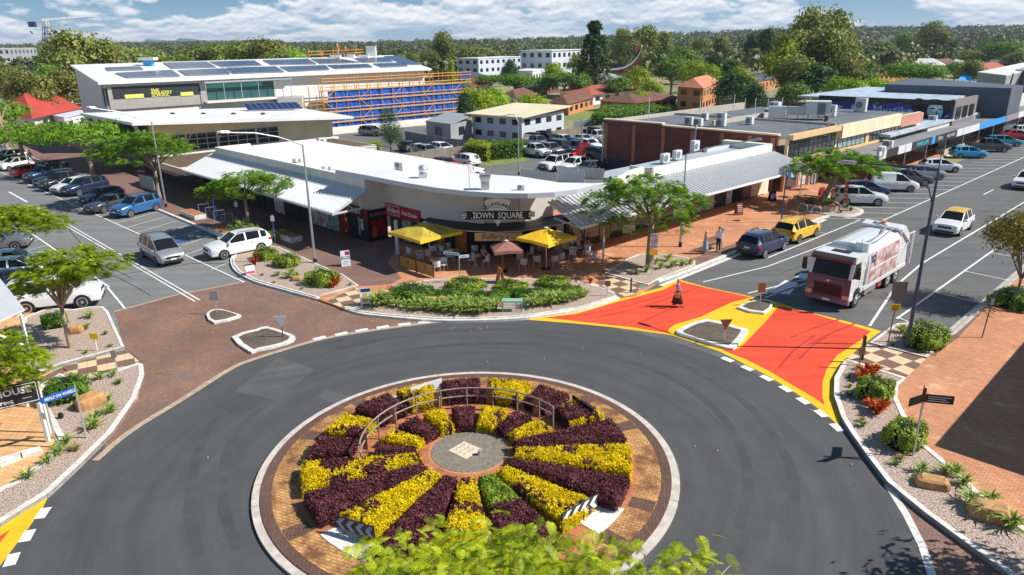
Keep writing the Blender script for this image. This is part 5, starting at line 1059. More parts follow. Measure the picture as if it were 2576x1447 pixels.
for sg in(-1,1):
    slab4('end_cap',[(sg*82,-8),(sg*93,-8),(sg*93,5),(sg*82,5)],.02,.11,m_black)
    for k in range(3):slab4('end_stripe',[(sg*78,-6.4+4.4*k),(sg*92,-6.4+4.4*k),(sg*92,-4.0+4.4*k),(sg*78,-4.0+4.4*k)],.10,.15,m_txtw)
    for k in range(3):slab4('step_bar',[(sg*(52+6*k),-5+5*k),(sg*(54+6*k),-5+5*k),(sg*(55+6*k),8),(sg*(53+6*k),8)],.13,.145,m_txtw)
fan=[(-33,-34),(-24,-38.5),(-12,-41.5),(0,-42.5),(12,-41.5),(24,-38.5),(33,-34),(25,-13),(-25,-13)];slab4('fan_panel',fan,.02,.11,m_sgrey)
slab4('pointer',[(-10,12),(10,12),(0,27)],.02,.10,m_sgrey)
mb=MB();textmb(mb,'TOWN  SQUARE',21.5,lambda x,y,o:P4(x,-y+.5,.142),sx=.78,bold=.2);part('lettering',mb,m_txtw,SG)
mb=MB()
for i,ch in enumerate('CLEVELAND'):
    a=(i-4)*.165;cx_,cy_=40*math.sin(a),12-40*math.cos(a)*1.0
    textmb(mb,ch,10.5,lambda x,y,o,a=a,cx_=cx_,cy_=cy_:P4(cx_+x*math.cos(a)+y*math.sin(a),cy_+x*math.sin(a)-y*math.cos(a),.122),bold=.35)
part('lettering',mb,m_txtk,SG)
mb=MB();
for k in(-1,1):mb.tube([P4(0,-19,.13),P4(k*6,-20.5,.13),P4(k*11,-18.5,.13),P4(k*14,-17.5,.13)],.012,4)
part('ornament',mb,m_txtk,SG)
# awning over the cafe and its front
aw=[s2w(*p)for p in[(-.6,9.0),(-.35,6.6),(.25,4.6),(1.3,2.9),(2.6,1.9),(4.2,1.35),(7.4,1.1)]];ai=[s2w(*p)for p in[(.4,9.0),(.75,7.3),(1.4,5.6),(2.2,4.4),(3.2,3.5),(4.5,2.95),(7.6,2.6)]]
mb=MB();n=len(aw);V=[(p.x,p.y,2.62)for p in ai]+[(p.x,p.y,2.40)for p in aw];V+=[(x,y,z-.05)for x,y,z in V]
mb.add(V,[(i,i+1,n+i+1,n+i)for i in range(n-1)]+[(2*n+i+1,2*n+i,3*n+i,3*n+i+1)for i in range(n-1)]+[(n+i,n+i+1,3*n+i+1,3*n+i)for i in range(n-1)]);part('cafe_awning',mb,mat('awning_black',(.025,.025,.028),.5),TS)
part('awning_rail',MB().tube([(p.x,p.y,2.39)for p in aw],.035,6),m_alu,TS)
A5=gd(1194,590,s2w(2.1,4.2).y-.9);B5=A5+dS*((1316-1195)*K4);f5=wallframe(A5,B5);L5=(B5-A5).length
CS=thing('cafe_sign','pale cafe name board above the dark cafe entrance','sign',(A5.x,A5.y,2.0))
wbox('board',CS,mat('cafe_board',c8(226,200,160),.6,col2=c8(222,168,110),vs=1.2),A5,B5,0,L5,1.66,2.22,0,.06);wtext(CS,A5,B5,L5*.42,1.96,"Rafferty's",.50,m_txtk,.066,shear=.35);wtext(CS,A5,B5,L5*.85,1.88,'cafe',.30,m_txtk,.066)
for s,t in((.8,6.9),(3.6,3.3),(2.0,4.6),(6.8,2.6)):sbox('cafe_column',TS,m_black,s-.14,s+.14,t-.14,t+.14,.13,2.5)
m_wood=mat('timber_warm',c8(176,112,62),.6,var=.2,vs=3)
for s0,t0,s1,t1 in((.72,9.4,.95,7.9),(1.15,7.1,1.5,6.1),(4.9,3.15,6.2,2.98)):
    A,B=s2w(s0,t0),s2w(s1,t1);wbox('cafe_panel',TS,m_wood,A,B,0,(B-A).length,.3,2.2,.02,.06)
# right wing: parapet wall facing the right street, arch, veranda
def rw(s,d=0):return s2w(s,1.42-.018*(s-7)+d)
A6,B6=rw(6.9),rw(36)
part('parapet',MB().prism([(p.x,p.y)for p in(rw(6.9),rw(15.8),rw(15.8,.3),rw(6.9,.3))],2.7,4.55),m_rendw,TS)
f6=wallframe(A6,B6);ar=[(5.0,4.5)]+[(5.0+.48*k,4.55+.62*math.sin(PI/2*min(1,k/7)))for k in range(9)]+[(8.9,4.5)]
n=len(ar);part('arched_parapet',MB().add([f6(u,z,-.28)for u,z in ar]+[f6(u,z,.02)for u,z in ar],[tuple(range(n)),tuple(range(2*n-1,n-1,-1))]+[(i,i+n,(i+1)%n+n,(i+1)%n)for i in range(n)]),m_rendw,TS)
part('parapet',MB().prism([(p.x,p.y)for p in(rw(16.8),rw(35.6),rw(35.6,.3),rw(16.8,.3))],2.7,4.95),m_rendw,TS)
part('parapet_return',MB().prism([(p.x,p.y)for p in(rw(16.8),rw(17.05),rw(17.05,2.2),rw(16.8,2.2))],2.7,4.95),m_rend,TS)
part('wing_roof',MB().prism([(p.x,p.y)for p in(rw(14,.31),rw(35.5,.31),rw(35.5,4.4),rw(30,4.6),rw(16.4,4.4),rw(14,2.6))],3.8,4.3),mat('grey_roof_sheet',c8(168,176,184),.55,var=.06,vs=1),TS)
sbox('rear_wall',TS,m_rend,17,35.4,5.3,5.6,0,4.2);part('end_wall',MB().prism([(p.x,p.y)for p in(rw(35.4),rw(36.1),rw(36.1,5),rw(35.4,5))],0,4.95),m_rendw,TS)
veranda('veranda_roof',TS,m_corr,rw(5.0,-.02)+Vector((0,0,4.12)),rw(36.4,-.02)+Vector((0,0,4.12)),rw(4.4,-3.5)+Vector((0,0,3.05)),rw(36.4,-3.7)+Vector((0,0,3.05)),.42,.13)
ef=MB();ribbon(ef,[rw(4.3,-3.56),rw(36.5,-3.76)],-.06,.06,2.9,3.06);part('veranda_gutter',ef,m_roofw,TS)
q=MB();q.tube([rw(5.0,0)+Vector((0,0,4.1)),rw(4.4,-3.5)+Vector((0,0,3.0))],.08,4);q.tube([rw(5.6,0)+Vector((0,0,2.85)),rw(4.4,-3.5)+Vector((0,0,2.95))],.07,4);part('veranda_truss',q,m_fascia,TS)
for s in(7.0,16.6,36.0):p=rw(s,-3.3);part('veranda_post',MB().tube([(p.x,p.y,.1),(p.x,p.y,2.95)],.07,8),m_fascia,TS)
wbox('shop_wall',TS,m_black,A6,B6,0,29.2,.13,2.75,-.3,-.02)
u0=.2
for i,(wd,kd)in enumerate(((1.7,'g'),(1.7,'g'),(1.3,'w'),(1.5,'g'),(1.7,'p'),(1.7,'g'),(1.6,'o'),(1.7,'g'),(1.5,'W'),(1.5,'g'),(1.6,'p'),(1.8,'p'),(1.9,'g'),(1.1,'p'),(1.6,'d'),(1.7,'m'),(1.4,'c'),(1.5,'c'))):
    mm={'g':m_shop,'w':m_wood,'d':m_dark,'p':m_poster,'o':m_wood,'W':mat('poster_white',c8(214,208,224),.5),'m':mat('poster_maroon',c8(96,26,48),.4,col2=c8(140,50,70),vs=2),'c':m_cream}[kd]
    wbox('shop_window',TS,mm,A6,B6,u0+.06,u0+wd-.06,.22 if kd!='W' else .15,2.5,0,.03)
    if kd=='p':
        f=MB()
        for a in(.1,.55):
            for z in(.5,1.4):V=[f6(u0+wd*a+.05,z,.035),f6(u0+wd*a+.05+wd*.35,z,.035),f6(u0+wd*a+.05+wd*.35,z+.75,.035),f6(u0+wd*a+.05,z+.75,.035)];f.add(V,[(0,1,2,3)])
        part('poster',f,m_poster,TS)
    u0+=wd
q=rw(33.2,-.05);wbox('red_sign',TS,m_red,A6,B6,27.0,29.0,2.5,2.9,.04,.1)
# rooftop equipment on the corner building
aircon(1008,440,4.75,.95,.4,1.0,R(-40),2,'tall rooftop air conditioner with two fans above left veranda')
for px,py,lb in((826,428,'low rooftop unit half hidden behind the left parapet'),(752,408,'low rooftop unit farther along left parapet')):aircon(px,py,4.72,.9,.7,.35,R(44),1,lb)
for px,py,lb in((1672,405,'left one of two air conditioners above right shops'),(1703,396,'right one of two air conditioners above the right shops')):aircon(px,py+6,4.35,.95,.4,.85,R(44),1,lb)
aircon(1747,383,4.3,.9,.5,1.1,R(44),1,'tall unit at the grey parapet before brick wall')
aircon(1310,478,5.37,.5,.3,.35,R(0),1,'small unit behind the curved roof edge')
def vent(px,py,z,lb,kind):
    t=thing('roof_vent',lb,'roof vent',g(px,py,z),0,'roof vents')
    if kind=='duct':MB().rings([[(x*k,y*k,zz)for x,y in((-.32,-.32),(.32,-.32),(.32,.32),(-.32,.32))]for zz,k in((0,.85),(.55,.85),(.85,1.15),(.95,1.15))]).obj('duct',m_metal,t);MB().box(-.36,.36,-.36,.36,.96,1.0).obj('cap',m_louv,t)
    else:MB().box(-.3,.3,-.3,.3,0,.3).obj('curb',m_alu,t);MB().blob((0,0,.62),(.34,.34,.32),1,.02,12).obj('turbine',m_alu,t,smooth=True)
vent(1221,476,5.37,'square metal exhaust duct on curved white roof','duct');vent(1065,447,5.37,'round turbine vent near the roof edge','turb')
p=g(1181,478,5.37);tag(MB().tube([(p.x,p.y,5.3),(p.x,p.y,7.1)],.02,6).obj('aerial_mast',m_metal),'thin mast standing on the curved white roof','mast')
p=g(1305,441,5.36)

# beige building behind with brown roof, boxes and pergola
BB=thing('beige_building','low beige building with brown roof behind the left shops','building',s2w(10,48))
sbox('walls',BB,m_rend,-1.0,19.6,44.0,53.4,0,2.85);sbox('roof',BB,m_brownroof,-4.0,19.2,44.4,53.4,2.8,2.92);sbox('fascia',BB,m_cream,-4.2,-1.1,42.5,52,2.3,2.9);sbox('roof_edge',BB,m_rendw,-3.0,20,53.4,53.9,2.7,3.05)
sbox('roof_box',BB,m_rendw,2,8.5,42.5,44.3,2.0,3.5)
for s,t in((17,44.0),(18.9,44.0)):wbox('red_notice',BB,m_red,s2w(-1,44),s2w(19.6,44),s+.0,s+.35,1.6,1.95,0,.03)
aircon(810,368,3.05,1.0,.6,1.0,R(44),1,'white air conditioner on the brown roof')
PG=thing('pergola','thin black steel pergola frame beside the beige building','pergola',s2w(15,41));mb=MB()
for s in(10,13,16,19):mb.tube([s2w(s,40,0),s2w(s,40,2.9)],.04,5);mb.tube([s2w(s,40,2.9),s2w(s,43.6,2.9)],.04,5)
for t in(40,41.8,43.6):mb.tube([s2w(10,t,2.9),s2w(19,t,2.9)],.035,5)
part('frame',mb,m_black,PG)

# library with the big white wing roof
LB=thing('white_wing_roof_building','beige public building under a large white wing roof on slanting columns','building',s2w(10,65))
roofpoly('roof',LB,m_roofw,[s2w(-3.2,59.6,6.35),s2w(25.6,58.3,4.95),s2w(27,80,5.2),s2w(-3.8,78,6.45)],.35)
A,B=s2w(-.5,62.5),s2w(24,61.6);LL=(B-A).length
wl=MB();f=wallframe(A,B);V=[f(u,z,o)for o in(-.3,0)for u,z in((0,0),(LL,0),(LL,4.75),(0,6.1))];part('front_wall',wl.add(V,[(0,3,2,1),(4,5,6,7),(0,1,5,4),(1,2,6,5),(2,3,7,6),(3,0,4,7)]),m_cream,LB)
wbox('lower_cladding',LB,mat('cladding_grey',c8(152,156,160),.7),A,B,0,LL,0,2.0,.0,.1)
for u0_,u1_ in((2.4,4.0),(4.2,7.9),(8.15,13.1),(13.35,16.3)):gridwin(LB,A,B,u0_,u1_,2.15,4.2,max(2,int((u1_-u0_)/1.2)),3,.02,None,mat('frame_pale',c8(196,198,204),.5),.07)
for u in(4.1,8.0,13.2):part('roof_brace',MB().tube([f(u,3.0,.1),f(u+.4,5.0,2.0)],.07,6),m_metal,LB)
sbox('side_wall',LB,m_darkr,-.8,-.5,62.5,78,0,6.0)
for k,(t_,s_)in enumerate(((60.6,-2.6),(64,-2.9),(67.6,-3.2),(71.5,-3.4),(75,-3.6))):part('slanting_column',MB().tube([s2w(s_+1.0,t_,0),s2w(s_,t_,6.1)],[.14,.26],8),m_metal if k==0 else mat('column_slate',c8(82,98,116),.5),LB)
for t_ in(63.2,66.5,70,73.5):gridwin(LB,s2w(-.82,t_+2.8),s2w(-.82,t_),.1,2.6,2.8,4.6,3,2,.02)
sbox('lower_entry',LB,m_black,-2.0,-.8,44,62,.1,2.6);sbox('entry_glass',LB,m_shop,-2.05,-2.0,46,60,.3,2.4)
for k in range(4):
    p=s2w(5.5+3.4*k,71-k*1.8,6.0-.045*(5.5+3.4*k));t=thing('roof_vent',['mushroom vent at left of the white wing roof row','second mushroom vent of the wing roof row','third mushroom vent on the wing roof','mushroom vent nearest the small solar panels'][k],'roof vent',p,0,'roof vents')
    MB().tube([(0,0,-.1),(0,0,.3)],.12,8).obj('duct',m_trim,t);MB().tube([(0,0,.3),(0,0,.48)],[.38,.22],10).obj('cap',m_trim,t)
m_sol=mat('solar_cell',c8(38,52,88),.18,var=.1,vs=.6,spec=.7);m_solf=mat('solar_frame',(.5,.52,.55),.4,.5)
def solar(P00,P10,P11,P01,nx,ny,label,lift=.12,group='solar panel arrays',tilt=0):
    c=(P00+P11)/2;t=thing('solar_array',label,'solar panels',c,0,group);n_=(P10-P00).cross(P01-P00).normalized();n_=n_ if n_.z>0 else-n_;off=n_*lift
    fr=MB();Q=[P00+off,P10+off,P11+off,P01+off];fr.add([tuple(q)for q in Q]+[tuple(q-n_*.06)for q in Q],[(0,1,2,3),(7,6,5,4),(0,4,5,1),(1,5,6,2),(2,6,7,3),(3,7,4,0)]);part('frame',fr,m_solf,t)
    for i in range(nx):
        for j in range(ny):
            g_=.03;F_=lambda a,b:P00.lerp(P10,a).lerp(P01.lerp(P11,a),b)+off+n_*.012
            a0,a1,b0,b1=(i+g_)/nx,(i+1-g_)/nx,(j+.02)/ny,(j+1-.02)/ny;part('panel',MB().add([tuple(F_(a0,b0)),tuple(F_(a1,b0)),tuple(F_(a1,b1)),tuple(F_(a0,b1))],[(0,1,2,3)]),m_sol,t)
    return t
a,b,c,d=s2w(16.3,71.5,5.5),s2w(24.8,71.2,5.2),s2w(24.8,73.0,6.1),s2w(16.3,73.3,6.4);solar(a,b,c,d,9,1,'small tilted row of solar panels on wing roof',.25)

# trade school
IS=thing('trade_school_building','long white school building with solar panels and black banner','building',s2w(25,90))
FL,FR,BR,BL=s2w(.5,83.3,10.0),s2w(59,82.6,10.0),s2w(66,105,12.3),s2w(2.5,104,12.1)
roofpoly('roof',IS,m_roofw,[FL,FR,BR,BL],.3)
part('side_wall',MB().add([s2w(.9,83.6,4.8),s2w(2.9,103.5,0),s2w(2.9,103.5,11.8),s2w(.9,83.6,9.7),s2w(1.2,83.6,4.8),s2w(3.2,103.5,0),s2w(3.2,103.5,11.8),s2w(1.2,83.6,9.7),s2w(.9,83.6,0),s2w(1.2,83.6,0)],[(0,3,2,1),(4,5,6,7),(0,1,8),(4,9,5),(8,1,5,9),(3,7,6,2)]),m_fascia,IS)
A7,B7=s2w(.8,84.2),s2w(58.6,84.2);f7=wallframe(A7,B7);L7=(B7-A7).length
wbox('front_wall',IS,m_rendw,A7,B7,0,57.6,0,9.7,-.4,0)
def wp(px,py):return onwall(px,py,A7,B7)
gl0,gl1=wp(222,222),wp(278,272);wbox('corner_glass',IS,m_shop,A7,B7,.2,wp(280,250)[0]-.2,wp(275,276)[1]+.5,wp(275,222)[1],.0,.06)
u0_,z0_=wp(283,273);u1_,z1_=wp(508,210);zb_=wp(500,258)[1]
wbox('block_wall',IS,brickmat('block_grey',c8(176,172,166),c8(164,160,156),c8(150,148,144),.4,.2,.012,wall=True,var=.1),A7,B7,u0_-.3,u1_+.3,z0_-.2,wp(283,213)[1]+.2,0,.30)
BN=thing('banner','long black school banner on the grey block wall','banner',f7(u0_,7,.4));za,zb2=wp(290,250)[1],wp(290,219)[1]
wbox('cloth',BN,mat('banner_charcoal',c8(46,50,54),.6,var=.2,vs=.6),A7,B7,u0_+.3,wp(502,230)[0],za+.05,zb2,.32,.36)
um=wp(394,232)[0]
for i,s_ in enumerate(('THE','INDUSTRY','SCHOOL')):wtext(BN,A7,B7,um-.9,za+.05+(zb2-za)*(.52-.2*i),s_,.62,mat('letter_lime',c8(222,222,90),.5),.375,align='LEFT',bold=.02)
for px in(336,468):
    uc,zc_=wp(px,242 if px<400 else 236);wbox('pill_label',BN,mat('pill_lime',c8(224,222,110),.5),A7,B7,uc-1.3 if px<400 else uc-.95,uc+1.3 if px<400 else uc+.95,zc_-.28,zc_+.28,.36,.385)
# glazed balcony
g0,g1=wp(513,240)[0],wp(690,232)[0];zt,zb3=wp(600,208)[1],wp(600,248)[1]
wbox('balcony_glass',IS,mat('teal_glass',c8(60,96,96),.1,spec=.8),A7,B7,g0,g1,zb3,zt,.0,.08);wbox('balcony_blind',IS,mat('blind_teal',c8(90,156,144),.5),A7,B7,g0,g1-2,zt-.65,zt-.05,.08,.12)
for k in range(6):u=g0+(g1+2.5-g0)*k/5;part('balcony_post',MB().tube([f7(u,zb3-.1,1.1),f7(u,zt+.25,1.1)],.06,6),m_alu,IS)
wbox('balcony_beam',IS,m_alu,A7,B7,g0-.2,g1+2.8,zt+.2,zt+.4,.3,1.25);wbox('balcony_deck',IS,m_rendw,A7,B7,g0-.2,g1+4,zb3-.35,zb3-.1,0,1.4)
wbox('grey_cladding',IS,mat('cladding_grey',c8(152,156,160),.7),A7,B7,wp(690,270)[0],wp(752,270)[0],4.2,wp(700,243)[1],.0,1.4)
# solar arrays on its roof, mapped from the roof plane
nrm=(FR-FL).cross(BL-FL).normalized()
def onroof(px,py):
    d=ray(px,py);o=Vector((0,0,CAMH));t_=(FL-o).dot(nrm)/d.dot(nrm);return o+d*t_
SOL=[((264,172),(351,169),(362,177),(272,180),6,1,'short front solar row beside the blue topped vent'),((289,186),(433,178),(455,194),(320,198),8,1,'nearest solar row with a stepped left end'),((410,160),(520,157),(545,171),(432,174),7,2,'solar array right of the blue topped vent'),((448,179),(565,174),(581,188),(470,192),7,2,'second solar array of the front line'),
 ((527,157),(640,154),(660,166),(560,170),7,2,'rear solar array third from left'),((568,173),(694,169),(716,183),(587,187),8,2,'front solar array third from the left'),((660,153),(775,150),(797,163),(684,165),8,2,'rear solar array above the white wall'),((703,170),(818,166),(830,177),(730,182),7,2,'front solar array beside scaffold corner'),
 ((782,150),(850,149),(910,159),(806,162),7,2,'rear solar array nearest the roof workers'),((822,166),(925,163),(938,171),(846,175),7,2,'front solar array above the orange scaffold'),((890,148),(970,146),(990,157),(912,159),6,2,'solar array right of the roof hatches'),((938,162),(1018,159),(1026,168),(960,171),6,2,'small front solar array near the right gable'),((965,143),(1005,142),(1060,164),(1018,164),3,4,'narrow solar array sloping along the right roof edge')]
for a,b,c,d,nx,ny,lb in SOL:solar(onroof(*d),onroof(*c),onroof(*b),onroof(*a),nx,ny,lb,.16)
p=onroof(375,166);t=thing('roof_vent','white roof vent with blue underside among the solar panels','roof vent',p,0,'roof vents');MB().box(-.7,.7,-.5,.5,0,.9).obj('duct',mat('vent_blue',c8(60,160,210),.5),t);MB().box(-1.3,1.3,-.8,.8,.9,1.35).obj('cap',m_roofw,t)
for k,(px,py)in enumerate(((845,146),(880,144),(915,145),(935,141))):
    p=onroof(px,py);t=thing('roof_hatch',['low white roof hatch nearest the workers','second low white roof hatch','third low white roof hatch','tall white roof box at the ridge'][k],'roof hatch',p,0,'white hatches on the school roof');MB().box(-1.0,1.0,-.6,.6,0,.45 if k<3 else 1.9).obj('casing',m_roofw,t);MB().box(-1.1,1.1,-.7,.7,.45 if k<3 else 1.9,.55 if k<3 else 2.0).obj('lid',m_roofw,t)
# scaffold
SF=thing('scaffold','orange tube scaffold with blue mesh along the school building','scaffold',s2w(52,82));A8,B8=s2w(34.5,81.6),s2w(68.0,81.6);f8=wallframe(A8,B8)
us0,us1=0,33.5;m_or=mat('scaffold_orange',c8(218,150,50),.5);zt8=9.2
def sc(u):return f8(u,0)
nb=14
for o_,off in((0,0),(1,1.2)):
    for k in range(nb+1):
        u=us0+(us1-us0)*k/nb;zz=zt8+.3-(.9 if k<3 else 0)*0;part('upright',MB().tube([f8(u,0,-off),f8(u,zz,-off)],.065,5),m_or,SF)
for z in(.7,1.8,2.3,3.6,4.1,5.4,5.9,7.2,7.7,8.6,9.1):part('ledger',MB().tube([f8(us0,z,.02),f8(us1,z,.14)],.07,5),m_or,SF)
for z in(1.7,3.5,5.3,7.1):wbox('plank_deck',SF,mat('plank',c8(206,186,156),.8),A8,B8,us0,us1,z-.08,z,-1.1,.12)
for k in range(0,nb,3):
    for i,(z0_,z1_)in enumerate(((.2,1.8),(1.8,3.6),(3.6,5.4),(5.4,7.2))):
        ua,ub=us0+(us1-us0)*k/nb,us0+(us1-us0)*(k+1)/nb;ua,ub=(ua,ub)if i%2 else(ub,ua);part('brace',MB().tube([f8(ua,z0_,.05),f8(ub,z1_,.05)],.05,5),m_or,SF)
m_mesh=mat('blue_mesh',c8(36,96,190),.6,var=.35,vs=.8,bump=.6,bs=2)
for z0_,z1_ in((.5,1.62),(1.8,3.4),(3.6,5.2),(5.4,7.0)):
    mb=MB();n=90;rr=random.Random(5);V=[]
    for k in range(n+1):u=(us0+1)+(us1-us0-1.2)*k/n;o_=-.18+.10*math.sin(k*1.7)+rr.uniform(-.03,.03);V+=[f8(u,z0_+.04*math.sin(k*.6),o_),f8(u,(z0_+z1_)/2,o_+.06*math.cos(k)),f8(u,z1_,o_*.6)]
    mb.add(V,[q for k in range(n)for q in((3*k,3*k+3,3*k+4,3*k+1),(3*k+1,3*k+4,3*k+5,3*k+2))]);part('mesh_sheet',mb,m_mesh,SF)
wbox('mesh_sheet',SF,m_mesh,A8,B8,us1-2.3,us1-.1,7.9,9.0,-.12,-.06)
# low frame of scaffold by the lower roof
S2=thing('scaffold','small orange scaffold bay above the lower white terrace','scaffold',s2w(30,80));A9,B9=s2w(26,80),s2w(34.3,81.2);f9=wallframe(A9,B9)
for k in range(7):part('upright',MB().tube([f9(8.3*k/6,1.2),f9(8.3*k/6,5.6)],.05,5),m_or,S2)
for z in(2,2.6,3.6,4.2,5.0,5.5):part('ledger',MB().tube([f9(0,z,.02),f9(8.3,z,.02)],.05,5),m_or,S2)
sbox('terrace_wall',IS,m_rendw,24,60,79.0,79.3,0,1.2)
S3=thing('scaffold','orange guard rail frame at the school roof ridge behind workers','scaffold',onroof(830,140));a,b=onroof(778,148),onroof(925,140)
for k in range(6):q=a.lerp(b,k/5);part('upright',MB().tube([q,q+Vector((0,0,1.9))],.07,5),m_or,S3)
for z in(.7,1.3):part('ledger',MB().tube([a+Vector((0,0,z)),b+Vector((0,0,z))],.06,5),m_or,S3)

# brick building on the right
RB=thing('brick_building','long dark red brick building with paler piers and flat roof','building',s2w(38,15));m_brk=brickmat('brick_dark_red',c8(128,72,60),c8(108,58,50),c8(110,80,72),.3,.1,.012,wall=True,var=.28,bl_s=.3);m_pier=mat('brick_pier',c8(176,112,86),.9,var=.12,vs=2)
K0,K1=s2w(37.6,22.8),s2w(37.6,1.2);KL=(K1-K0).length
wbox('brick_wall',RB,m_brk,K0,K1,0,KL,0,5.55,-.4,0);wbox('coping',RB,m_cream,K0,K1,-.1,KL*.38,5.75,5.9,-.5,.1);wbox('brick_wall',RB,m_brk,K0,K1,0,KL*.38,5.55,5.75,-.4,0)
wbox('coping',RB,m_cream,K0,K1,KL*.38,KL+.1,5.55,5.7,-.5,.1)
for k,u in enumerate((.15,4.2,8.2,11.9,15.4,18.5,21.0)):wbox('pier',RB,m_pier,K0,K1,u,u+.45,1.2 if k<4 else 3.0,5.35,0,.12)
wbox('downpipe',RB,m_fascia,K0,K1,12.5,12.65,0,6.0,.12,.26);wbox('downpipe',RB,m_fascia,K0,K1,-.05,.08,0,5.5,.13,.26)
wbox('low_dark_band',RB,mat('render_plum',c8(74,62,74),.8),K0,K1,0,11,0,1.5,0,.06)
sbox('roof',RB,m_darkr,37.9,52,1.5,22.5,5.0,5.3);sbox('roof',RB,m_darkr,52,70,1.0,20,4.9,5.2);sbox('parapet',RB,m_conc,38,70,22.4,22.8,4.5,5.7);sbox('parapet',RB,m_conc,51.8,52.1,1.5,22.4,5.2,5.55);sbox('roof_step',RB,m_conc,44,64,12,12.3,5.2,5.8)
sbox('lower_grey_wall',RB,m_fascia,31,37.4,4.9,5.2,3.5,4.7)
# upper cream storey above the right shops
UB=thing('cream_shop_building','cream two storey shop building with brown eave and tall windows','building',s2w(55,0));E0,E1=s2w(37.7,.1),s2w(74,-.4);fE=wallframe(E0,E1)
m_terr=mat('terracotta_eave',c8(214,180,134),.8,var=.15,vs=6);m_tile=mat('tile_pink',c8(196,140,124),.8,var=.12,vs=3)
wbox('upper_wall',UB,m_cream,E0,E1,0,36.2,2.6,5.35,-.3,0);wbox('eave',UB,m_terr,E0,E1,0,11.0,5.2,5.7,-.2,.45);wbox('white_fascia',UB,m_cream,E0,E1,11.1,28,4.35,5.72,.0,.55);wbox('tile_hood',UB,m_tile,E0,E1,28,35.4,4.1,5.35,.0,.6);wbox('ledge',UB,m_terr,E0,E1,0,28,2.85,3.1,0,.35)
gridwin(UB,E0,E1,.3,10.6,3.3,5.1,10,2,.02,m_shop,m_trim,.06);gridwin(UB,E0,E1,11.4,18.6,3.15,4.35,6,1,.02,m_post2,m_trim,.05);gridwin(UB,E0,E1,19.8,27.6,3.15,4.35,7,1,.02,m_shop,m_trim,.06)
for k in range(3):gridwin(UB,E0,E1,28.8+1.9*k,30.1+1.9*k,3.1,4.05,2,1,.02,m_shop,m_trim,.05)
wbox('pier',UB,m_terr,E0,E1,18.7,19.6,2.6,4.4,.0,.15);wbox('pier',UB,m_terr,E0,E1,27.7,28.4,2.6,4.4,.0,.15)
sbox('side_wall',UB,m_cream,73.7,74.1,-.4,10,0,5.1);sbox('roof',UB,m_darkr,70.1,73.6,.2,12,4.9,5.2)
wbox('lower_wall',UB,m_pier,E0,E1,0,36,.1,2.6,-.3,-.02)
for k in range(14):wbox('shop_window',UB,[m_shop,m_poster,m_shop,m_dark][k%4],E0,E1,.5+2.5*k,2.6+2.5*k,.3,2.3,-.02,.04)
wbox('red_sign',UB,m_red,E0,E1,.2,4,2.3,2.65,.05,.12)
# street awning strip with shop signs
AWN=thing('street_awning','long flat awning of right street shops with coloured sign boards','awning',s2w(60,-4));mb=MB()
q0,q1=s2w(47.5,-4.95),s2w(150,-5.6);fq=wallframe(q0,q1)
sbox('awning_roof',AWN,mat('awning_grey',c8(128,128,130),.7,var=.12,vs=.5),46.5,150,-5.0,-.15,2.7,2.82)
cols=[(0,2.0,'letter_panel'),(2.1,3.2,'k'),(5.4,2.0,'w'),(7.6,1.8,'w'),(9.6,6.2,'power'),(16,1.2,'cy'),(17.4,3.4,'k1'),(21,4.2,'k2'),(25.4,2.4,'w'),(28,7,'w3'),(35.2,13,'blue'),(48.5,6.5,'mv'),(55.3,11,'w4'),(66.6,8,'w'),(75,26,'blue2')]
m_sb=mat('sign_bright_blue',c8(52,150,220),.5);m_sk=mat('sign_black',(.03,.03,.035),.5);m_cy=mat('letter_cyan',c8(50,200,226),.5)
for u,wd,kd in cols:
    mm=m_sb if 'blue' in kd or kd=='cy' else(m_sk if kd in('k','power','k1','k2')else(mat('sign_mauve',c8(150,136,146),.5)if kd=='mv' else m_sgrey))
    wbox('sign_board',AWN,mm,q0,q1,u,u+wd,2.6,3.45,0,.12)
wtext(AWN,q0,q1,12.9,3.05,'POWER SUPPS',.62,m_cy,.135,bold=.01);wtext(AWN,q0,q1,19.0,3.1,'Gallery',.6,m_txtw,.135);wtext(AWN,q0,q1,23.0,3.05,'MAX WORX',.55,m_txtw,.135);wtext(AWN,q0,q1,1.0,3.05,'XX',.5,m_txtk,.135)
wtext(AWN,q0,q1,41.5,3.05,'AZURE',.6,m_txtw,.135)if False else None
for k in range(14):p=fq(2+7*k,0,-.3);part('awning_post',MB().tube([(p.x,p.y,.1),(p.x,p.y,2.95)],.05,6),m_alu,AWN)
SB=thing('shop_row','row of single storey shops behind the long street awning','building',s2w(90,0));sbox('walls',SB,m_rend,74.3,150,-1.4,12,0,3.4);r0,r1=s2w(74.3,-1.42),s2w(150,-1.42)
for k in range(28):wbox('shop_window',SB,[m_shop,m_dark,m_poster,m_shop][k%4],r0,r1,.3+2.7*k,2.6+2.7*k,.3,2.6,0,.04)
m_blr=mat('pale_blue_roof',c8(176,190,204),.5,var=.2,vs=.8)
for k in range(5):sbox('roof_strip',SB,m_blr if k%2==0 else m_darkr,60.5 if k==0 else 74.4,96,-1.6+2.4*k,.7+2.4*k,3.42,3.7-.05*k)
sbox('ramp',SB,m_conc,74,84,-3.9,-2.9,.1,.7);tag(None or SB,None)
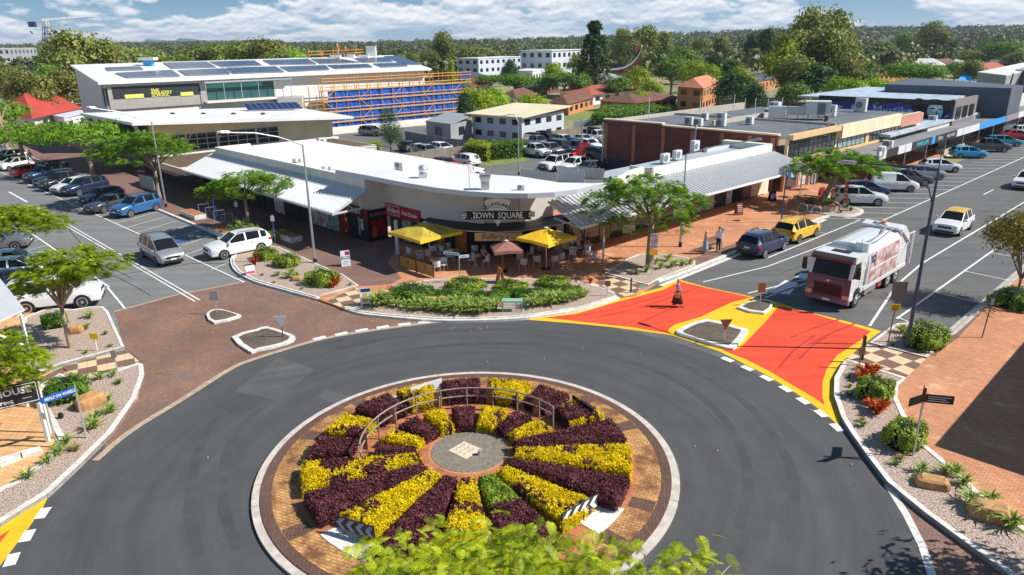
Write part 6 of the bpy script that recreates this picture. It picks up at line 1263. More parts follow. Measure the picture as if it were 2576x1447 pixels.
# mural building
MU=thing('mural_building','charcoal building with blue and grey street mural of a face','building',s2w(90,10));m_char=mat('charcoal_wall',c8(48,56,64),.8,var=.1,vs=.5)
M0,M1=s2w(83.5,21),s2w(83.5,.8);fm=wallframe(M0,M1);LM=(M1-M0).length
um0,zm0=onwall(2061,240,M0,M1);um1,zm1=onwall(2405,245,M0,M1)
M0b=fm(um0,0);M1b=fm(um1,0);M0b.z=M1b.z=0;LM=(M1b-M0b).length;fm=wallframe(M0b,M1b)
wbox('mural_wall',MU,m_char,M0b,M1b,0,LM,0,6.15,-.4,0);mr=MB();rr=random.Random(11)
for k in range(150):
    u=rr.uniform(LM*.1,LM*.98);z=4.55+rr.gauss(0,.45)+(.2 if u>LM*.7 else 0);r_=rr.uniform(.18,.6);a=rr.uniform(0,PI);n=rr.choice((3,4,5));z=min(max(z,3.2),5.7)
    P=[fm(u+r_*(1.6 if n==3 else 1)*math.cos(a+2*PI*j/n)*rr.uniform(.6,1.3),min(z+r_*math.sin(a+2*PI*j/n)*rr.uniform(.5,1.2),6.0),.012+.0004*k)for j in range(n)];mr.poly(P,0 if k%3 else(1 if k%2 else 2))
part('mural_paint',mr,[mat('mural_blue',c8(44,48,140),.7),mat('mural_pale',c8(150,180,208),.7),mat('mural_violet',c8(80,84,190),.7)],MU);wbox('mural_border',MU,m_black,M0b,M1b,0,LM,5.5,6.16,0,.13)
fa=MB();cu,cz=LM*.88,4.75
def ell(u,z,a,b,o,mi,n=22,rot=0):fa.poly([fm(u+a*math.cos(2*PI*j/n)*math.cos(rot)-b*math.sin(2*PI*j/n)*math.sin(rot),z+a*math.cos(2*PI*j/n)*math.sin(rot)+b*math.sin(2*PI*j/n)*math.cos(rot),o)for j in range(n)],mi)
ell(cu-.2,cz+.2,2.1,1.35,.10,3);ell(cu-2.3,cz+.7,.9,.9,.10,3);ell(cu,cz-.1,1.0,1.3,.105,0,rot=.18);ell(cu+.1,cz+.35,.8,.55,.11,1);ell(cu-.4,cz+.25,.30,.11,.115,3);ell(cu+.65,cz+.18,.28,.1,.115,3);ell(cu+.2,cz-.75,.34,.10,.115,2);ell(cu+.25,cz-.25,.10,.28,.115,2)
part('mural_face',fa,[mat('face_pale',c8(140,176,186),.7),mat('face_light',c8(178,206,214),.7),mat('face_shade',c8(60,84,104),.7),mat('face_dark',c8(20,22,36),.7)],MU)
wtext(MU,M0b,M1b,LM*.56,4.5,'Mystik',1.5,mat('mural_pale',c8(150,180,208),.7),.09,sx=1.2)
sbox('roof',MU,m_blr,84,112,1,21,5.7,5.95);N0,N1=M1b,M1b+(s2w(1,0)-s2w(0,0))*11
wbox('front_wall',MU,mat('taupe_wall',c8(128,122,120),.8),N0,N1,0,11,0,6.3,-.4,0)
for k in range(3):gridwin(MU,N0,N1,1.2+3.1*k,3.2+3.1*k,3.6,5.2,2,1,.02,m_shop,m_trim,.06)
G2=thing('charcoal_shed','long plain charcoal wall building behind the mural','building',s2w(120,20));
P=[g(2227,212,7.2),g(2545,222,7.2),g(2576,215,7.2),g(2300,196,7.2)];part('walls',MB().prism([(p.x,p.y)for p in P],0,7.2),mat('slate_wall',c8(84,94,106),.8,var=.08,vs=.3),G2)
aircon(2373,292,3.7,1.0,.4,.9,R(-46),1,'air conditioner on the mural wall');aircon(2346,304,3.6,1.0,.4,.7,R(-46),1,'low unit beneath the mural')
# equipment on the flat roofs
for i,(px,py,w_,d,h,z,fn,lb)in enumerate(((1733,315,1.0,.5,.95,5.3,1,'left of the pair of condensers on brick building'),(1756,318,1.0,.5,.9,5.3,1,'right of the pair of condensers on brick building'),(1773,303,.7,.5,.9,5.3,1,'small white unit behind the pair of condensers'),(1813,318,1.1,.5,1.5,5.3,2,'tall double fan condenser on brick building'),
    (1885,314,.8,.5,.9,5.3,1,'single white condenser farther right on dark roof'),(1932,292,.9,.5,.9,5.3,1,'unit with fan beside thin masts'),(2088,293,1.3,.6,1.4,5.3,1,'large condenser at the cream building end'),(1950,275,1.3,1,1.0,5.3,1,'square condenser behind duct'),(2164,282,1.4,.6,1.8,5.2,1,'tall louvred unit in front of mural'),(2216,388,1.0,.5,.8,3.1,1,'condenser on awning before the cream wall'),(2232,372,1.0,.5,.8,3.1,1,'second condenser on awning'))):
    aircon(px,py,z,w_,d,h,R(-46)if i!=9 else R(44),fn,lb)
PL=thing('roof_plant','large grey ducting and plant boxes on steel frame','roof plant',g(2010,300,5.2),R(-20));MB().box(-3.6,-1.6,-.8,.8,.1,1.5).obj('duct_elbow',m_alu,PL)
MB().box(-1.55,.6,-.5,.5,.7,1.5).obj('duct',m_metal,PL);MB().box(.6,3.4,-1,1,.6,2.2).obj('plant_box',mat('aircon_white',(.66,.67,.66),.5),PL);MB().box(1.9,2.8,-1.04,-1.0,.7,2.0).obj('louvre',m_louv,PL);fr=MB()
for x in(-1.4,-.2,1,2.2,3.2):
    for y in(-.7,.7):fr.tube([(x,y,0),(x,y,.7)],.04,5)
fr.tube([(-1.5,-.7,.6),(3.4,-.7,.6)],.04,5);fr.tube([(-1.5,.7,.6),(3.4,.7,.6)],.04,5);fr.obj('steel_frame',m_metal,PL)
for i,(px,py,h)in enumerate(((1475,360,7.2),(1631,300,3.8),(1700,283,3.2),(1720,278,2.6),(1785,275,3.0),(1812,280,2.6),(1838,280,2.6),(1870,276,2.3),(1885,278,2.2),(1905,274,2.4))):
    if i==0:continue
    p=g(px+60 if i>1 else px,py+6,5.3);tag(MB().tube([(p.x,p.y,p.z-.1),(p.x,p.y,p.z+h*.75)],.05,5).obj('aerial_mast',m_fascia),'thin pale mast on the flat roofs, number %s from the left'%['zero','one','two','three','four','five','six','seven','eight','nine'][i],'mast','pale masts on the flat roofs')
# white verandah of the black-signed house at left
HV=thing('white_verandah','white verandah corner with diagonal braces cut by left edge','verandah',g(60,870));p0=g(58,800,0)
e_=[gd(-60,640,27.5),gd(-10,690,26.5),gd(60,768,23.8),gd(-60,850,23.0)];
c0=gd(62,778,25.2);roofpoly('roof',HV,m_corr,[gd(-160,700,31),gd(0,700,29.8),c0,gd(-160,880,22)],.06)
for i,(dx)in enumerate((0,1.6,3.2)):
    b=Vector((c0.x-.1-dx,c0.y-.15-dx*.75,.13));part('post',MB().tube([b,(b.x,b.y,c0.z-.05)],.055,4),m_txtw,HV);
    if i<2:part('brace',MB().tube([(b.x,b.y,c0.z-1.5),(b.x-1.2,b.y-.9,c0.z-.15)],.05,4),m_txtw,HV)
part('beam',MB().tube([(c0.x-.1,c0.y-.15,c0.z-.14),(c0.x-3.6,c0.y-2.8,c0.z-.14)],.06,4),m_txtw,HV)
# unseen neighbour whose shadow falls over the right plaza
NB=thing('plaza_building','building beyond the right picture edge shading the plaza','building',s2w(8,-38));sbox('walls',NB,m_rend,1.5,30,-60,-31.0,0,4.6);sbox('roof',NB,m_darkr,.2,30,-60,-29.75,4.6,5.0)
# ------------------------------------------------------------------ ordinals for rows of look-alikes
ORD=['first','second','third','fourth','fifth','sixth','seventh','eighth','ninth','tenth','eleventh','twelfth','thirteenth','fourteenth','fifteenth','sixteenth','seventeenth','eighteenth','nineteenth','twentieth']+['twenty '+q for q in('first','second','third','fourth','fifth','sixth','seventh','eighth','ninth')]+['thirtieth']+['thirty '+q for q in('first','second','third','fourth','fifth','sixth','seventh','eighth','ninth')]+['fortieth']+['forty '+q for q in('first','second','third','fourth','fifth')]
def pix(p):
    w=Vector(p)-Vector((0,0,CAMH));f=w.dot(_fw);a=w.dot(_r)/f*FPX;b=w.dot(_u)/f*FPX;return 1288+a,723.5-b
def relabel(objs,fmt):
    for i,o in enumerate(sorted(objs,key=lambda q:pix(q.matrix_basis.translation)[0])):o['label']=fmt%ORD[i]
# ------------------------------------------------------------------ background
m_tilebr=mat('roof_tile_brown',c8(112,78,62),.85,var=.18,vs=1.2);m_tiler=mat('roof_tile_red',c8(166,92,72),.85,var=.18,vs=1.2);m_tileo=mat('roof_tile_orange',c8(196,128,100),.85,var=.2,vs=1);m_metg=mat('roof_metal_grey',c8(152,158,162),.5,var=.08,vs=.6);m_metd=mat('roof_metal_dark',c8(70,74,80),.6,var=.1,vs=.6)
m_redroof=mat('roof_metal_red',c8(176,68,58),.6,var=.1,vs=.4);m_crroof=mat('roof_cream',c8(222,210,176),.6,var=.06,vs=.3);m_brko=brickmat('brick_orange',c8(206,138,86),c8(190,122,76),c8(180,140,104),.3,.1,.01,wall=True,var=.12);m_bluew=mat('wall_pale_blue',c8(196,202,212),.8);m_ww=mat('wall_white',c8(224,226,230),.7)
def bld(label,L,C,R_,ytop,wallm,roofm,kind='flat',name='house',rh=1.3,over=.5,wins=None,group=None,cat='house',hh=None,floors=1,dz=0):
    """box from its three visible foot corners in the photo, left, near, right"""
    A,B,Cc=g(*L),g(*C),g(*R_);D=A+Cc-B;h=hh if hh else hgt(C[0],ytop,B);t=thing(name,label,cat,(B.x,B.y,0),0,group)
    part('walls',MB().prism([(p.x,p.y)for p in(A,B,Cc,D)],0,h),wallm,t);ctr=(A+B+Cc+D)/4;e=[p+(p-ctr).normalized()*over for p in(A,B,Cc,D)]
    if kind=='flat':part('roof',MB().prism([(p.x,p.y)for p in e],h,h+.25),roofm,t)
    elif kind=='skil':roofpoly('roof',t,roofm,[Vector((p.x,p.y,h+z))for p,z in zip(e,(.1,.1,.9,.9))],.2)
    else:
        a,b,c,d=[Vector((p.x,p.y,h))for p in e];l1,l2=(b-a).length,(c-b).length
        if l1>l2:r0,r1=(a+d)/2,(b+c)/2;ax=(r1-r0).normalized();r0+=ax*l2*.45;r1-=ax*l2*.45;F=[(0,1,5,4),(1,2,5),(2,3,4,5),(3,0,4)]
        else:r0,r1=(a+b)/2,(c+d)/2;ax=(r1-r0).normalized();r0+=ax*l1*.45;r1-=ax*l1*.45;F=[(0,1,4),(1,2,5,4),(2,3,5),(3,0,4,5)]
        r0.z=r1.z=h+rh;part('roof',MB().add([a,b,c,d,r0,r1],F+[(3,2,1,0)]),roofm,t)
    for(P,Q)in((A,B),(B,Cc)):
        W_=(Q-P).length;n=max(1,int(W_/3.6))if wins is None else wins
        for fl in range(floors):
            z0=h*fl/floors+.35*h/floors;z1=h*fl/floors+.78*h/floors
            for k in range(n):u=W_*(k+.5)/n;ww=min(W_/n*.5,1.8);wbox('window',t,m_glass,Pw(P),Pw(Q),u-ww/2,u+ww/2,z0,z1,0,.04)
    return t
def Pw(p):return Vector((p.x,p.y,0))
bld('white two storey house with cream skillion roof behind the car park',(1190,349),(1313,361),(1418,342),300,m_bluew,m_crroof,'skil',hh=3.9,floors=2,over=1.2,wins=4)
bld('grey rendered box building left of the white two storey house',(1074,352),(1135,362),(1188,349),318,mat('render_grey',c8(150,152,154),.85,var=.08,vs=.6),m_metg,'skil',hh=2.9,over=.1,wins=1)
bld('two storey orange brick house with tiled hip roof',(1702,276),(1765,283),(1808,262),222,m_brko,m_tileo,'hip',floors=2,rh=1.8,over=.8)
bld('brown roofed orange brick house in front of two brown roofs',(1385,285),(1430,291),(1492,272),262,m_brko,m_tilebr,'hip',rh=1.5,over=1.2,hh=2.3)
bld('low brown roofed house nearest the green hedge trees',(1510,278),(1600,286),(1700,270),262,m_brko,m_tilebr,'hip',rh=1.4,over=1.4,hh=2.2)
bld('long reddish brown roofed house with white window panels',(1408,256),(1490,264),(1610,250),240,m_ww,m_tiler,'hip',rh=1.6,over=1.5,hh=2.4)
bld('dark grey metal roofed house left of the conifer',(1292,238),(1345,245),(1405,232),228,m_tilebr,m_metd,'hip',rh=1.8,over=1.5,hh=2.5)
bld('pale grey metal roofed house at the foot of the tall conifer',(1430,226),(1500,232),(1585,221),216,m_ww,m_metg,'hip',rh=2.4,over=2,hh=2.4)
bld('brown roofed house behind the white two storey house',(1262,268),(1300,275),(1345,262),256,m_ww,m_tilebr,'hip',rh=1.6,over=1.2,hh=2.4)
bld('dark tiled roof house right of the scaffold',(1150,215),(1190,218),(1228,212),205,m_ww,m_metd,'hip',rh=1.8,over=1.5,hh=2.6)
bld('red tiled house below the dark tiled roof house',(1158,232),(1195,236),(1235,230),225,m_ww,m_tiler,'hip',rh=1.5,over=1.5,hh=2.4)
bld('white three storey apartment block with white front walls',(1152,207),(1205,209),(1312,199),148,m_bluew,m_roofw,'flat','apartment_block',cat='building',floors=3,over=.6)
bld('taller white apartment block with balconies beside conifer',(1310,203),(1388,205),(1482,196),128,m_bluew,m_roofw,'flat','apartment_block',cat='building',floors=3,over=.8)
bld('white flat wing in front of the taller apartment block',(1290,212),(1340,214),(1375,207),180,m_ww,m_roofw,'flat','apartment_block',cat='building',floors=1)
bld('pale blue flat building under trees at upper right',(2365,160),(2392,162),(2465,152),132,m_bluew,m_roofw,'flat',name='shed',cat='building',over=.3)
bld('red tiled house among trees right of the large gum tree',(2165,205),(2210,209),(2290,200),194,m_brko,m_tiler,'hip',rh=2,over=2,hh=2.6)
bld('long red tiled roof house behind the blue shade sail',(2400,196),(2460,200),(2540,190),184,m_brko,m_tiler,'hip',rh=2.4,over=2.5,hh=2.6)
bld('brown tiled house left of the long red tiled roof',(2325,178),(2360,180),(2405,175),170,m_brko,m_tilebr,'hip',rh=2.4,over=2,hh=2.6)
bld('dark brick house right of the big trees',(1905,205),(1935,208),(1975,200),190,m_brk,m_crroof,'hip',rh=1.6,over=1,hh=3)
bld('white house with pale roof between background trees right of centre',(1845,165),(1875,167),(1925,160),152,m_ww,m_roofw,'hip',rh=2.4,over=1.5,hh=3)
bld('orange flat roofed brick hall right of the curved church',(1635,190),(1660,193),(1690,188),176,m_brko,m_crroof,'flat',over=.5)
bld('brick house with dark roof behind the dense dark tree',(1870,228),(1905,232),(1950,222),208,m_brko,m_metd,'hip',rh=1.5,over=1,hh=3)
# sheds with solar panels at the far right
t=bld('large grey shed with white roof at right edge',(2450,236),(2520,250),(2640,215),208,m_metg,m_roofw,'skil',name='shed',cat='building',hh=5.5,wins=0,over=.3)
t=bld('blue grey gable shed at the right picture edge',(2545,235),(2590,243),(2660,225),205,m_bluew,m_metg,'skil',name='shed',cat='building',hh=6,wins=0)
SS=thing('shade_sail','bright blue triangular shade sail among the right roofs','shade sail',g(2440,214));a,b,c,d=gd(2408,202,215),gd(2458,205,212),gd(2425,183,220),gd(2432,196,216)
part('sail',MB().add([a,b,c,d+Vector((0,0,-.6))],[(0,1,3),(1,2,3),(2,0,3)]),mat('sail_blue',c8(20,140,210),.6),SS)
for p in(a,b,c):part('pole',MB().tube([(p.x,p.y,0),p],.1,6),m_alu,SS)
# left background: school neighbours
bld('white curved roof building behind red roof at far left',(30,262),(100,275),(195,258),228,m_ww,m_roofw,'flat',name='house',cat='building',over=1)
LH=bld('red metal roofed house left of the school',(25,335),(95,345),(190,318),300,m_ww,m_redroof,'hip',rh=3.6,over=2.2,hh=3.3,wins=2)
bld('white rooms with pale blue roof beside the red roof',(130,330),(170,340),(225,322),296,m_ww,m_bluew,'flat',cat='building',hh=2.9,over=.4,wins=2)
AB=bld('grey apartment building under construction with blue mesh floors at far left',(-60,205),(40,200),(106,192),122,m_metg,m_roofw,'flat','apartment_block',cat='building',floors=4,over=.4,wins=7)
A_,B_=g(-60,205),g(40,200);C_=g(106,192)
for z0,z1 in((.5,3.2),(3.8,6.2),(6.8,8.6)):
    for P,Q in((A_,B_),(B_,C_)):wbox('mesh_sheet',AB,mat('mesh_purple',c8(96,110,190),.6,var=.2,vs=.3),Pw(P),Pw(Q),0,(Q-P).length,z0,z1,.9,.98);wbox('deck_edge',AB,m_ww,Pw(P),Pw(Q),0,(Q-P).length,z1,z1+.3,.5,1.1)
# tower crane
Yc=430;b=gd(119,200,Yc);b.z=0;TC=thing('tower_crane','white tower crane with blue mast above the far left trees','crane',b);top_=gd(113,56,Yc);m_cb=mat('crane_blue',c8(50,70,120),.5)
mb=MB()
for dx,dy in((-.9,-.9),(.9,-.9),(.9,.9),(-.9,.9)):mb.tube([(b.x+dx,b.y+dy,0),(top_.x+dx,top_.y+dy,top_.z)],.16,4)
n=16
for k in range(n):
    p,q=b.lerp(top_,k/n),b.lerp(top_,(k+1)/n);s_=-1 if k%2 else 1
    mb.tube([(p.x-.9*s_,p.y-.9,p.z),(q.x+.9*s_,q.y-.9,q.z)],.1,4);mb.tube([(p.x+.9,p.y-.9*s_,p.z),(q.x+.9,q.y+.9*s_,q.z)],.1,4)
part('mast',mb,m_cb,TC);jt0,jt1=gd(108,54,Yc),gd(238,43,Yc);ct=gd(80,56,Yc);mb=MB();n=22
for dy,dz in((-.8,0),(.8,0),(0,1.6)):mb.tube([jt0+Vector((0,dy,dz)),jt1+Vector((0,dy,dz*.5))],.22,4)
for k in range(n):p,q=jt0.lerp(jt1,k/n),jt0.lerp(jt1,(k+1)/n);mb.tube([p+Vector((0,-.8,0)),p.lerp(q,.5)+Vector((0,0,1.5)),q+Vector((0,-.8,0))],.13,4)
part('jib',mb,m_ww,TC);mb=MB();mb.tube([jt0,ct],.45,4);part('counter_jib',mb,m_ww,TC)
part('counterweight',MB().box(ct.x-1.8,ct.x+1.8,ct.y-1,ct.y+1,ct.z-2.6,ct.z+.2),m_cb,TC);part('operator_cab',MB().box(top_.x-1.4,top_.x+1.4,top_.y-1.4,top_.y+1.4,top_.z-2.2,top_.z+.6),m_ww,TC);part('hoist_rope',MB().tube([gd(150,52,Yc),gd(151,85,Yc)],.06,4),m_trim,TC)
# curved church roof
CH=thing('church','brick church with white upswept curved roof ending in a cross tower','church',g(1560,205));Yh=255;pr=[(1518,177),(1535,173),(1555,172),(1575,167),(1592,156),(1604,142),(1611,128),(1615,113)]
mb=MB();V=[]
for i,(x,y)in enumerate(pr):
    for dx,dY in((0,0),(-1.2+.2*i,9-.9*i)):p=gd(x+dx*6,y,Yh+dY);V+=[p,p+Vector((0,0,-.5))]
n=len(pr);part('curved_roof',MB().add(V,[q for i in range(n-1)for q in((4*i,4*i+4,4*i+6,4*i+2),(4*i+1,4*i+3,4*i+7,4*i+5),(4*i,4*i+1,4*i+5,4*i+4),(4*i+2,4*i+6,4*i+7,4*i+3))]+[(0,2,3,1),(4*n-4,4*n-3,4*n-1,4*n-2)]),m_roofw,CH)
base_=[gd(x,y,Yh+.4)for x,y in pr];mb=MB();n=len(base_);V=[(p.x,p.y,p.z-.5)for p in base_]+[(p.x,p.y,0)for p in base_];V2=[(x,y+5,z)for x,y,z in V]
mb.add(V+V2,[(i,i+1,n+i+1,n+i)for i in range(n-1)]+[(2*n+i+1,2*n+i,3*n+i,3*n+i+1)for i in range(n-1)]+[(n-1,3*n-1,4*n-1,2*n-1),(0,n,3*n,2*n)]);part('brick_wall',mb,m_brk,CH)
part('tower',MB().tube([gd(1606,125,Yh+3),gd(1606,112,Yh+3)],1.1,4),mat('tower_orange',c8(190,110,80),.8),CH)
# far houses: one mesh of each, peeking out of the trees
rnd=random.Random(4);protos=[]
for k,(rm,wm_)in enumerate(((m_tiler,m_ww),(m_roofw,m_ww),(m_metd,m_brko),(m_tilebr,m_brko))):
    t=thing('far_house','','house',(0,0,-50));MB().prism([(-7,-5),(7,-5),(7,5),(-7,5)],0,3.2).obj('walls',wm_,t)
    MB().add([(-8,-6,3.1),(8,-6,3.1),(8,6,3.1),(-8,6,3.1),(-3,0,5.8),(3,0,5.8)],[(0,1,5,4),(1,2,5),(2,3,4,5),(3,0,4),(3,2,1,0)]).obj('roof',rm,t)
    for x in(-4,0,4):MB().box(x-1,x+1,-5.06,-5,1,2.3).obj('window',m_glass,t)
    protos.append(t)
def terr(x,Y):
    """height of the land"""
    if Y<330:return 0.0
    u=min(1.0,(Y-330)/1500);r=x/max(Y,1)
    return u*u*(3-2*u)*(10+16*max(0,min(1,(r-.0)/.45))+6*math.sin(x*.0021+1)*math.sin(Y*.0017)+(6 if r<-.3 else 0))+max(0,Y-1900)*.004
spots=[(755,345),(790,300),(840,420),(870,350),(905,500),(935,380),(965,330),(1010,470),(1040,350),(1070,400),(1000,300),(960,440),(700,420),(730,520),(480,520),(520,610),(550,560),(1110,520),(1125,330),(1150,420),(1690,330),(1740,360),(1780,420),(1820,350),(2010,420),(2060,380),(2180,300),(2230,340),(2290,400),(2330,330),(1600,340),(1545,320),(2120,350),(2510,300),(2560,360),(1460,330)]
fh=[]
for i,(px,Y)in enumerate(spots):
    p=gd(px,140,Y);loc=(p.x,Y,terr(p.x,Y)-.2);k=rnd.randrange(4);rz=rnd.uniform(-.6,.6)
    if protos[k]is not None and not protos[k].get('used'):o=protos[k];o.matrix_basis=Matrix.Translation(loc)@Matrix.Rotation(rz,4,'Z');o['used']=1;o['group']='suburban houses beyond the trees'
    else:o=dup(protos[k],loc,rz,None,'suburban houses beyond the trees')
    fh.append(o)
fh+=[p for p in protos if not p.get('used')]
for p in fh:
    if 'used' in p:del p['used']
relabel(fh,'%s small far house from the left, showing between distant trees')
# land rising in the distance
nx,ny=60,40;V=[];
for j in range(ny+1):
    Y=340+(6000-340)*(j/ny)**1.6
    for i in range(nx+1):x=(i/nx-.5)*2*Y*1.05;V.append((x,Y,terr(x,Y)-.35))
F=[(j*(nx+1)+i,j*(nx+1)+i+1,(j+1)*(nx+1)+i+1,(j+1)*(nx+1)+i)for j in range(ny)for i in range(nx)]
o=struct(MB().add(V,F).obj('hills',mat('woodland_floor',c8(74,86,50),.95,var=.2,vs=.01),smooth=True))
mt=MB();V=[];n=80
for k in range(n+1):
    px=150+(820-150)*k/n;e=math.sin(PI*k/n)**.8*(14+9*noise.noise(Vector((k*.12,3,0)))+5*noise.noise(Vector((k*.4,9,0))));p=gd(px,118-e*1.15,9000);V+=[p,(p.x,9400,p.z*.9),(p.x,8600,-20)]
o=struct(MB().add(V,[q for k in range(n)for q in((3*k+2,3*k+5,3*k+3,3*k),(3*k,3*k+3,3*k+4,3*k+1))]).obj('hills',mat('far_range',c8(62,86,96),.95,var=.12,vs=.002),smooth=True))  # blue of the distance haze is put into the range's base colour
# tree kinds for the middle distance, shared meshes
KT={}
def kind_tree(key,ells,ncl,nl,cr,leaf,m,th,r0,seed,bark=None,**kw):
    t=thing('tree','','tree',(0,0,0));o,CC=crown('crown',ells,ncl,nl,cr,leaf,.6,m,seed,t,**kw);limbs(CC,th,r0,random.Random(seed),9).obj('trunk',bark or m_bark,t,smooth=True);KT[key]=[t,False]
# unit: 10 m tall, about 8 m wide
kind_tree('round',[(0,0,6,3.6,3.6,3.2),(1.6,.5,5,2.4,2.4,2.2),(-1.8,-.3,5.2,2.2,2.4,2.2)],210,22,1.5,.52,L_mid,3,.3,1)
kind_tree('gum',[(0,0,7.4,2.6,2.6,2.2),(2.0,.2,6,1.8,1.8,1.6),(-2.2,-.2,5.8,1.9,1.8,1.7),(.4,0,4.2,2.4,2.2,1.2),(-1,.4,8.6,1.4,1.4,1.1)],170,22,1.3,.5,L_euc,4,.3,2,flat=.8,up=.2)
kind_tree('bright',[(0,0,5.6,3.8,3.8,3.6),(1.2,0,7.6,2,2,1.8)],210,22,1.5,.5,L_bright,2.5,.25,3)
kind_tree('dark',[(0,0,5.4,3.6,3.6,4.2),(.6,0,7.8,2,2,2)],230,22,1.4,.5,L_darkg,2,.3,4)
kind_tree('flat',[(0,0,7.4,4.4,4.4,1.6),(2.0,0,6.4,2.6,2.6,1.4),(-2.2,.3,6.3,2.6,2.6,1.4)],210,22,1.4,.48,L_hedge,3.4,.3,5)
kind_tree('column',[(0,0,5,1.6,1.6,5)],130,22,1.1,.45,L_bright,2,.2,6)
def bt(key,px,ytop,Y,wpx,label=None,grp=None):
    """tree by its middle column, its top row, its distance and its width in pixels"""
    b=gd(px,200,Y);z0=terr(b.x,Y);top=gd(px,ytop,Y);h=max(2.5,top.z-z0)/10.0;w=(wpx*Y/FPX)/8.0;P=KT[key];rz=rnd.uniform(0,6.28);loc=(b.x,Y,z0)
    if not P[1]:o=P[0];P[1]=True;o.matrix_basis=Matrix.Translation(loc)@Matrix.Rotation(rz,4,'Z');o.scale=(w,w,h)
    else:o=dup(P[0],loc,rz,None,None,(w,w,h))
    if label:o['label']=label
    elif 'label' in o:o['label']=''
    if grp:o['group']=grp
    elif 'group' in o:del o['group']
    return o
BT={'a':([('gum',150,92,190,90),('gum',205,72,180,150),('gum',262,95,185,110),('gum',290,118,200,110),('round',120,150,165,80),('gum',55,170,150,90),('gum',100,185,140,90),('gum',160,170,150,90),('gum',15,165,160,70),('gum',340,115,215,110),('gum',395,122,220,110),('round',445,125,230,100),('gum',500,112,250,110),('gum',560,108,250,100),('gum',620,104,230,120),('gum',680,96,225,130),('bright',735,118,210,90),('gum',700,122,200,90)],'%s olive brown gum tree from the left behind the school roof','gum trees behind the school'),
 'b':([('round',1130,118,330,60),('gum',1120,78,320,70),('gum',1180,112,330,70),('gum',1225,118,340,60),('gum',1080,125,300,60),('gum',1040,130,290,50),('column',1137,146,170,36),('bright',1170,195,150,50),('dark',1168,232,128,44),('flat',1235,185,230,70),('bright',1210,220,135,70),('bright',1248,216,138,66),('bright',1340,235,150,80),('dark',1285,150,260,40),('flat',1300,180,190,90),('round',1375,185,205,60),('flat',1420,178,210,90),('bright',1395,155,240,50),('round',1460,180,190,60),('gum',1455,135,260,60),('round',1555,185,185,70),('bright',1600,165,190,70),('bright',1640,200,175,60),('bright',1610,225,165,50)],'%s tree from the left in the gap between scaffold and brick building','trees between the scaffold and brick building'),
 'c':([('gum',1570,70,330,70),('gum',1615,62,320,80),('gum',1655,78,330,70),('gum',1585,100,300,60),('round',1690,135,210,90),('bright',1740,150,200,70),('bright',1775,158,195,70),('dark',1800,135,215,70),('dark',1840,150,210,60),('bright',1860,165,195,60),('dark',1850,180,150,110),('dark',1905,210,140,60),('gum',1880,190,150,70),('round',1720,110,260,80),('gum',1760,95,330,70),('gum',1800,92,340,70),('dark',1890,80,350,60),('dark',1925,68,300,60)],'%s tree from the left around the orange brick house','trees around the orange brick house'),
 'd':([('gum',1985,70,175,130),('bright',1970,100,170,100),('gum',2040,15,185,120),('gum',2085,22,188,110),('gum',2010,30,180,100),('gum',2110,80,175,110),('gum',2060,70,172,150),('gum',2000,140,165,120),('gum',2120,140,165,90),('dark',2050,160,160,110),('round',2000,200,150,80)],'%s crown from the left of the giant gum tree group at right','giant gum trees right of centre'),
 'e':([('round',2170,148,210,80),('flat',2285,150,190,130),('flat',2330,158,185,80),('round',2175,172,160,70),('bright',2105,190,150,60),('bright',2150,195,148,70),('bright',2200,195,150,70),('bright',2240,198,150,60),('bright',2280,195,152,60),('round',2120,215,140,60),('gum',2320,52,420,70),('gum',2345,68,400,60),('round',2260,72,430,40),('flat',2510,98,330,90),('gum',2480,115,330,80),('gum',2440,125,330,70),('round',2400,150,240,60),('gum',2545,130,290,70),('round',2215,102,360,60),('flat',2195,125,300,60),('dark',2170,122,290,40),('gum',2440,150,220,60),('bright',2560,262,135,40)],'%s tree from the left on the right hand skyline','trees of the right hand suburb')}
for key,(L_,fmt,gp)in BT.items():
    os_=[bt(*a,grp=gp)for a in L_];relabel(os_,fmt)
# bunya pine: whorls of drooping branches
Yb=200;b=gd(1493,200,Yb);b.z=0;tp=gd(1487,52,Yb).z;t=thing('bunya_pine','tall dark bunya pine with a domed tip behind grey roofs','tree',b);rng=np.random.default_rng(5);C=[];NB=[]
for i in range(46):
    u=(i+.5)/46;z=tp*(.16+.84*u);rad=4.6*(1-u)**.62+.5 if u<.86 else 1.5*(1-((u-.92)/.1)**2)+.3
    if .80<u<.86:rad*=.55
    for k in range(16):
        a=rng.uniform(0,2*PI)
        for q in range(7):f=(q+1)/7;rr=rad*f;C.append((rr*math.cos(a)+rng.normal()*.12,rr*math.sin(a)+rng.normal()*.12,z-.10*rr*f+rng.normal()*.10));NB.append((0,0,1))
        for q in range(6):C.append((rad*math.cos(a)+rng.normal()*.22,rad*math.sin(a)+rng.normal()*.22,z-.15*rad+rng.normal()*.16));NB.append((math.cos(a)*.6,math.sin(a)*.6,.5))
V,F=leafquads(np.array(C),.62,.5,np.array(NB),.3,rng);npmesh('crown',V,F,L_darkg,parent=t);MB().tube([(0,0,0),(0,0,tp*.96)],[.45,.1],8).obj('trunk',m_barkd,t)
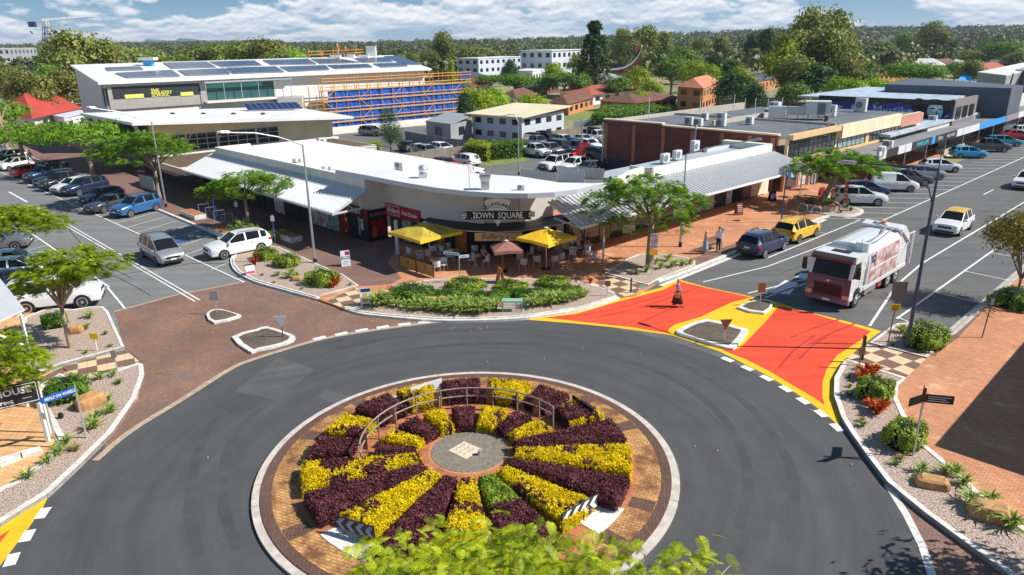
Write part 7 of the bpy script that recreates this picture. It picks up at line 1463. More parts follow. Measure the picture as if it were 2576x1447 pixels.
# conifer-like tree in the car park, hedges
t=tree('casuarina_tree','loose dark casuarina tree beside the car park fence',g(985,392),[(0,0,3.2,1.5,1.5,1.5),(-.2,0,5.0,1.1,1.1,1.3),(.4,0,2.2,1.3,1.3,1.0)],190,24,.9,.24,.3,L_darkg,1.6,.16,31,flat=1.1,up=.1)
def hedgebox(label,P,h,m,leaf=.22,n=None,seed=1,name='hedge'):
    q=pts(P);c=sum(q,Vector())/len(q);c.z=0;t=thing(name,label,'hedge',c);rng=np.random.default_rng(seed);mn=[min(p[i]for p in q)for i in(0,1)];mx_=[max(p[i]for p in q)for i in(0,1)]
    def inside(x,y):
        r_=False
        for i in range(len(q)):
            a,b_=q[i],q[i-1]
            if(a.y>y)!=(b_.y>y)and x<(b_.x-a.x)*(y-a.y)/(b_.y-a.y)+a.x:r_=not r_
        return r_
    C=[];N_=[]
    while len(C)<(n or 4000):
        x,y=rng.uniform(mn[0]-.4,mx_[0]+.4),rng.uniform(mn[1]-.4,mx_[1]+.4)
        if inside(x,y):
            k=noise.noise(Vector((x*.5,y*.5,seed)));C.append((x-c.x,y-c.y,h*(1+.16*k)+rng.normal()*.1));N_.append((0,0,1))
            i=rng.integers(len(q));u=rng.random();p=q[i].lerp(q[i-1],u);C.append((p.x-c.x+rng.normal()*.12,p.y-c.y+rng.normal()*.12,rng.random()*h));d=(p-c).normalized();N_.append((d.x,d.y,.2))
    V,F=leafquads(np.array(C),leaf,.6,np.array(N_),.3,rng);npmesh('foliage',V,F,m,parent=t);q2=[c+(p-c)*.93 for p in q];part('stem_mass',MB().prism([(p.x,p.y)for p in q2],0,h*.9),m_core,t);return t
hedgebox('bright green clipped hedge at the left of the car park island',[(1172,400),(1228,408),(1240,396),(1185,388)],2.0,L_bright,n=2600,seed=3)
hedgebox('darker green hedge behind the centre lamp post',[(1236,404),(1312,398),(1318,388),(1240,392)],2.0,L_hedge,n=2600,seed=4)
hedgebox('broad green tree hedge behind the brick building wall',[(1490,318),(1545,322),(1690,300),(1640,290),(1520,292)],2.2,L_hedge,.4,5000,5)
hedgebox('small yellow green hedge beside the casuarina tree',[(930,385),(955,388),(960,380),(935,376)],1.3,L_bright,n=800,seed=6)
for px,Y,w_,h,m_ in((1672,118,2.6,4.4,L_darkg),(1700,116,2.6,5.0,L_darkg),(1722,115,2.2,4.0,L_darkg)):
    b=gd(px,300,Y);b.z=0;t=thing('conifer_shrub',['left pointed dark shrub behind brick building','tallest pointed dark shrub behind brick building','right pointed dark shrub behind brick building'][[1672,1700,1722].index(px)],'shrub',b);bush_mesh('foliage',w_/2,w_/2,h,1600,.35,m_,px,t,.9);MB().tube([(0,0,0),(0,0,h*.7)],[.5,.2],6).obj('trunk',m_barkd,t)
struct(MB().poly(pts([(905,402),(960,412),(1180,385),(1172,378),(940,395)],.03)).obj('grass_verge',mat('verge',c8(120,130,70),.95,var=.25,vs=1)))
struct(MB().poly(pts([(1160,412),(1232,418),(1335,404),(1322,396),(1180,400)],.02)).obj('grass_verge',mat('verge',c8(120,130,70),.95)))
struct(MB().poly(pts([(1425,300),(1520,306),(1500,275),(1430,280)],.02)).obj('grass_verge',mat('verge',c8(120,130,70),.95)))
# far woodland, too many trees to count
rng=np.random.default_rng(9);CC=[];SZ=[]
for Y0,Y1,dens in((255,420,420),(420,700,850),(700,1200,1500),(1200,2200,2300),(2200,4200,1800)):
    Y=rng.uniform(Y0,Y1,dens);r_=rng.uniform(-.80,.80,dens);x=Y*r_
    for a,b_ in zip(x,Y):
        px=1288+a/b_*FPX/.95
        if b_<330 and(1140<px<1420 or 1500<px<1630 or px<200 or 2340<px):continue
        hh=rng.uniform(6,11.5)*(1+.2*(b_>1200));CC.append((a,b_,terr(a,b_)+hh*.55,hh));SZ.append(b_)
CC=np.array(CC);SZ=np.array(SZ);P=[];LS=[];NBv=[];R0=[]
for c,Y in zip(CC,SZ):
    k=150 if Y<420 else(90 if Y<700 else(46 if Y<1200 else(26 if Y<2200 else 16)));d=rng.normal(size=(k,3));d/=np.linalg.norm(d,axis=1)[:,None];d[:,2]=np.where(d[:,2]<-.2,-d[:,2],d[:,2])
    w_=c[3]*.5*rng.uniform(.8,1.25);P.append(c[:3]+d*np.array([w_,w_,c[3]*.48])*rng.uniform(.62,1.06,(k,1)));NBv.append(d);LS.append(np.full(k,1.0+(c[3]*.12)+(1.2 if Y>1200 else(.5 if Y>700 else 0))))
P=np.concatenate(P);NBv=np.concatenate(NBv);LS=np.concatenate(LS)[:,None];V,F=leafquads(P,1.0,.7,NBv*1.1,.35,rng);V=V.reshape(-1,4,3);ctr=V.mean(1,keepdims=True);V=ctr+(V-ctr)*LS[:,:,None]
L_wood=leafmat('leaf_far_woodland',c8(50,70,36),c8(128,134,76),.013,.15)
o=npmesh('woodland',V.reshape(-1,3),F,L_wood);tag(o,'far wooded suburb and ridge reading as one mass of gum trees','woodland',kind='stuff')
# ------------------------------------------------------------------ street furniture, signs, cafe, people
def dirS(deg):a=AN+R(deg);return Vector((math.cos(a),math.sin(a),0))
def lamp(label,px,py,poly,deg,m,r0=.09,head=True,spike=0,base=True,z=.13,strut=False):
    b=g(px,py,z);t=thing('street_lamp',label,'street lamp',b,0,'tall street lamps');d=dirS(deg);P=[b+d*u+Vector((0,0,zz-z))for u,zz in poly]
    part('pole',MB().tube([b-Vector((0,0,.1)),b+Vector((0,0,.5)),P[0]],[r0*1.15,r0,r0*.6],12),m,t)
    part('arm',MB().tube(P,[r0*.5]*(len(P)-1)+[r0*.35],8),m,t)
    if base:part('base_collar',MB().tube([b-Vector((0,0,.05)),b+Vector((0,0,.35))],r0*1.35,12),m_trim if m is m_metal else m,t)
    e=P[-1];dd=(P[-1]-P[-2]).normalized();hb=MB();s_=Vector((-dd.y,dd.x,0))
    hb.rings([[e+dd*x+s_*w_+Vector((0,0,zz))for w_,zz in((-w,0),(-w*.6,h_),(w*.6,h_),(w,0),(w*.5,-.06),(-w*.5,-.06))]for x,w,h_ in((-.1,.05,.05),(.1,.12,.10),(.55,.14,.11),(.8,.06,.05))]);part('lamp_head',hb,m_alu,t)
    if spike:part('spike',MB().tube([P[0],P[0]+Vector((0,0,spike))],[.03,.012],6),m,t)
    if strut:q=P[0]-Vector((0,0,1.6));part('strut',MB().tube([q,q+d*.25+Vector((0,0,.7)),q.lerp(P[-1],.35)+Vector((0,0,1.0)),P[0].lerp(P[-1],.55)],.035,6),m,t)
lamp('tall grey lamp post with long curved arm beside the round shrubs',793,662,[(.0,8.3),(1.65,8.97),(3.2,9.37),(4.74,9.53)],180,m_metal)
lamp('tall grey lamp post by the mid blue wagon',418,521,[(0,8.1),(2.57,9.16),(4.3,9.56)],180,m_metal)
lamp('tall grey lamp post behind the large plaza poinciana',1711,621,[(0,6.9),(2.27,7.68),(4.73,8.23)],-90,m_metal)
lamp('dark blue lamp post with braced arm beside the box shrub',2281,873,[(0,8.85),(1.04,8.87),(3.7,8.76)],90,m_navy,.095,spike=1.4,strut=True,z=.17)
lamp('grey lamp post with short curved arm by the car park hedge',1305,440,[(0,6.0),(.5,6.73),(1.5,6.75),(2.5,6.5)],90,m_metal,.09,z=.0)
b=g(1965,560,.13);t=thing('street_lamp','small blue heritage lantern post on the right pavement','street lamp',b,0);part('pole',MB().tube([b,b+Vector((0,0,4.2))],[.07,.045],8),mat('heritage_blue',c8(40,74,130),.4),t);c=b+Vector((0,0,4.15));part('arm',MB().tube([c,c+dirS(0)*.6+Vector((0,0,.15)),c+dirS(0)*.8-Vector((0,0,.1))],.025,6),MATS['heritage_blue'],t);q=c+dirS(0)*.8;part('lantern',MB().tube([q-Vector((0,0,.1)),q-Vector((0,0,.2)),q-Vector((0,0,.45))],[.05,.12,.30],10),mat('lantern_blue',c8(110,160,206),.4),t)
def pole(label,px,py,h,arms=1,m=None,tx=0,ty=0,z=0,col=None):
    b=g(px,py,z);top=b+Vector((tx,ty,h));t=thing('power_pole',label,'power pole',b,0,'timber and steel power poles');part('pole',MB().tube([b,top],[.16,.11],8),m or m_barkd,t)
    for k in range(arms):c=b.lerp(top,.97-.10*k);d=dirS(8);part('cross_arm',MB().tube([c-d*1.1,c+d*1.1],.05,5),m or m_barkd,t)
    return top
T1=pole('grey power pole with transformer gear behind the planter tree',2066,445,6.9,2,m_metal,z=.13);b=T1;tg=MB();tg.tube([b-Vector((.3,0,1.0)),b-Vector((.3,0,.4))],.16,8);o=tg.obj('transformer',m_trim);tag(o,'small dark transformer can on the grey power pole','transformer')
T2=pole('leaning timber power pole at the far right awning',2507,330,8.8,1,None,1.9,1.6);T3=pole('distant grey pole behind the condensers',1462,395,4.9,1,m_metal);T4=pole('concrete pole among trees at far left',73,322,4.6,1,m_metal)
T5=pole('tall grey pole beside the giant gum trees',1962,240,7.5,2,m_metal);T6=pole('pale pole behind grey roofs left of conifer',1363,240,6.8,1,m_metal);T7=pole('grey pole in front of the orange brick house',1660,262,5.4,1,m_metal)
wn=0
def wire(a,b,sag=.5,label='thin black overhead wire'):
    n=10;P=[a.lerp(b,k/n)-Vector((0,0,sag*4*(k/n)*(1-k/n)))for k in range(n+1)];tag(MB().tube(P,.014,4).obj('overhead_wire',m_black),label,'wire','overhead wires')
wire(T1,T2,.8,'overhead wire from the grey transformer pole to leaning pole');wire(T1-Vector((0,0,.5)),T2-Vector((0,0,.5)),.9,'lower overhead wire between transformer pole and leaning pole');wire(T1,T5,1,'overhead wire crossing above the flat roofs');wire(T5,T7,1.2,'overhead wire between the poles beside giant gum trees');wire(T1-Vector((0,0,.3)),s2w(38,-1,5.1),.4,'short service wire to the cream eave')
wire(gd(-40,255,140),T4,.6,'overhead wire at the far left edge')
# signs
def signpost(label,px,py,h,boards,m=None,z=.15,lean=(0,0),r=.03,cat='sign',name='road_sign',yaw=0,group=None):
    """boards: (z centre, width, height, material, shape, text lines)"""
    b=g(px,py,z);t=thing(name,label,cat,b,R(yaw),group);MB().tube([(0,0,-.05),(lean[0],lean[1],h)],r,8).obj('post',m or m_alu,t)
    for bd_ in boards:
        zc_,w_,hh,mm,shp=bd_[:5];fx=lean[0]*zc_/h;fy=lean[1]*zc_/h-.04
        if shp=='tri':P=[(-w_/2,hh/2),(w_/2,hh/2),(0,-hh/2)]
        elif shp=='arrow':P=[(-w_/2-.12,0),(-w_/2,hh/2),(w_/2,hh/2),(w_/2,-hh/2),(-w_/2,-hh/2)]
        else:c_=min(w_,hh)*.08;P=[(-w_/2+c_,hh/2),(w_/2-c_,hh/2),(w_/2,hh/2-c_),(w_/2,-hh/2+c_),(w_/2-c_,-hh/2),(-w_/2+c_,-hh/2),(-w_/2,-hh/2+c_),(-w_/2,hh/2-c_)]
        n=len(P);mb=MB().add([(fx+x,fy-.012,zc_+y)for x,y in P]+[(fx+x,fy+.012,zc_+y)for x,y in P],[tuple(range(n))[::-1],tuple(range(n,2*n))]+[(i,(i+1)%n,(i+1)%n+n,i+n)for i in range(n)]);mb.obj('sign_plate',mm,t)
        if len(bd_)>5:
            for(s_,x,y,sz,tm)in bd_[5]:
                q=MB();textmb(q,s_,sz,lambda a,b_,o:Vector((fx+x+a,fy-.016,zc_+y+b_)),bold=.004);q.obj('lettering',tm,t)
    return t
m_sback=mat('sign_back',c8(172,176,184),.4,.3);m_sbr=mat('sign_back_brown',c8(150,96,60),.6);m_sbd=mat('sign_back_dark',c8(104,96,98),.6);m_yp=mat('sign_yellow',c8(236,190,30),.5);m_bl=mat('sign_blue',c8(24,98,186),.5)
signpost('grey sign back on the small left traffic island',545,785,1.3,[(1.0,.48,.56,m_sback,'r')]);signpost('pale triangular give way sign back on the large left island',712,847,1.15,[(.86,.70,.60,m_sgrey,'tri')],m_navy)
signpost('brown backed square sign on small right traffic island',1912,763,1.2,[(.95,.42,.56,m_sbr,'r')]);signpost('brown backed triangular give way sign on the large right island',1822,857,1.2,[(.86,.62,.60,m_sbr,'tri')])
t=signpost('end thirty area speed sign with yellow plate before large poinciana',1641,692,2.75,[(2.28,.52,.98,m_sgrey,'r',[('END',0,.34,.22,m_txtk),('30',0,0,.26,m_txtk),('AREA',0,-.36,.19,m_txtk)]),(1.55,.52,.38,m_yp,'r')])
q=MB();n=24
for k in range(n):
    a,b=2*PI*k/n,2*PI*(k+1)/n;q.add([(.21*math.cos(a),-.058,2.28+.21*math.sin(a)),(.21*math.cos(b),-.058,2.28+.21*math.sin(b)),(.17*math.cos(b),-.058,2.28+.17*math.sin(b)),(.17*math.cos(a),-.058,2.28+.17*math.sin(a))],[(0,1,2,3)])
q.obj('ring',m_txtk,t)
t=signpost('large dark sign back with yellow plate in the right corner bed',2234,861,3.2,[(2.72,.72,.92,m_sbd,'r'),(1.86,.46,.34,m_yp,'r')],m_sbd,lean=(.12,0))
q=MB()
for k in range(4):q.box(-.17+.07,.17+.07,-.062,-.056,1.72+.08*k,1.745+.08*k)
q.obj('text_line',m_txtk,t)
signpost('slim dark post with two narrow signs at right pavement edge',2470,850,2.55,[(2.35,.16,.34,m_sbd,'r'),(1.95,.18,.34,m_sback,'r')],m_sbd,lean=(.16,0),z=.13)
signpost('dark topped short post with small square sign on checkered ramp',2161,920,1.55,[(.75,.30,.34,m_sbr,'r')],m_sbd,lean=(.02,0));p=g(2169,905,.15);tag(MB().tube([(p.x,p.y,.15),(p.x,p.y,1.35)],.055,8).obj('bollard',m_black),'black bollard behind the short sign post on right ramp','bollard')
t=signpost('small yellow notice on white stake in the left mulch bed',245,883,1.0,[(.82,.42,.32,m_yp,'r',[('NOTICE',0,.08,.09,m_txtk),('NO ENTRY',0,-.06,.07,m_txtk)]if False else[])],m_txtw)
signpost('grey sign back standing over left checkered ramp',296,935,1.15,[(.92,.26,.36,m_sback,'r')])
signpost('narrow sign beside the right end of the front garden bed',1528,745,.95,[(.8,.32,.34,m_sbd,'r')]);p=g(1587,736,.14);tag(MB().tube([(p.x,p.y,.14),(p.x,p.y,1.0),(p.x,p.y,1.06)],[.06,.06,.03],10).obj('bollard',m_navy),'dark blue bollard on the right checkered ramp','bollard')
signpost('parking sign post in front of the man in white shirt',1812,640,1.95,[(1.75,.24,.42,m_sgrey,'r',[('P',0,.02,.22,mat('sign_green',c8(30,120,90),.5))])])
signpost('square white disabled parking sign near the planter',2090,510,1.9,[(1.65,.42,.42,m_bl,'r')],m_black)
t=thing('street_name_sign','white and blue street name fingers on grey post in the cafe bed','sign',g(1157,712,.16));MB().tube([(0,0,-.05),(0,0,1.95)],.03,8).obj('post',m_alu,t)
for(a,z,s_,w_)in((-22,1.88,'BLOOMFIELD ST',1.05),(18,1.72,'SHOP',.62)):
    d=Vector((math.cos(R(a)),math.sin(R(a)),0));x0=-w_ if a<0 else 0;mb=MB();V=[d*x+Vector((0,0,z+y))+Vector((d.y,-d.x,0))*o for o in(-.02,.02)for x,y in((x0,-.09),(x0+w_,-.09),(x0+w_+.06*(a>0),0),(x0+w_,.09),(x0,.09),(x0-.06*(a<0),0))]
    mb.add(V,[tuple(range(6)),tuple(range(11,5,-1))]+[(i,i+6,(i+1)%6+6,(i+1)%6)for i in range(6)]);mb.obj('name_finger',mat('sign_whiteblue',c8(206,222,226),.5),t)
    q=MB();textmb(q,s_,.13,lambda x,y,o:d*(x0+w_/2+x)+Vector((d.y,-d.x,0))*.025+Vector((0,0,z+y)),sx=.9);q.obj('lettering',m_bl,t)
# finger post on the right
t=thing('fingerpost','dark finger post with three boards in the right foreground bed','signpost',g(2296,1147,.16));MB().tube([(0,0,-.05),(.0,0,2.25)],.035,8).obj('post',m_alu,t);MB().tube([(0,0,2.2),(0,0,2.72)],.05,8).obj('cap',mat('post_rust',c8(110,44,24),.6),t)
for a,w_ in((-14,.95),(62,.75),(205,.75)):
    d=Vector((math.cos(R(a)),math.sin(R(a)),0));nn=Vector((d.y,-d.x,0));mb=MB();V=[d*x+Vector((0,0,z))+nn*o for o in(-.015,.015)for x,z in((.05,2.18),(w_,2.18),(w_,2.5),(.05,2.5))];mb.add(V,[(0,1,2,3),(7,6,5,4),(4,5,1,0),(5,6,2,1),(6,7,3,2),(7,4,0,3)]);mb.obj('finger_board',m_black,t)
    if a==-14:
        q=MB()
        for k,(u0,u1)in enumerate(((.12,.8),(.12,.7),(.12,.85))):q.add([tuple(d*u+nn*.02+Vector((0,0,z)))for u,z in((u0,2.25+.08*k),(u1,2.25+.08*k),(u1,2.27+.08*k),(u0,2.27+.08*k))],[(0,1,2,3)])
        q.obj('text_line',m_txtw,t)
# blue meals sign on two posts
pl,pr=g(143,1123,.16),g(218,1102,.16);t=thing('street_sign','blue arrow sign reading meals on wheels on two grey posts','sign',pl)
part('post',MB().tube([pl,pl+Vector((0,0,2.1))],.035,8),m_alu,t);part('post',MB().tube([pr,pr+Vector((0,0,2.28))],.035,8),m_alu,t)
d=pr-pl;d.z=0;L_=d.length;d.normalize();nn=Vector((d.y,-d.x,0));fM=lambda x,z,o:pl+d*x+Vector((0,0,z))+nn*o
P=[(-.22,2.0),(-.1,1.86),(L_-.02,1.98),(L_-.02,2.24),(-.1,2.12)];mb=MB().add([fM(x,z-.0,o)for o in(.04,.065)for x,z in P],[tuple(range(5))[::-1],tuple(range(5,10))]+[(i,(i+1)%5,(i+1)%5+5,i+5)for i in range(5)]);part('sign_plate',mb,m_bl,t)
q=MB();textmb(q,'MEALS ON WHEELS',.17,lambda x,y,o:fM(L_*.48+x,2.05+y+x*.11,.07),sx=.68,bold=.005);part('lettering',q,m_txtw,t)
# black house sign
hp=g(122,1110,.14);t=thing('house_sign','black sign with white border and posts, partly behind leaves at left','sign',hp);hb=gd(-20,1060,hp.y+.9);hb=Vector((hp.x-2.3,hp.y-1.5,.14));d=(hp-hb).normalized();L_=(hp-hb).length;nn=Vector((d.y,-d.x,0));fH=lambda x,z,o:hb+d*x+Vector((0,0,z))+nn*o
z0,z1=1.78,2.62
def quadH(name,x0,x1,a,b,o0,o1,m):mb=MB().add([fH(x,z,o)for o in(o0,o1)for x,z in((x0,a),(x1,a),(x1,b),(x0,b))],[(0,3,2,1),(4,5,6,7),(0,1,5,4),(1,2,6,5),(2,3,7,6),(3,0,4,7)]);return part(name,mb,m,t)
part('post',MB().box(hp.x-.06,hp.x+.06,hp.y-.06,hp.y+.06,.1,1.8),m_txtw,t);part('post',MB().box(hb.x-.06,hb.x+.06,hb.y-.06,hb.y+.06,.1,1.8),m_txtw,t)
quadH('board',-.1,L_+.1,z0,z1,.03,.09,m_txtk);quadH('border',-.06,L_+.06,z0+.04,z0+.065,.09,.1,m_txtw);quadH('border',-.06,L_+.06,z1-.065,z1-.04,.09,.1,m_txtw);quadH('border',L_+.035,L_+.06,z0+.04,z1-.04,.09,.1,m_txtw)
q=MB();textmb(q,'OLD HOUSE',.36,lambda x,y,o:fH(L_-.12+x,z1-.28+y,.1),align='RIGHT',bold=.012);textmb(q,'Bloomfield Street',.24,lambda x,y,o:fH(L_-.75+x,z0+.22+y,.1),align='RIGHT',bold=.006);textmb(q,'__',.3,lambda x,y,o:fH(L_-.3+x,z0+.36+y,.1));part('lettering',q,m_txtw,t)
p=g(68,1022,.14);tag(MB().box(p.x-.05,p.x+.05,p.y-.05,p.y+.05,.1,.95).obj('bollard_post',m_txtw),'short white square post behind the black house sign','post')
p=g(154,1052,.17);tag(MB().blob((p.x,p.y,.28),(.12,.1,.16),3,.05).obj('spotlight',m_black),'small black spotlight on the mulch behind blue meals sign','light')
# left pavement posts
for px,py,h,lb in((543,556,1.9,'blue pole left of the handrails'),(601,565,2.1,'blue pole with white notice beside the slim tree'),(693,612,2.3,'blue pole with white notice right of the tree')):
    signpost(lb,px,py,h,[(h-.35,.28,.42,m_sgrey,'r')]if 'notice' in lb else[],m_bl,z=.13,group='blue poles on the left pavement')
t=thing('notice_board','grey back of a notice board on two posts by left tree','notice board',g(378,508,.13),R(-40));MB().box(-1.5,1.5,-.03,.03,1.3,2.6).obj('panel',mat('board_grey',c8(150,158,160),.5),t)
for x in(-.8,.9):MB().tube([(x,.06,0),(x,.06,2.6)],.05,6).obj('post',m_trim,t)
# handrails at the sunken entry
for k,(px,py)in enumerate(((502,540),(520,548),(540,557),(560,566))):
    b=g(px,py,.13);t=thing('handrail',['first steel handrail of the left shop steps','second steel handrail of the left shop steps','third steel handrail of the left shop steps','fourth steel handrail of the left shop steps'][k],'handrail',b,0,'steel handrails');d=dirS(-10);MB().tube([(0,0,0),(0,0,.9),tuple(d*.9+Vector((0,0,.9))),tuple(d*.9)],.025,6).obj('rail',m_alu,t)
for px,py,n_ in((487,545,'low white edged planter box beside the handrails'),(560,590,'low planter box under the slim tree'),(722,600,'stone edged planter right of the slim tree')):
    b=g(px,py,.13);t=thing('planter',n_,'planter',b,AN+R(90));MB().box(-1.6,1.6,-.5,.5,0,.4).obj('box',m_concw,t);MB().box(-1.5,1.5,-.4,.4,.4,.44).obj('soil',m_soil,t)
for px,py,s_ in((585,578,2.4),(612,582,2.4),(645,585,2.2),(700,600,2.0),(680,606,1.6),(600,590,2),(630,592,2)):tuft(px,py,'strap',s_,'big strappy plant around the slim street tree','strappy plants in the kerb beds',.2)
# stone planter under the leaning tree, bike hoops, banner
P=smooth([S(*q)for q in((2000,505),(2005,522),(2040,532),(2085,538),(2110,530),(2080,514),(2040,505))],3,True);t=thing('planter','curved stone planter wall under the leaning tree','planter',g(2050,520));mb=MB();ribbon(mb,[s2w(*p)for p in P],-.12,.12,.1,.55,closed=True);part('wall',mb,mat('stone_wall',c8(176,160,146),.9,var=.2,vs=3),t);part('soil',MB().prism([s2w(*p)for p in P],.1,.45),m_soil,t)
for k,(px,py)in enumerate(((2018,536),(2052,544))):b=g(px,py,.13);t=thing('bike_rack',['left steel hoop bike rack beside planter','right steel hoop bike rack beside planter'][k],'bike rack',b,R(-20));MB().tube([(-.38,0,0),(-.38,0,.5)]+[(-.38*math.cos(a),0,.5+.34*math.sin(a))for a in[PI*j/8 for j in range(1,8)]]+[(.38,0,.5),(.38,0,0)],.028,6).obj('hoop',m_alu,t)
for px,py,s_ in((2030,515,2.2),(2042,512,2.6),(2085,515,1.6),(2095,508,1.4)):tuft(px,py,'strap' if px>2050 else 'grass',s_,'spiky plant in the curved stone planter','strappy plants in the kerb beds',.5)
b=g(2121,519,.13);t=thing('flag_banner','tall narrow red flag banner in front of white wagon','flag',b);MB().tube([(0,0,0),(-.12,0,2.6)],.02,6).obj('pole',m_alu,t);mb=MB();V=[]
for k in range(9):z=.25+2.3*k/8;V+=[(-.01-.1*k/8+.02,-.01+.03*math.sin(k),z),(.30+.04*math.sin(k*1.3)-.1*k/8,.02*math.cos(k),z)]
mb.add(V,[(2*k,2*k+1,2*k+3,2*k+2)for k in range(8)]).obj('flag',m_red,t);q=MB()
for k,ch in enumerate('VISAGE'):textmb(q,ch,.3,lambda x,y,o:Vector((.12+x-.012*(5-k),-.06,2.25-.36*k+y)))
q.obj('lettering',m_txtw,t)
# sandwich boards
def aboard(label,px,py,w_,h,m,yaw,lines=(),band=None,z=.14,back=None):
    t=thing('sandwich_board',label,'sandwich board',g(px,py,z),R(yaw));a=.22
    for sg in(-1,1):MB().add([(-w_/2,sg*a,0),(w_/2,sg*a,0),(w_/2,sg*.02,h),(-w_/2,sg*.02,h),(-w_/2,sg*a+.03,0),(w_/2,sg*a+.03,0),(w_/2,sg*.02+.03,h),(-w_/2,sg*.02+.03,h)],[(0,1,2,3),(7,6,5,4),(4,5,1,0),(5,6,2,1),(6,7,3,2),(7,4,0,3)]).obj('panel',m if sg<0 else(back or m),t)
    fr=lambda x,y,o=.008:Vector((x,-a*(1-y/h)-.02*(y/h)-o,y))
    if band:
        for(y0,y1,x0,x1,mm)in band:MB().poly([fr(x,y)for x,y in((x0*w_/2,y0*h),(x1*w_/2,y0*h),(x1*w_/2,y1*h),(x0*w_/2,y1*h))]).obj('printed_band',mm,t)
    for(s_,y,sz,mm)in lines:q=MB();textmb(q,s_,sz,lambda x,yy,o:fr(x,y*h+yy,.014),bold=.004);q.obj('lettering',mm,t)
    return t
aboard('white open sandwich board on the brown paving',870,668,.62,1.05,m_sgrey,22,[('OPEN',.55,.17,m_txtw)],[(.46,.64,-.9,.9,mat('print_teal',c8(20,84,96),.5)),(.72,.96,0,.95,m_red),(.1,.13,-.6,.6,m_post2),(.2,.23,-.7,.7,m_post2),(.3,.33,-.6,.6,m_post2)])
aboard('white sandwich board with burger picture at the front kerb',921,768,.62,1.05,m_sgrey,14,[],[(.8,.98,-.8,.95,mat('print_navy',c8(28,50,80),.5)),(.5,.72,-.55,.3,mat('print_bun',c8(206,160,90),.6,var=.3,vs=9)),(.22,.42,-.5,.4,mat('print_bun',c8(206,160,90))),(.05,.14,-.7,.7,MATS['print_navy'])],back=m_black)
aboard('small white real estate board leaning in the left bed',630,688,.6,.55,m_sgrey,30,[],[(.1,.35,-.9,.9,mat('print_pinkred',c8(206,60,80),.5))],z=.2)
aboard('wooden sandwich board seen from the side behind low shrubs',1258,712,.6,1.0,m_wood,-70)
aboard('dark red menu sandwich board on the orange paving',1858,540,.62,1.0,mat('board_maroon',c8(116,52,46),.6),20,[('MENU',.8,.16,m_txtw)],[(.3,.34,-.7,.7,m_sgrey),(.45,.49,-.7,.7,m_sgrey),(.6,.64,-.7,.7,m_sgrey)])
aboard('purple and black sandwich board near the cream pier',1942,505,.7,.95,m_black,20,[],[(.3,.7,-.9,.9,mat('print_purple',c8(160,110,170),.5))]);aboard('red sandwich board behind the planter post',2066,495,.5,.9,m_red,10)
# green cage table in front bed
t=thing('utility_cage','small green steel mesh cage table in the front bed','cage',g(1289,782,.16),R(-2));MB().box(-.58,.58,-.26,.26,.58,.66).obj('top',mat('green_steel',c8(140,180,160),.5),t)
fr=MB()
for x in(-.55,.55):
    for y in(-.23,.23):fr.box(x-.03,x+.03,y-.03,y+.03,0,.58)
fr.obj('frame',MATS['green_steel'],t);fr=MB()
for k in range(12):fr.box(-.52+.095*k,-.51+.095*k,-.24,-.23,0,.56)
for k in range(5):fr.box(-.52,.52,-.245,-.235,.08+.1*k,.09+.1*k)
fr.obj('mesh_panel',MATS['green_steel'],t)
# arrow boards of the island
def arrowboard(label,P0,P1,zb_,h,cols,flip=False,n=4,face=1):
    a,b=P0,P1;d=(b-a);d.z=0;L_=d.length;d.normalize();nn=Vector((d.y,-d.x,0))*face;t=thing('arrow_board',label,'road sign',a,0,'arrow boards of the roundabout');f=lambda x,z,o:a+d*x+Vector((0,0,zb_+z))+nn*o
    mb=MB().add([f(x,z,o)for o in(-.02,.02)for x,z in((0,0),(L_,0),(L_,h),(0,h))],[(0,3,2,1),(4,5,6,7),(0,1,5,4),(1,2,6,5),(2,3,7,6),(3,0,4,7)]);part('board',mb,cols[0],t)
    if cols[1]:
        w_=L_/(n*2)
        for k in range(n):
            x0=L_*k/n+w_*.25;s_=-1 if flip else 1;tip=w_*.95*s_;o_=x0+(w_*.9 if flip else 0)
            part('chevron',MB().add([f(min(max(x,.01),L_-.01),z,.03)for x,z in((o_,.01),(o_+w_,.01),(o_+w_+tip,h/2),(o_+w_,h-.01),(o_,h-.01),(o_+tip,h/2))],[(0,1,2,5),(5,2,3,4)]),cols[1],t)
    for x in(.2*L_,.8*L_):part('post',MB().tube([f(x,-zb_,-.03),f(x,h*.6,-.03)],.03,6),m_sbr,t)
def gz(x,y,z):return g(x,y,z)
a,b=gz(846,1322,.42),gz(943,1352,.42);a.z=b.z=.16;arrowboard('dark arrow board with grey left pointing chevrons at front left',a,b,.22,.42,[m_black,mat('chevron_grey',c8(136,146,172),.5)],True)
a,b=gz(1412,1322,.42),gz(1501,1271,.42);a.z=b.z=.16;arrowboard('white and dark slate arrow board at the front right',a,b,.24,.44,[mat('slate_board',c8(52,62,74),.5),m_txtw],True)
a,b=gz(1034,1000,.35),gz(1112,975,.35);a.z=b.z=.16;arrowboard('white backed arrow board at the rear left of wheel',a,b,.22,.42,[m_sgrey,None])
a,b=gz(1440,1018,.35),gz(1493,1056,.35);a.z=b.z=.16;arrowboard('black backed arrow board at the rear right of wheel',a,b,.22,.42,[m_black,None])
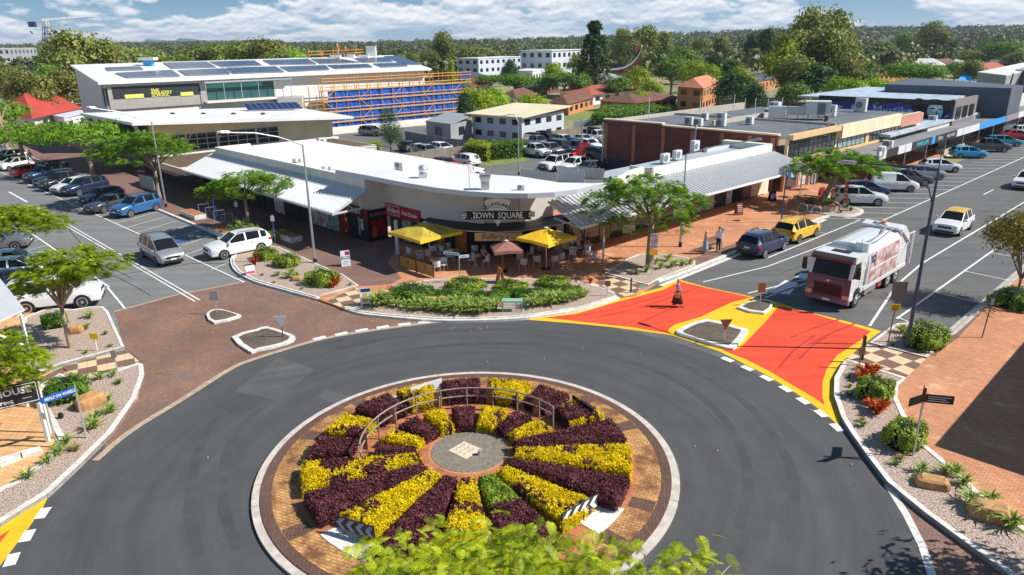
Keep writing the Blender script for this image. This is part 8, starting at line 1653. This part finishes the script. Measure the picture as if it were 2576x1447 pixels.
# curved rail
m_rl=mat('weathered_rail',c8(150,134,122),.7,var=.25,vs=6);m_rr=mat('rusty_post',c8(150,92,84),.8,var=.3,vs=4);t=thing('curved_railing','weathered curved railing arching round the back of flower wheel','railing',(RC.x,RC.y,.15))
pt=lambda a,r_,z:(r_*math.cos(R(a)),r_*math.sin(R(a)),z)
for z in(.62,.98):MB().tube([pt(a,3.85,z)for a in range(34,187,4)],.032,6).obj('rail',m_rl,t)
for i,a in enumerate((34,46,62,78,94,110,126,141,156,171,183)):
    MB().tube([pt(a,3.85,0),pt(a,3.85,.98)],.035,6).obj('post',m_rl,t)
    if i%2:v=Vector(pt(a+2.5,3.85,0));MB().box(v.x-.10,v.x+.10,v.y-.015,v.y+.015,.25,.95).obj('slat',m_rr,t)
# fences
def fence(label,P,h,m,z=0,post=2.4,name='fence',rail=None):
    q=pts(P,z);t=thing(name,label,'fence',q[0]);
    for a,b in zip(q,q[1:]):
        L_=(b-a).length;n=max(2,int(L_/.16));mb=MB()
        for k in range(n):wb=wallframe(a,b);u=L_*k/n;dz=.02*math.sin(k*2.3);V=[wb(uu,zz,o)for o in(-.012,.012)for uu,zz in((u+.006,0),(u+L_/n-.006,0),(u+L_/n-.006,h+dz),(u+.006,h+dz))];mb.add(V,[(0,3,2,1),(4,5,6,7),(0,1,5,4),(1,2,6,5),(2,3,7,6),(3,0,4,7)])
        part('paling_panel',mb,m,t);k=0
        while k*post<L_:u=k*post;p=a.lerp(b,u/L_);part('post',MB().box(p.x-.06,p.x+.06,p.y-.06,p.y+.06,0,h+.08),rail or m_conc,t);k+=1
m_pal=mat('weathered_paling',c8(140,130,118),.9,var=.2,vs=5)
fence('weathered timber fence dividing the car park beside the beige building',[(953,420),(1060,407),(1172,391)],1.35,m_pal);fence('timber paling fence behind the back row of cars',[(1318,364),(1400,352),(1513,338)],1.5,m_pal);fence('long grey paling fence left of the grey box building',[(1020,352),(1120,372),(1190,378)],1.4,mat('paling_grey',c8(120,126,136),.8,var=.15,vs=4))
fence('white ribbed metal fence behind the curved roof',[(1312,458),(1402,472)],1.5,m_corr,rail=m_rendw);fence('second white ribbed metal fence beside parked grey hatch',[(1402,457),(1470,462)],1.4,m_corr,rail=m_rendw);fence('low beige wall below the white four wheel drive',[(1402,446),(1520,452)],1.2,m_rend,rail=m_rend)
t=thing('giant_deck_chair','oversized red slatted deck chair between parked cars','deck chair',g(1460,400),R(-30));
for k in range(6):MB().add([(-.75+.27*k,-.1,.3),(-.55+.27*k,-.1,.3),(-.35+.27*k,.9,2.0),(-.55+.27*k,.9,2.0),(-.75+.27*k,-.05,.28),(-.55+.27*k,-.05,.28),(-.35+.27*k,.95,1.98),(-.55+.27*k,.95,1.98)],[(0,1,2,3),(7,6,5,4),(0,4,5,1),(1,5,6,2),(2,6,7,3),(3,7,4,0)]).obj('slat',mat('deckchair_red',c8(226,50,40),.5),t)
MB().box(-.8,.9,-1.0,0,.35,.45).obj('seat',MATS['deckchair_red'],t);MB().box(-.9,-.75,-1.0,.2,.1,.8).obj('armrest',MATS['deckchair_red'],t);MB().box(.85,1.0,-1.0,.2,.1,.8).obj('armrest',MATS['deckchair_red'],t)
# ------------------------------------------------------------------ cafe
cz=lambda x,y,z=.135:g((1030+x/4.823)*.9659,(480+y/4.823)*.9659,z)
def umbrella(label,base,S0,hc,he,m,rim,pole_m,lean=None,size=None,square=True,rz=0,text=None):
    t=thing('cafe_umbrella',label,'umbrella',base,0,'cafe umbrellas');r=size;n=4;top=Vector((0,0,hc));C4=[Vector((r*math.cos(rz+PI/4+PI/2*k)*1.414,r*math.sin(rz+PI/4+PI/2*k)*1.414,he))for k in range(4)];off=S0
    mb=MB();V=[top+off];ring=[]
    for k in range(4):a,b=C4[k],C4[(k+1)%4];ring+=[a,a.lerp(b,.5)+Vector((0,0,.05))]
    V+=[p+off for p in ring];mb.add(V,[(0,1+k,1+(k+1)%8)for k in range(8)]);mb.obj('canopy',m,t)
    vb=MB();W_=[]
    for p in ring:W_+=[p+off,p+off+Vector((p.x*.01,p.y*.01,-.2))]
    vb.add(W_,[(2*k,2*k+1,(2*k+3)%16,(2*k+2)%16)for k in range(8)]);vb.obj('valance',rim,t)
    MB().tube([(0,0,0),tuple(top+off*.0)if off.length<.3 else(0,0,hc-.4),tuple(top+off)],[.035,.03,.03],8).obj('pole',pole_m,t);MB().tube([tuple(top+off),tuple(top+off+Vector((0,0,.06)))],.13,12).obj('cap',m_sgrey,t)
    for p in ring:MB().tube([top+off-Vector((0,0,.05)),p+off-Vector((0,0,.03))],.012,4).obj('rib',m_alu,t)
    MB().box(-.3,.3,-.3,.3,0,.05).obj('base_plate',m_black,t)
    if text:
        for k in text:
            a,b=ring[2*k],ring[(2*k+2)%8];e=(b-a).normalized();mid=(a+b)/2;up=(top-mid).normalized();nrm_=e.cross(up);q=MB();textmb(q,"Rafferty's",.36,lambda x,y,o:off+mid.lerp(top,.34)+e*x+up*y+nrm_*.02,shear=.3,sx=.9);textmb(q,'cafe',.18,lambda x,y,o:off+mid.lerp(top,.30)+e*(x+.62)+up*(y-.12)+nrm_*.02);q.obj('lettering',m_txtk,t)
m_uy=mat('canvas_yellow',c8(236,190,40),.8,var=.08,vs=2);m_uy2=mat('canvas_yellow_stained',c8(216,182,60),.85,col2=c8(150,140,58),vs=.9);m_ub=mat('canvas_brown',c8(150,104,96),.8)
umbrella('large stained yellow square umbrella at the left of cafe',cz(435,1010),Vector((-.22,.1,0)),2.95,2.32,m_uy2,m_uy,m_alu,size=1.78,rz=AN,text=(2,3))
umbrella('bright yellow square umbrella with black script right of cafe',cz(1893,1062),Vector((0,0,0)),2.8,2.2,m_uy,m_uy,m_alu,size=1.42,rz=AN+R(2),text=(2,3))
umbrella('smaller brown square umbrella between the yellow ones',cz(1350,1095),Vector((.25,.1,0)),2.05,1.6,m_ub,m_ub,m_wood,size=.95,rz=R(10))
m_ch=mat('chair_weave',c8(206,206,212),.6,var=.12,vs=30);m_ch2=mat('chair_weave_pink',c8(206,182,174),.6,var=.12,vs=30)
def make_chair(m):
    t=thing('cafe_chair','','chair',(0,0,-5));mb=MB();mb.prism([(-.22,-.22),(.22,-.22),(.24,.2),(-.24,.2)],.42,.46);mb.obj('seat',m,t)
    rg=[[(.26*math.cos(a)*k,-.02-.24*math.sin(a)*k,z)for a in[PI*j/10 for j in range(11)]]for z,k in((.46,.92),(.66,1.0),(.84,1.04))];MB().rings(rg,close=False).rings([[(x,y-.015,z)for x,y,z in r_]for r_ in rg[::-1]],close=False).obj('backrest',m,t)
    MB().tube([(.27*math.cos(a),-.02-.25*math.sin(a),.84-.16*max(0,math.cos(a)**2-.5)*2*1)for a in[PI*j/12-.0 for j in range(13)]],.018,6).obj('arm_rail',m_alu,t)
    for sx_,sy_ in((-1,-1),(1,-1),(-1,1),(1,1)):MB().tube([(sx_*.20,sy_*.18,.43),(sx_*.25,sy_*.24,0)],.014,6).obj('leg',m_alu,t)
    return t
def make_table(m,w_,d,lg=False):
    t=thing('cafe_table','','table',(0,0,-5));MB().box(-w_/2,w_/2,-d/2,d/2,.72,.75).obj('table_top',m,t)
    if lg:
        for sx_ in(-1,1):
            for sy_ in(-1,1):MB().tube([(sx_*(w_/2-.08),sy_*(d/2-.08),0),(sx_*(w_/2-.08),sy_*(d/2-.08),.72)],.025,6).obj('leg',m_alu,t)
    else:MB().tube([(0,0,0),(0,0,.72)],.03,8).obj('pedestal',m_alu,t);MB().tube([(0,0,0),(0,0,.03)],.24,12).obj('foot',m_alu,t)
    return t
CP={}
def place(key,mk,loc,rz,label,group):
    if key not in CP:CP[key]=t=mk();t.matrix_basis=Matrix.Translation(loc)@Matrix.Rotation(rz,4,'Z');tag(t,label,None,group);return t
    return dup(CP[key],loc,rz,label,group)
chs=[]
for x,y,a,k in((600,1085,150,0),(520,1110,20,0),(680,980,200,0),(655,890,120,0),(955,1020,100,0),(1140,1035,80,0),(480,905,30,0),(595,905,-60,0),(310,990,200,0),(400,960,60,0),(190,930,-60,0),(1615,1075,-30,1),(1570,1020,200,1),(1780,1040,-10,1),(1690,940,90,1),(1995,1035,30,1),(2075,1005,60,1),(2225,950,170,0),(2400,915,120,0),(1830,900,180,1),(2030,880,150,1),(2140,880,180,0),(2320,860,-90,0),(1000,900,0,0),(860,860,180,0),(2480,1000,100,0)):
    chs.append(place('c%d'%k,lambda:make_chair([m_ch,m_ch2][k]),cz(x,y),R(a),None,'woven cafe chairs'))
relabel(chs,'%s woven cafe chair from the left around the cafe tables')
tbs=[]
for x,y,a,k in((300,975,15,0),(505,1065,15,0),(560,880,40,0),(740,950,10,0),(1010,1020,0,0),(2240,925,20,0),(1940,985,12,1),(2420,880,0,0)):
    tbs.append(place('t%d'%k,(lambda:make_table(m_wood if False else mat('table_top_ply',c8(196,164,130),.5),.7,.7))if k==0 else(lambda:make_table(mat('table_mahogany',c8(128,52,34),.4),1.7,.75,True)),cz(x,y),R(a),None,'cafe tables'))
relabel(tbs,'%s cafe table from the left under the umbrellas')
# printed barriers at the left
A,B=cz(60,1040),cz(485,1178);A.z=B.z=0;L_=(B-A).length;fb=wallframe(A,B)
for k in range(2):
    t=thing('cafe_barrier',['tan cafe barrier panel at far left of the cafe','tan cafe barrier panel nearest the lower umbrella chairs'][k],'barrier',fb(L_*.5*k,.13),0,'tan cafe barriers');u0,u1=L_*.5*k+.04,L_*.5*(k+1)-.04
    wbox('cloth',t,mat('barrier_tan',c8(176,134,70),.7,var=.1,vs=2),A,B,u0,u1,.2,.98,0,.02);wbox('frame',t,m_black,A,B,u0,u1,.98,1.02,-.01,.03);wbox('post',t,m_black,A,B,u0-.04,u0,.13,1.04,-.02,.04);wbox('post',t,m_black,A,B,u1,u1+.04,.13,1.04,-.02,.04);wtext(t,A,B,(u0+u1)/2,.62,'R',.42,m_txtk,.026,shear=.3)
p=cz(30,870);tag(MB().tube([(p.x,p.y,.1),(p.x,p.y,.4),(p.x,p.y,2.6)],[.17,.14,.14],12).obj('column',m_fascia),'pale round column behind the left umbrella','column')
# ------------------------------------------------------------------ people
m_skin=mat('skin',c8(206,160,132),.6);SKM={}
def skinmesh(name,J,E,m,parent,root=0,sub=1):
    me=bpy.data.meshes.new(name);me.from_pydata([j[0]for j in J],E,[]);ob=bpy.data.objects.new(name,me);COL.objects.link(ob);md=ob.modifiers.new('skin','SKIN');md.use_smooth_shade=True
    if not me.skin_vertices:me.attributes.new('skin','FLOAT','POINT')if False else None
    sv=me.skin_vertices[0].data if me.skin_vertices else None
    if sv is None:return None
    for i,j in enumerate(J):sv[i].radius=(j[1],j[2]if len(j)>2 else j[1]);sv[i].use_root=(i==root)
    s_=ob.modifiers.new('sub','SUBSURF');s_.levels=sub;s_.render_levels=sub;dg=bpy.context.evaluated_depsgraph_get();ev=bpy.data.meshes.new_from_object(ob.evaluated_get(dg));bpy.data.objects.remove(ob)
    ev.materials.clear();ev.materials.append(m);o=bpy.data.objects.new(name,ev);COL.objects.link(o);o.parent=parent;ev.polygons.foreach_set('use_smooth',[True]*len(ev.polygons));return o
def person(label,base,yaw,h=1.7,pose='stand',top=(.6,.6,.6),bottom=(.1,.1,.12),lower='trousers',hair=(.1,.07,.05),longhair=False,arms=None,group=None,sleeves=True,shoes=(.05,.05,.05)):
    t=thing('person',label,'person',base,R(yaw),group);k=h/1.7;V=lambda x,y,z:(x*k,y*k,z*k);sit=pose=='sit';hz=.95 if not sit else .56
    J=[(V(0,0,hz),.10*k,.12*k),(V(0,0,hz+.16),.075*k,.095*k),(V(.0,0,hz+.36),.08*k,.11*k),(V(0,0,hz+.49),.05*k,.065*k),(V(.01,0,hz+.58),.05*k),(V(.02,0,hz+.645),.078*k,.07*k),(V(.025,0,hz+.70),.095*k,.08*k),(V(.02,0,hz+.755),.07*k,.06*k)];E_=[(0,1),(1,2),(2,3),(3,4),(4,5),(5,6),(6,7)]
    st={'stand':((.0,.0),(.0,.0)),'walk':((.26,.02),(-.24,.06)),'sit':((0,0),(0,0)),'bend':((.12,0),(-.12,0))}[pose];legs=[]
    for i,sg in enumerate((-1,1)):
        if sit:kn,an,to=V(.42,sg*.11,.50),V(.40,sg*.11,.08),V(.54,sg*.12,.03)
        else:f_=st[i][0];kn,an,to=V(f_*.5+.03,sg*.09,.50),V(f_,sg*.09,.09+st[i][1]),V(f_+.15,sg*.10,.035+st[i][1]*.6)
        hp_=V(0,sg*.085,hz-.04);n=len(J);J+=[(hp_,.075*k),(kn,.050*k),(an,.038*k),(to,.032*k)];E_+=[(0,n),(n,n+1),(n+1,n+2),(n+2,n+3)];legs.append((hp_,kn,an))
    AR=arms or({'stand':((.02,0),(.04,0)),'walk':((-.16,.05),(.20,.12)),'sit':((.25,.25),(.25,.25)),'bend':((.3,.1),(.3,.1))}[pose]);ups=[]
    for i,sg in enumerate((-1,1)):
        fx,up_=AR[i];sh=V(0,sg*.18,hz+.46);el=V(fx*.35-.02,sg*.245,hz+.19+up_*.15);wr=V(fx+.02,sg*(.25-abs(fx)*.2),hz-.05+up_);n=len(J)
        J+=[(sh,.045*k),(el,.037*k),(wr,.028*k)];E_+=[(3,n),(n,n+1),(n+1,n+2)];dd=(Vector(wr)-Vector(el)).normalized();pm_=Vector(wr)+dd*.07*k;J.append((tuple(pm_),.030*k,.018*k));E_.append((n+2,n+3));sd_=Vector((1,0,0))if abs(dd.x)<.7 else Vector((0,0,1))
        for q,(o_,ln)in enumerate(((-.026,.055),(-.009,.065),(.009,.062),(.026,.05))):
            a=pm_+sd_*o_*k+dd*.03*k;b=a+dd*ln*k-Vector((0,sg*.01,0));m_=len(J);J+=[(tuple(a),.008*k),(tuple(b),.006*k)];E_+=[(n+3,m_),(m_,m_+1)]
        a=Vector(wr)+dd*.02*k+sd_*.035*k;b=a+dd*.04*k+sd_*.02*k;m_=len(J);J+=[(tuple(a),.009*k),(tuple(b),.007*k)];E_+=[(n+3,m_),(m_,m_+1)];ups.append((sh,el,wr))
    try:skinmesh('body',J,E_,m_skin,t)
    except Exception as ex:print('skin',ex)
    hc=Vector(V(.02,0,hz+.70));MB().box(hc.x+.085*k,hc.x+.098*k,-.04*k,-.02*k,hc.z,hc.z+.012*k).box(hc.x+.085*k,hc.x+.098*k,.02*k,.04*k,hc.z,hc.z+.012*k).obj('eyes',m_txtk,t);MB().box(hc.x+.08*k,hc.x+.094*k,-.02*k,.02*k,hc.z-.05*k,hc.z-.042*k).obj('mouth',m_red,t);MB().blob((hc.x+.10*k,0,hc.z-.02*k),(.015*k,.011*k,.018*k),1,0).obj('nose',m_skin,t)
    hb=MB();hb.blob((hc.x-.018*k,0,hc.z+.028*k),(.10*k,.092*k,.095*k),2,.05,10)
    if longhair:hb.blob((hc.x-.06*k,0,hc.z-.10*k),(.06*k,.095*k,.17*k),3,.06,10)
    hb.obj('hair',mat('hair_%d'%int(hair[0]*1000),hair,.7),t,smooth=True)
    mt_=mat('cloth_%d_%d_%d'%tuple(int(c*255)for c in top),top,.8);mb_=mat('cloth_%d_%d_%d'%tuple(int(c*255)for c in bottom),bottom,.8)
    g1=1.12;JT=[(V(0,0,hz+.02),.125*k*g1,.155*k*g1),(V(0,0,hz+.16),.108*k*g1,.135*k*g1),(V(0,0,hz+.36),.12*k*g1,.16*k*g1),(V(0,0,hz+.47),.075*k*g1,.105*k*g1)];ET=[(0,1),(1,2),(2,3)]
    for sh,el,wr in ups:n=len(JT);e2=tuple(Vector(sh).lerp(Vector(el),1.0 if sleeves else .35));JT+=[(sh,.070*k),(e2,.056*k)];ET+=[(3,n),(n,n+1)];
    if sleeves==2:
        for i,(sh,el,wr)in enumerate(ups):n=len(JT);JT.append((tuple(Vector(el).lerp(Vector(wr),.9)),.042*k));ET.append((5+2*i,n))
    try:skinmesh('shirt',JT,ET,mt_,t)
    except Exception as ex:print('skin',ex)
    if lower=='trousers':
        JL=[(V(0,0,hz-.02),.105*k,.12*k),(V(0,0,hz+.11),.10*k,.125*k)];EL=[(0,1)]
        for hp_,kn,an in legs:n=len(JL);JL+=[(tuple(Vector(hp_)-Vector((0,0,.1*k))),.088*k),(kn,.066*k),(tuple(Vector(an)+Vector((0,0,.02))),.052*k)];EL+=[(0,n),(n,n+1),(n+1,n+2)]
        try:skinmesh('trousers',JL,EL,mb_,t)
        except Exception as ex:print('skin',ex)
    else:
        zb_=.24*k;rg=[];f_=abs(st[0][0])
        for j in range(7):
            u=j/6;z=(hz+.08)*k*(1-u)+zb_*u;rx=(.14+.10*u+f_*.42*u)*k;ry=(.155+.05*u)*k;rg.append([(rx*math.cos(a)*(1+.06*math.sin(a*6)*u),ry*math.sin(a)*(1+.06*math.sin(a*6)*u),z)for a in[2*PI*q/20 for q in range(20)]])
        MB().rings(rg).obj('skirt',mb_,t,smooth=True)
    for hp_,kn,an in legs:MB().blob((an[0]+.06*k,an[1],an[2]-.04*k),(.13*k,.045*k,.045*k),3,.02).obj('shoe',mat('shoe_%d'%int(shoes[0]*100),shoes,.6),t,smooth=True)
    return t
t=person('woman in long dark skirt crossing the red paint with a tan bag',g(1703,772,.03),-15,1.62,'walk',c8(120,132,176),c8(52,34,44),'skirt',c8(206,170,120),True,sleeves=False,shoes=c8(60,40,40))
bg_=MB();bg_.rings([[(x,-.26-y,.78+z)for x,z in((-.16,.1),(-.13,-.12),(.13,-.12),(.16,.1),(.0,.16))]for y in(0,.09)]);bg_.obj('handbag',mat('bag_tan',c8(206,150,80),.6),t);MB().tube([(-.12,-.28,.88),(-.03,-.16,1.38),(.12,-.28,.88)],.01,5).obj('bag_strap',MATS['bag_tan'],t)
person('woman with fair hair and pale blue patterned skirt on right pavement',g(1773,638,.14),190,1.6,'stand',c8(206,178,160),c8(150,176,206),'skirt',c8(206,180,140),True,sleeves=False,shoes=c8(180,130,100))
person('man in white shirt and black trousers behind the parking sign',g(1806,634,.14),225,1.8,'stand',c8(226,222,232),c8(28,30,38),'trousers',c8(90,50,40),sleeves=2)
for i,(x,y,yaw,tp,hr)in enumerate(((2112,900,0,c8(206,196,150),c8(60,50,44)),(2222,860,-60,c8(180,186,214),c8(90,84,80)),(2345,885,180,c8(34,36,44),c8(30,26,26)),(1862,930,90,c8(150,120,110),c8(110,90,80)),(1110,1000,60,c8(190,140,130),c8(120,90,70)),(2420,830,200,c8(120,60,60),c8(60,40,30)))):
    person(['seated diner in pale yellow top right of bright umbrella','seated diner in pale blue shirt at right table','seated diner in black jacket at the right table','seated diner behind the mahogany table','seated diner in pink behind the brown umbrella','seated diner in dark red deep under the right awning'][i],cz(x,y),yaw,1.66,'sit',tp,c8(40,44,60),'trousers',hr,i%2==0,group='people at the cafe')
for i,(px,py,ps)in enumerate(((851,146,'stand'),(871,145,'bend'))):q=onroof(px,py);person(['standing worker in orange shirt on school roof','crouching worker in orange shirt on the school roof'][i],q+Vector((0,0,.05)),-90,2.6 if i==0 else 2.0,ps,c8(244,120,60),c8(190,180,170)if i==0 else c8(40,50,90),'trousers',c8(240,236,220))
person('pedestrian in pink top behind the red hatchback',g(80,412,.14),-60,1.7,'stand',c8(206,120,120),c8(120,130,160),'trousers',c8(60,40,36));person('dark clothed person sitting against the brick wall',g(1531,424,.02),-90,1.7,'sit',c8(30,34,44),c8(30,34,50),'trousers',c8(30,26,24))
# bench by the couple, clothes rack
t=thing('bench','dark timber slatted bench behind the couple on right pavement','bench',g(1795,628,.13),R(40));
for k in range(4):MB().box(-.8,.8,-.2+.12*k,-.11+.12*k,.42,.45).obj('seat_slat',m_barkd,t)
for k in range(3):MB().box(-.8,.8,.27+.02*k,.30+.02*k,.52+.13*k,.61+.13*k).obj('back_slat',m_barkd,t)
for x in(-.7,.7):MB().tube([(x,-.18,0),(x,-.18,.42),(x,.26,.42),(x,.34,.9)],.025,5).obj('leg_frame',m_black,t)
t=thing('clothes_rack','rail of patterned clothes outside the red fronted shop','clothes rack',g(2038,477,.13),R(30));MB().tube([(-.7,0,0),(-.7,0,1.6),(.7,0,1.6),(.7,0,0)],.02,5).obj('rack',m_alu,t);rr=random.Random(3)
for k in range(9):x=-.6+.15*k;MB().box(x-.05,x+.05,-.2,.2,.5+rr.uniform(0,.25),1.55).obj('garment',mat(['garm_a','garm_b','garm_c'][k%3],[c8(206,196,190),c8(150,110,120),c8(60,66,84)][k%3],.8,var=.3,vs=9),t)
# labels for rows of plants
GB={}
for o in COL.objects:
    if o.parent is None and o.get('group')in('strappy plants in the foreground mulch beds','strappy plants in the kerb beds','red crotons in the kerb beds','small tussocks in the kerb beds','dry tussocks in the kerb beds'):
        px,py=pix(o.location);where='left foreground bed' if px<330 and py>900 else('bed with the slim tree' if px<330 else('bed of round shrubs' if px<905 and py>650 else('bed at the slim street tree' if px<905 else('cafe front bed' if px<1540 else('bed under the large poinciana' if px<1760 else('planter nib of the leaning tree' if py<560 else('blue lamp post bed' if py<900 else 'right foreground bed')))))));GB.setdefault((o.get('group'),where),[]).append(o)
for(gp,wh),L_ in GB.items():
    kd={'strappy plants in the foreground mulch beds':'strappy green plant','strappy plants in the kerb beds':'strappy green plant','red crotons in the kerb beds':'red croton','small tussocks in the kerb beds':'small grassy tussock','dry tussocks in the kerb beds':'dry tussock'}[gp]
    relabel(L_,'%s '+kd+' from the left in the '+wh)
# ------------------------------------------------------------------ thin even haze round the whole place
hz=MB().box(-5600,5600,-400,6800,-1.5,75).obj('haze',bpy.data.materials.new('haze'));hz['kind']='stuff';hz['label']='thin blue haze over the distant suburb'
hm=hz.data.materials[0];hm.use_nodes=True;nt=hm.node_tree;nt.nodes.clear();ho=nt.nodes.new('ShaderNodeOutputMaterial');pv=nt.nodes.new('ShaderNodeVolumePrincipled');pv.inputs['Density'].default_value=.00011;pv.inputs['Color'].default_value=(.72,.84,1,1);pv.inputs['Anisotropy'].default_value=.2;nt.links.new(pv.outputs[0],ho.inputs['Volume'])
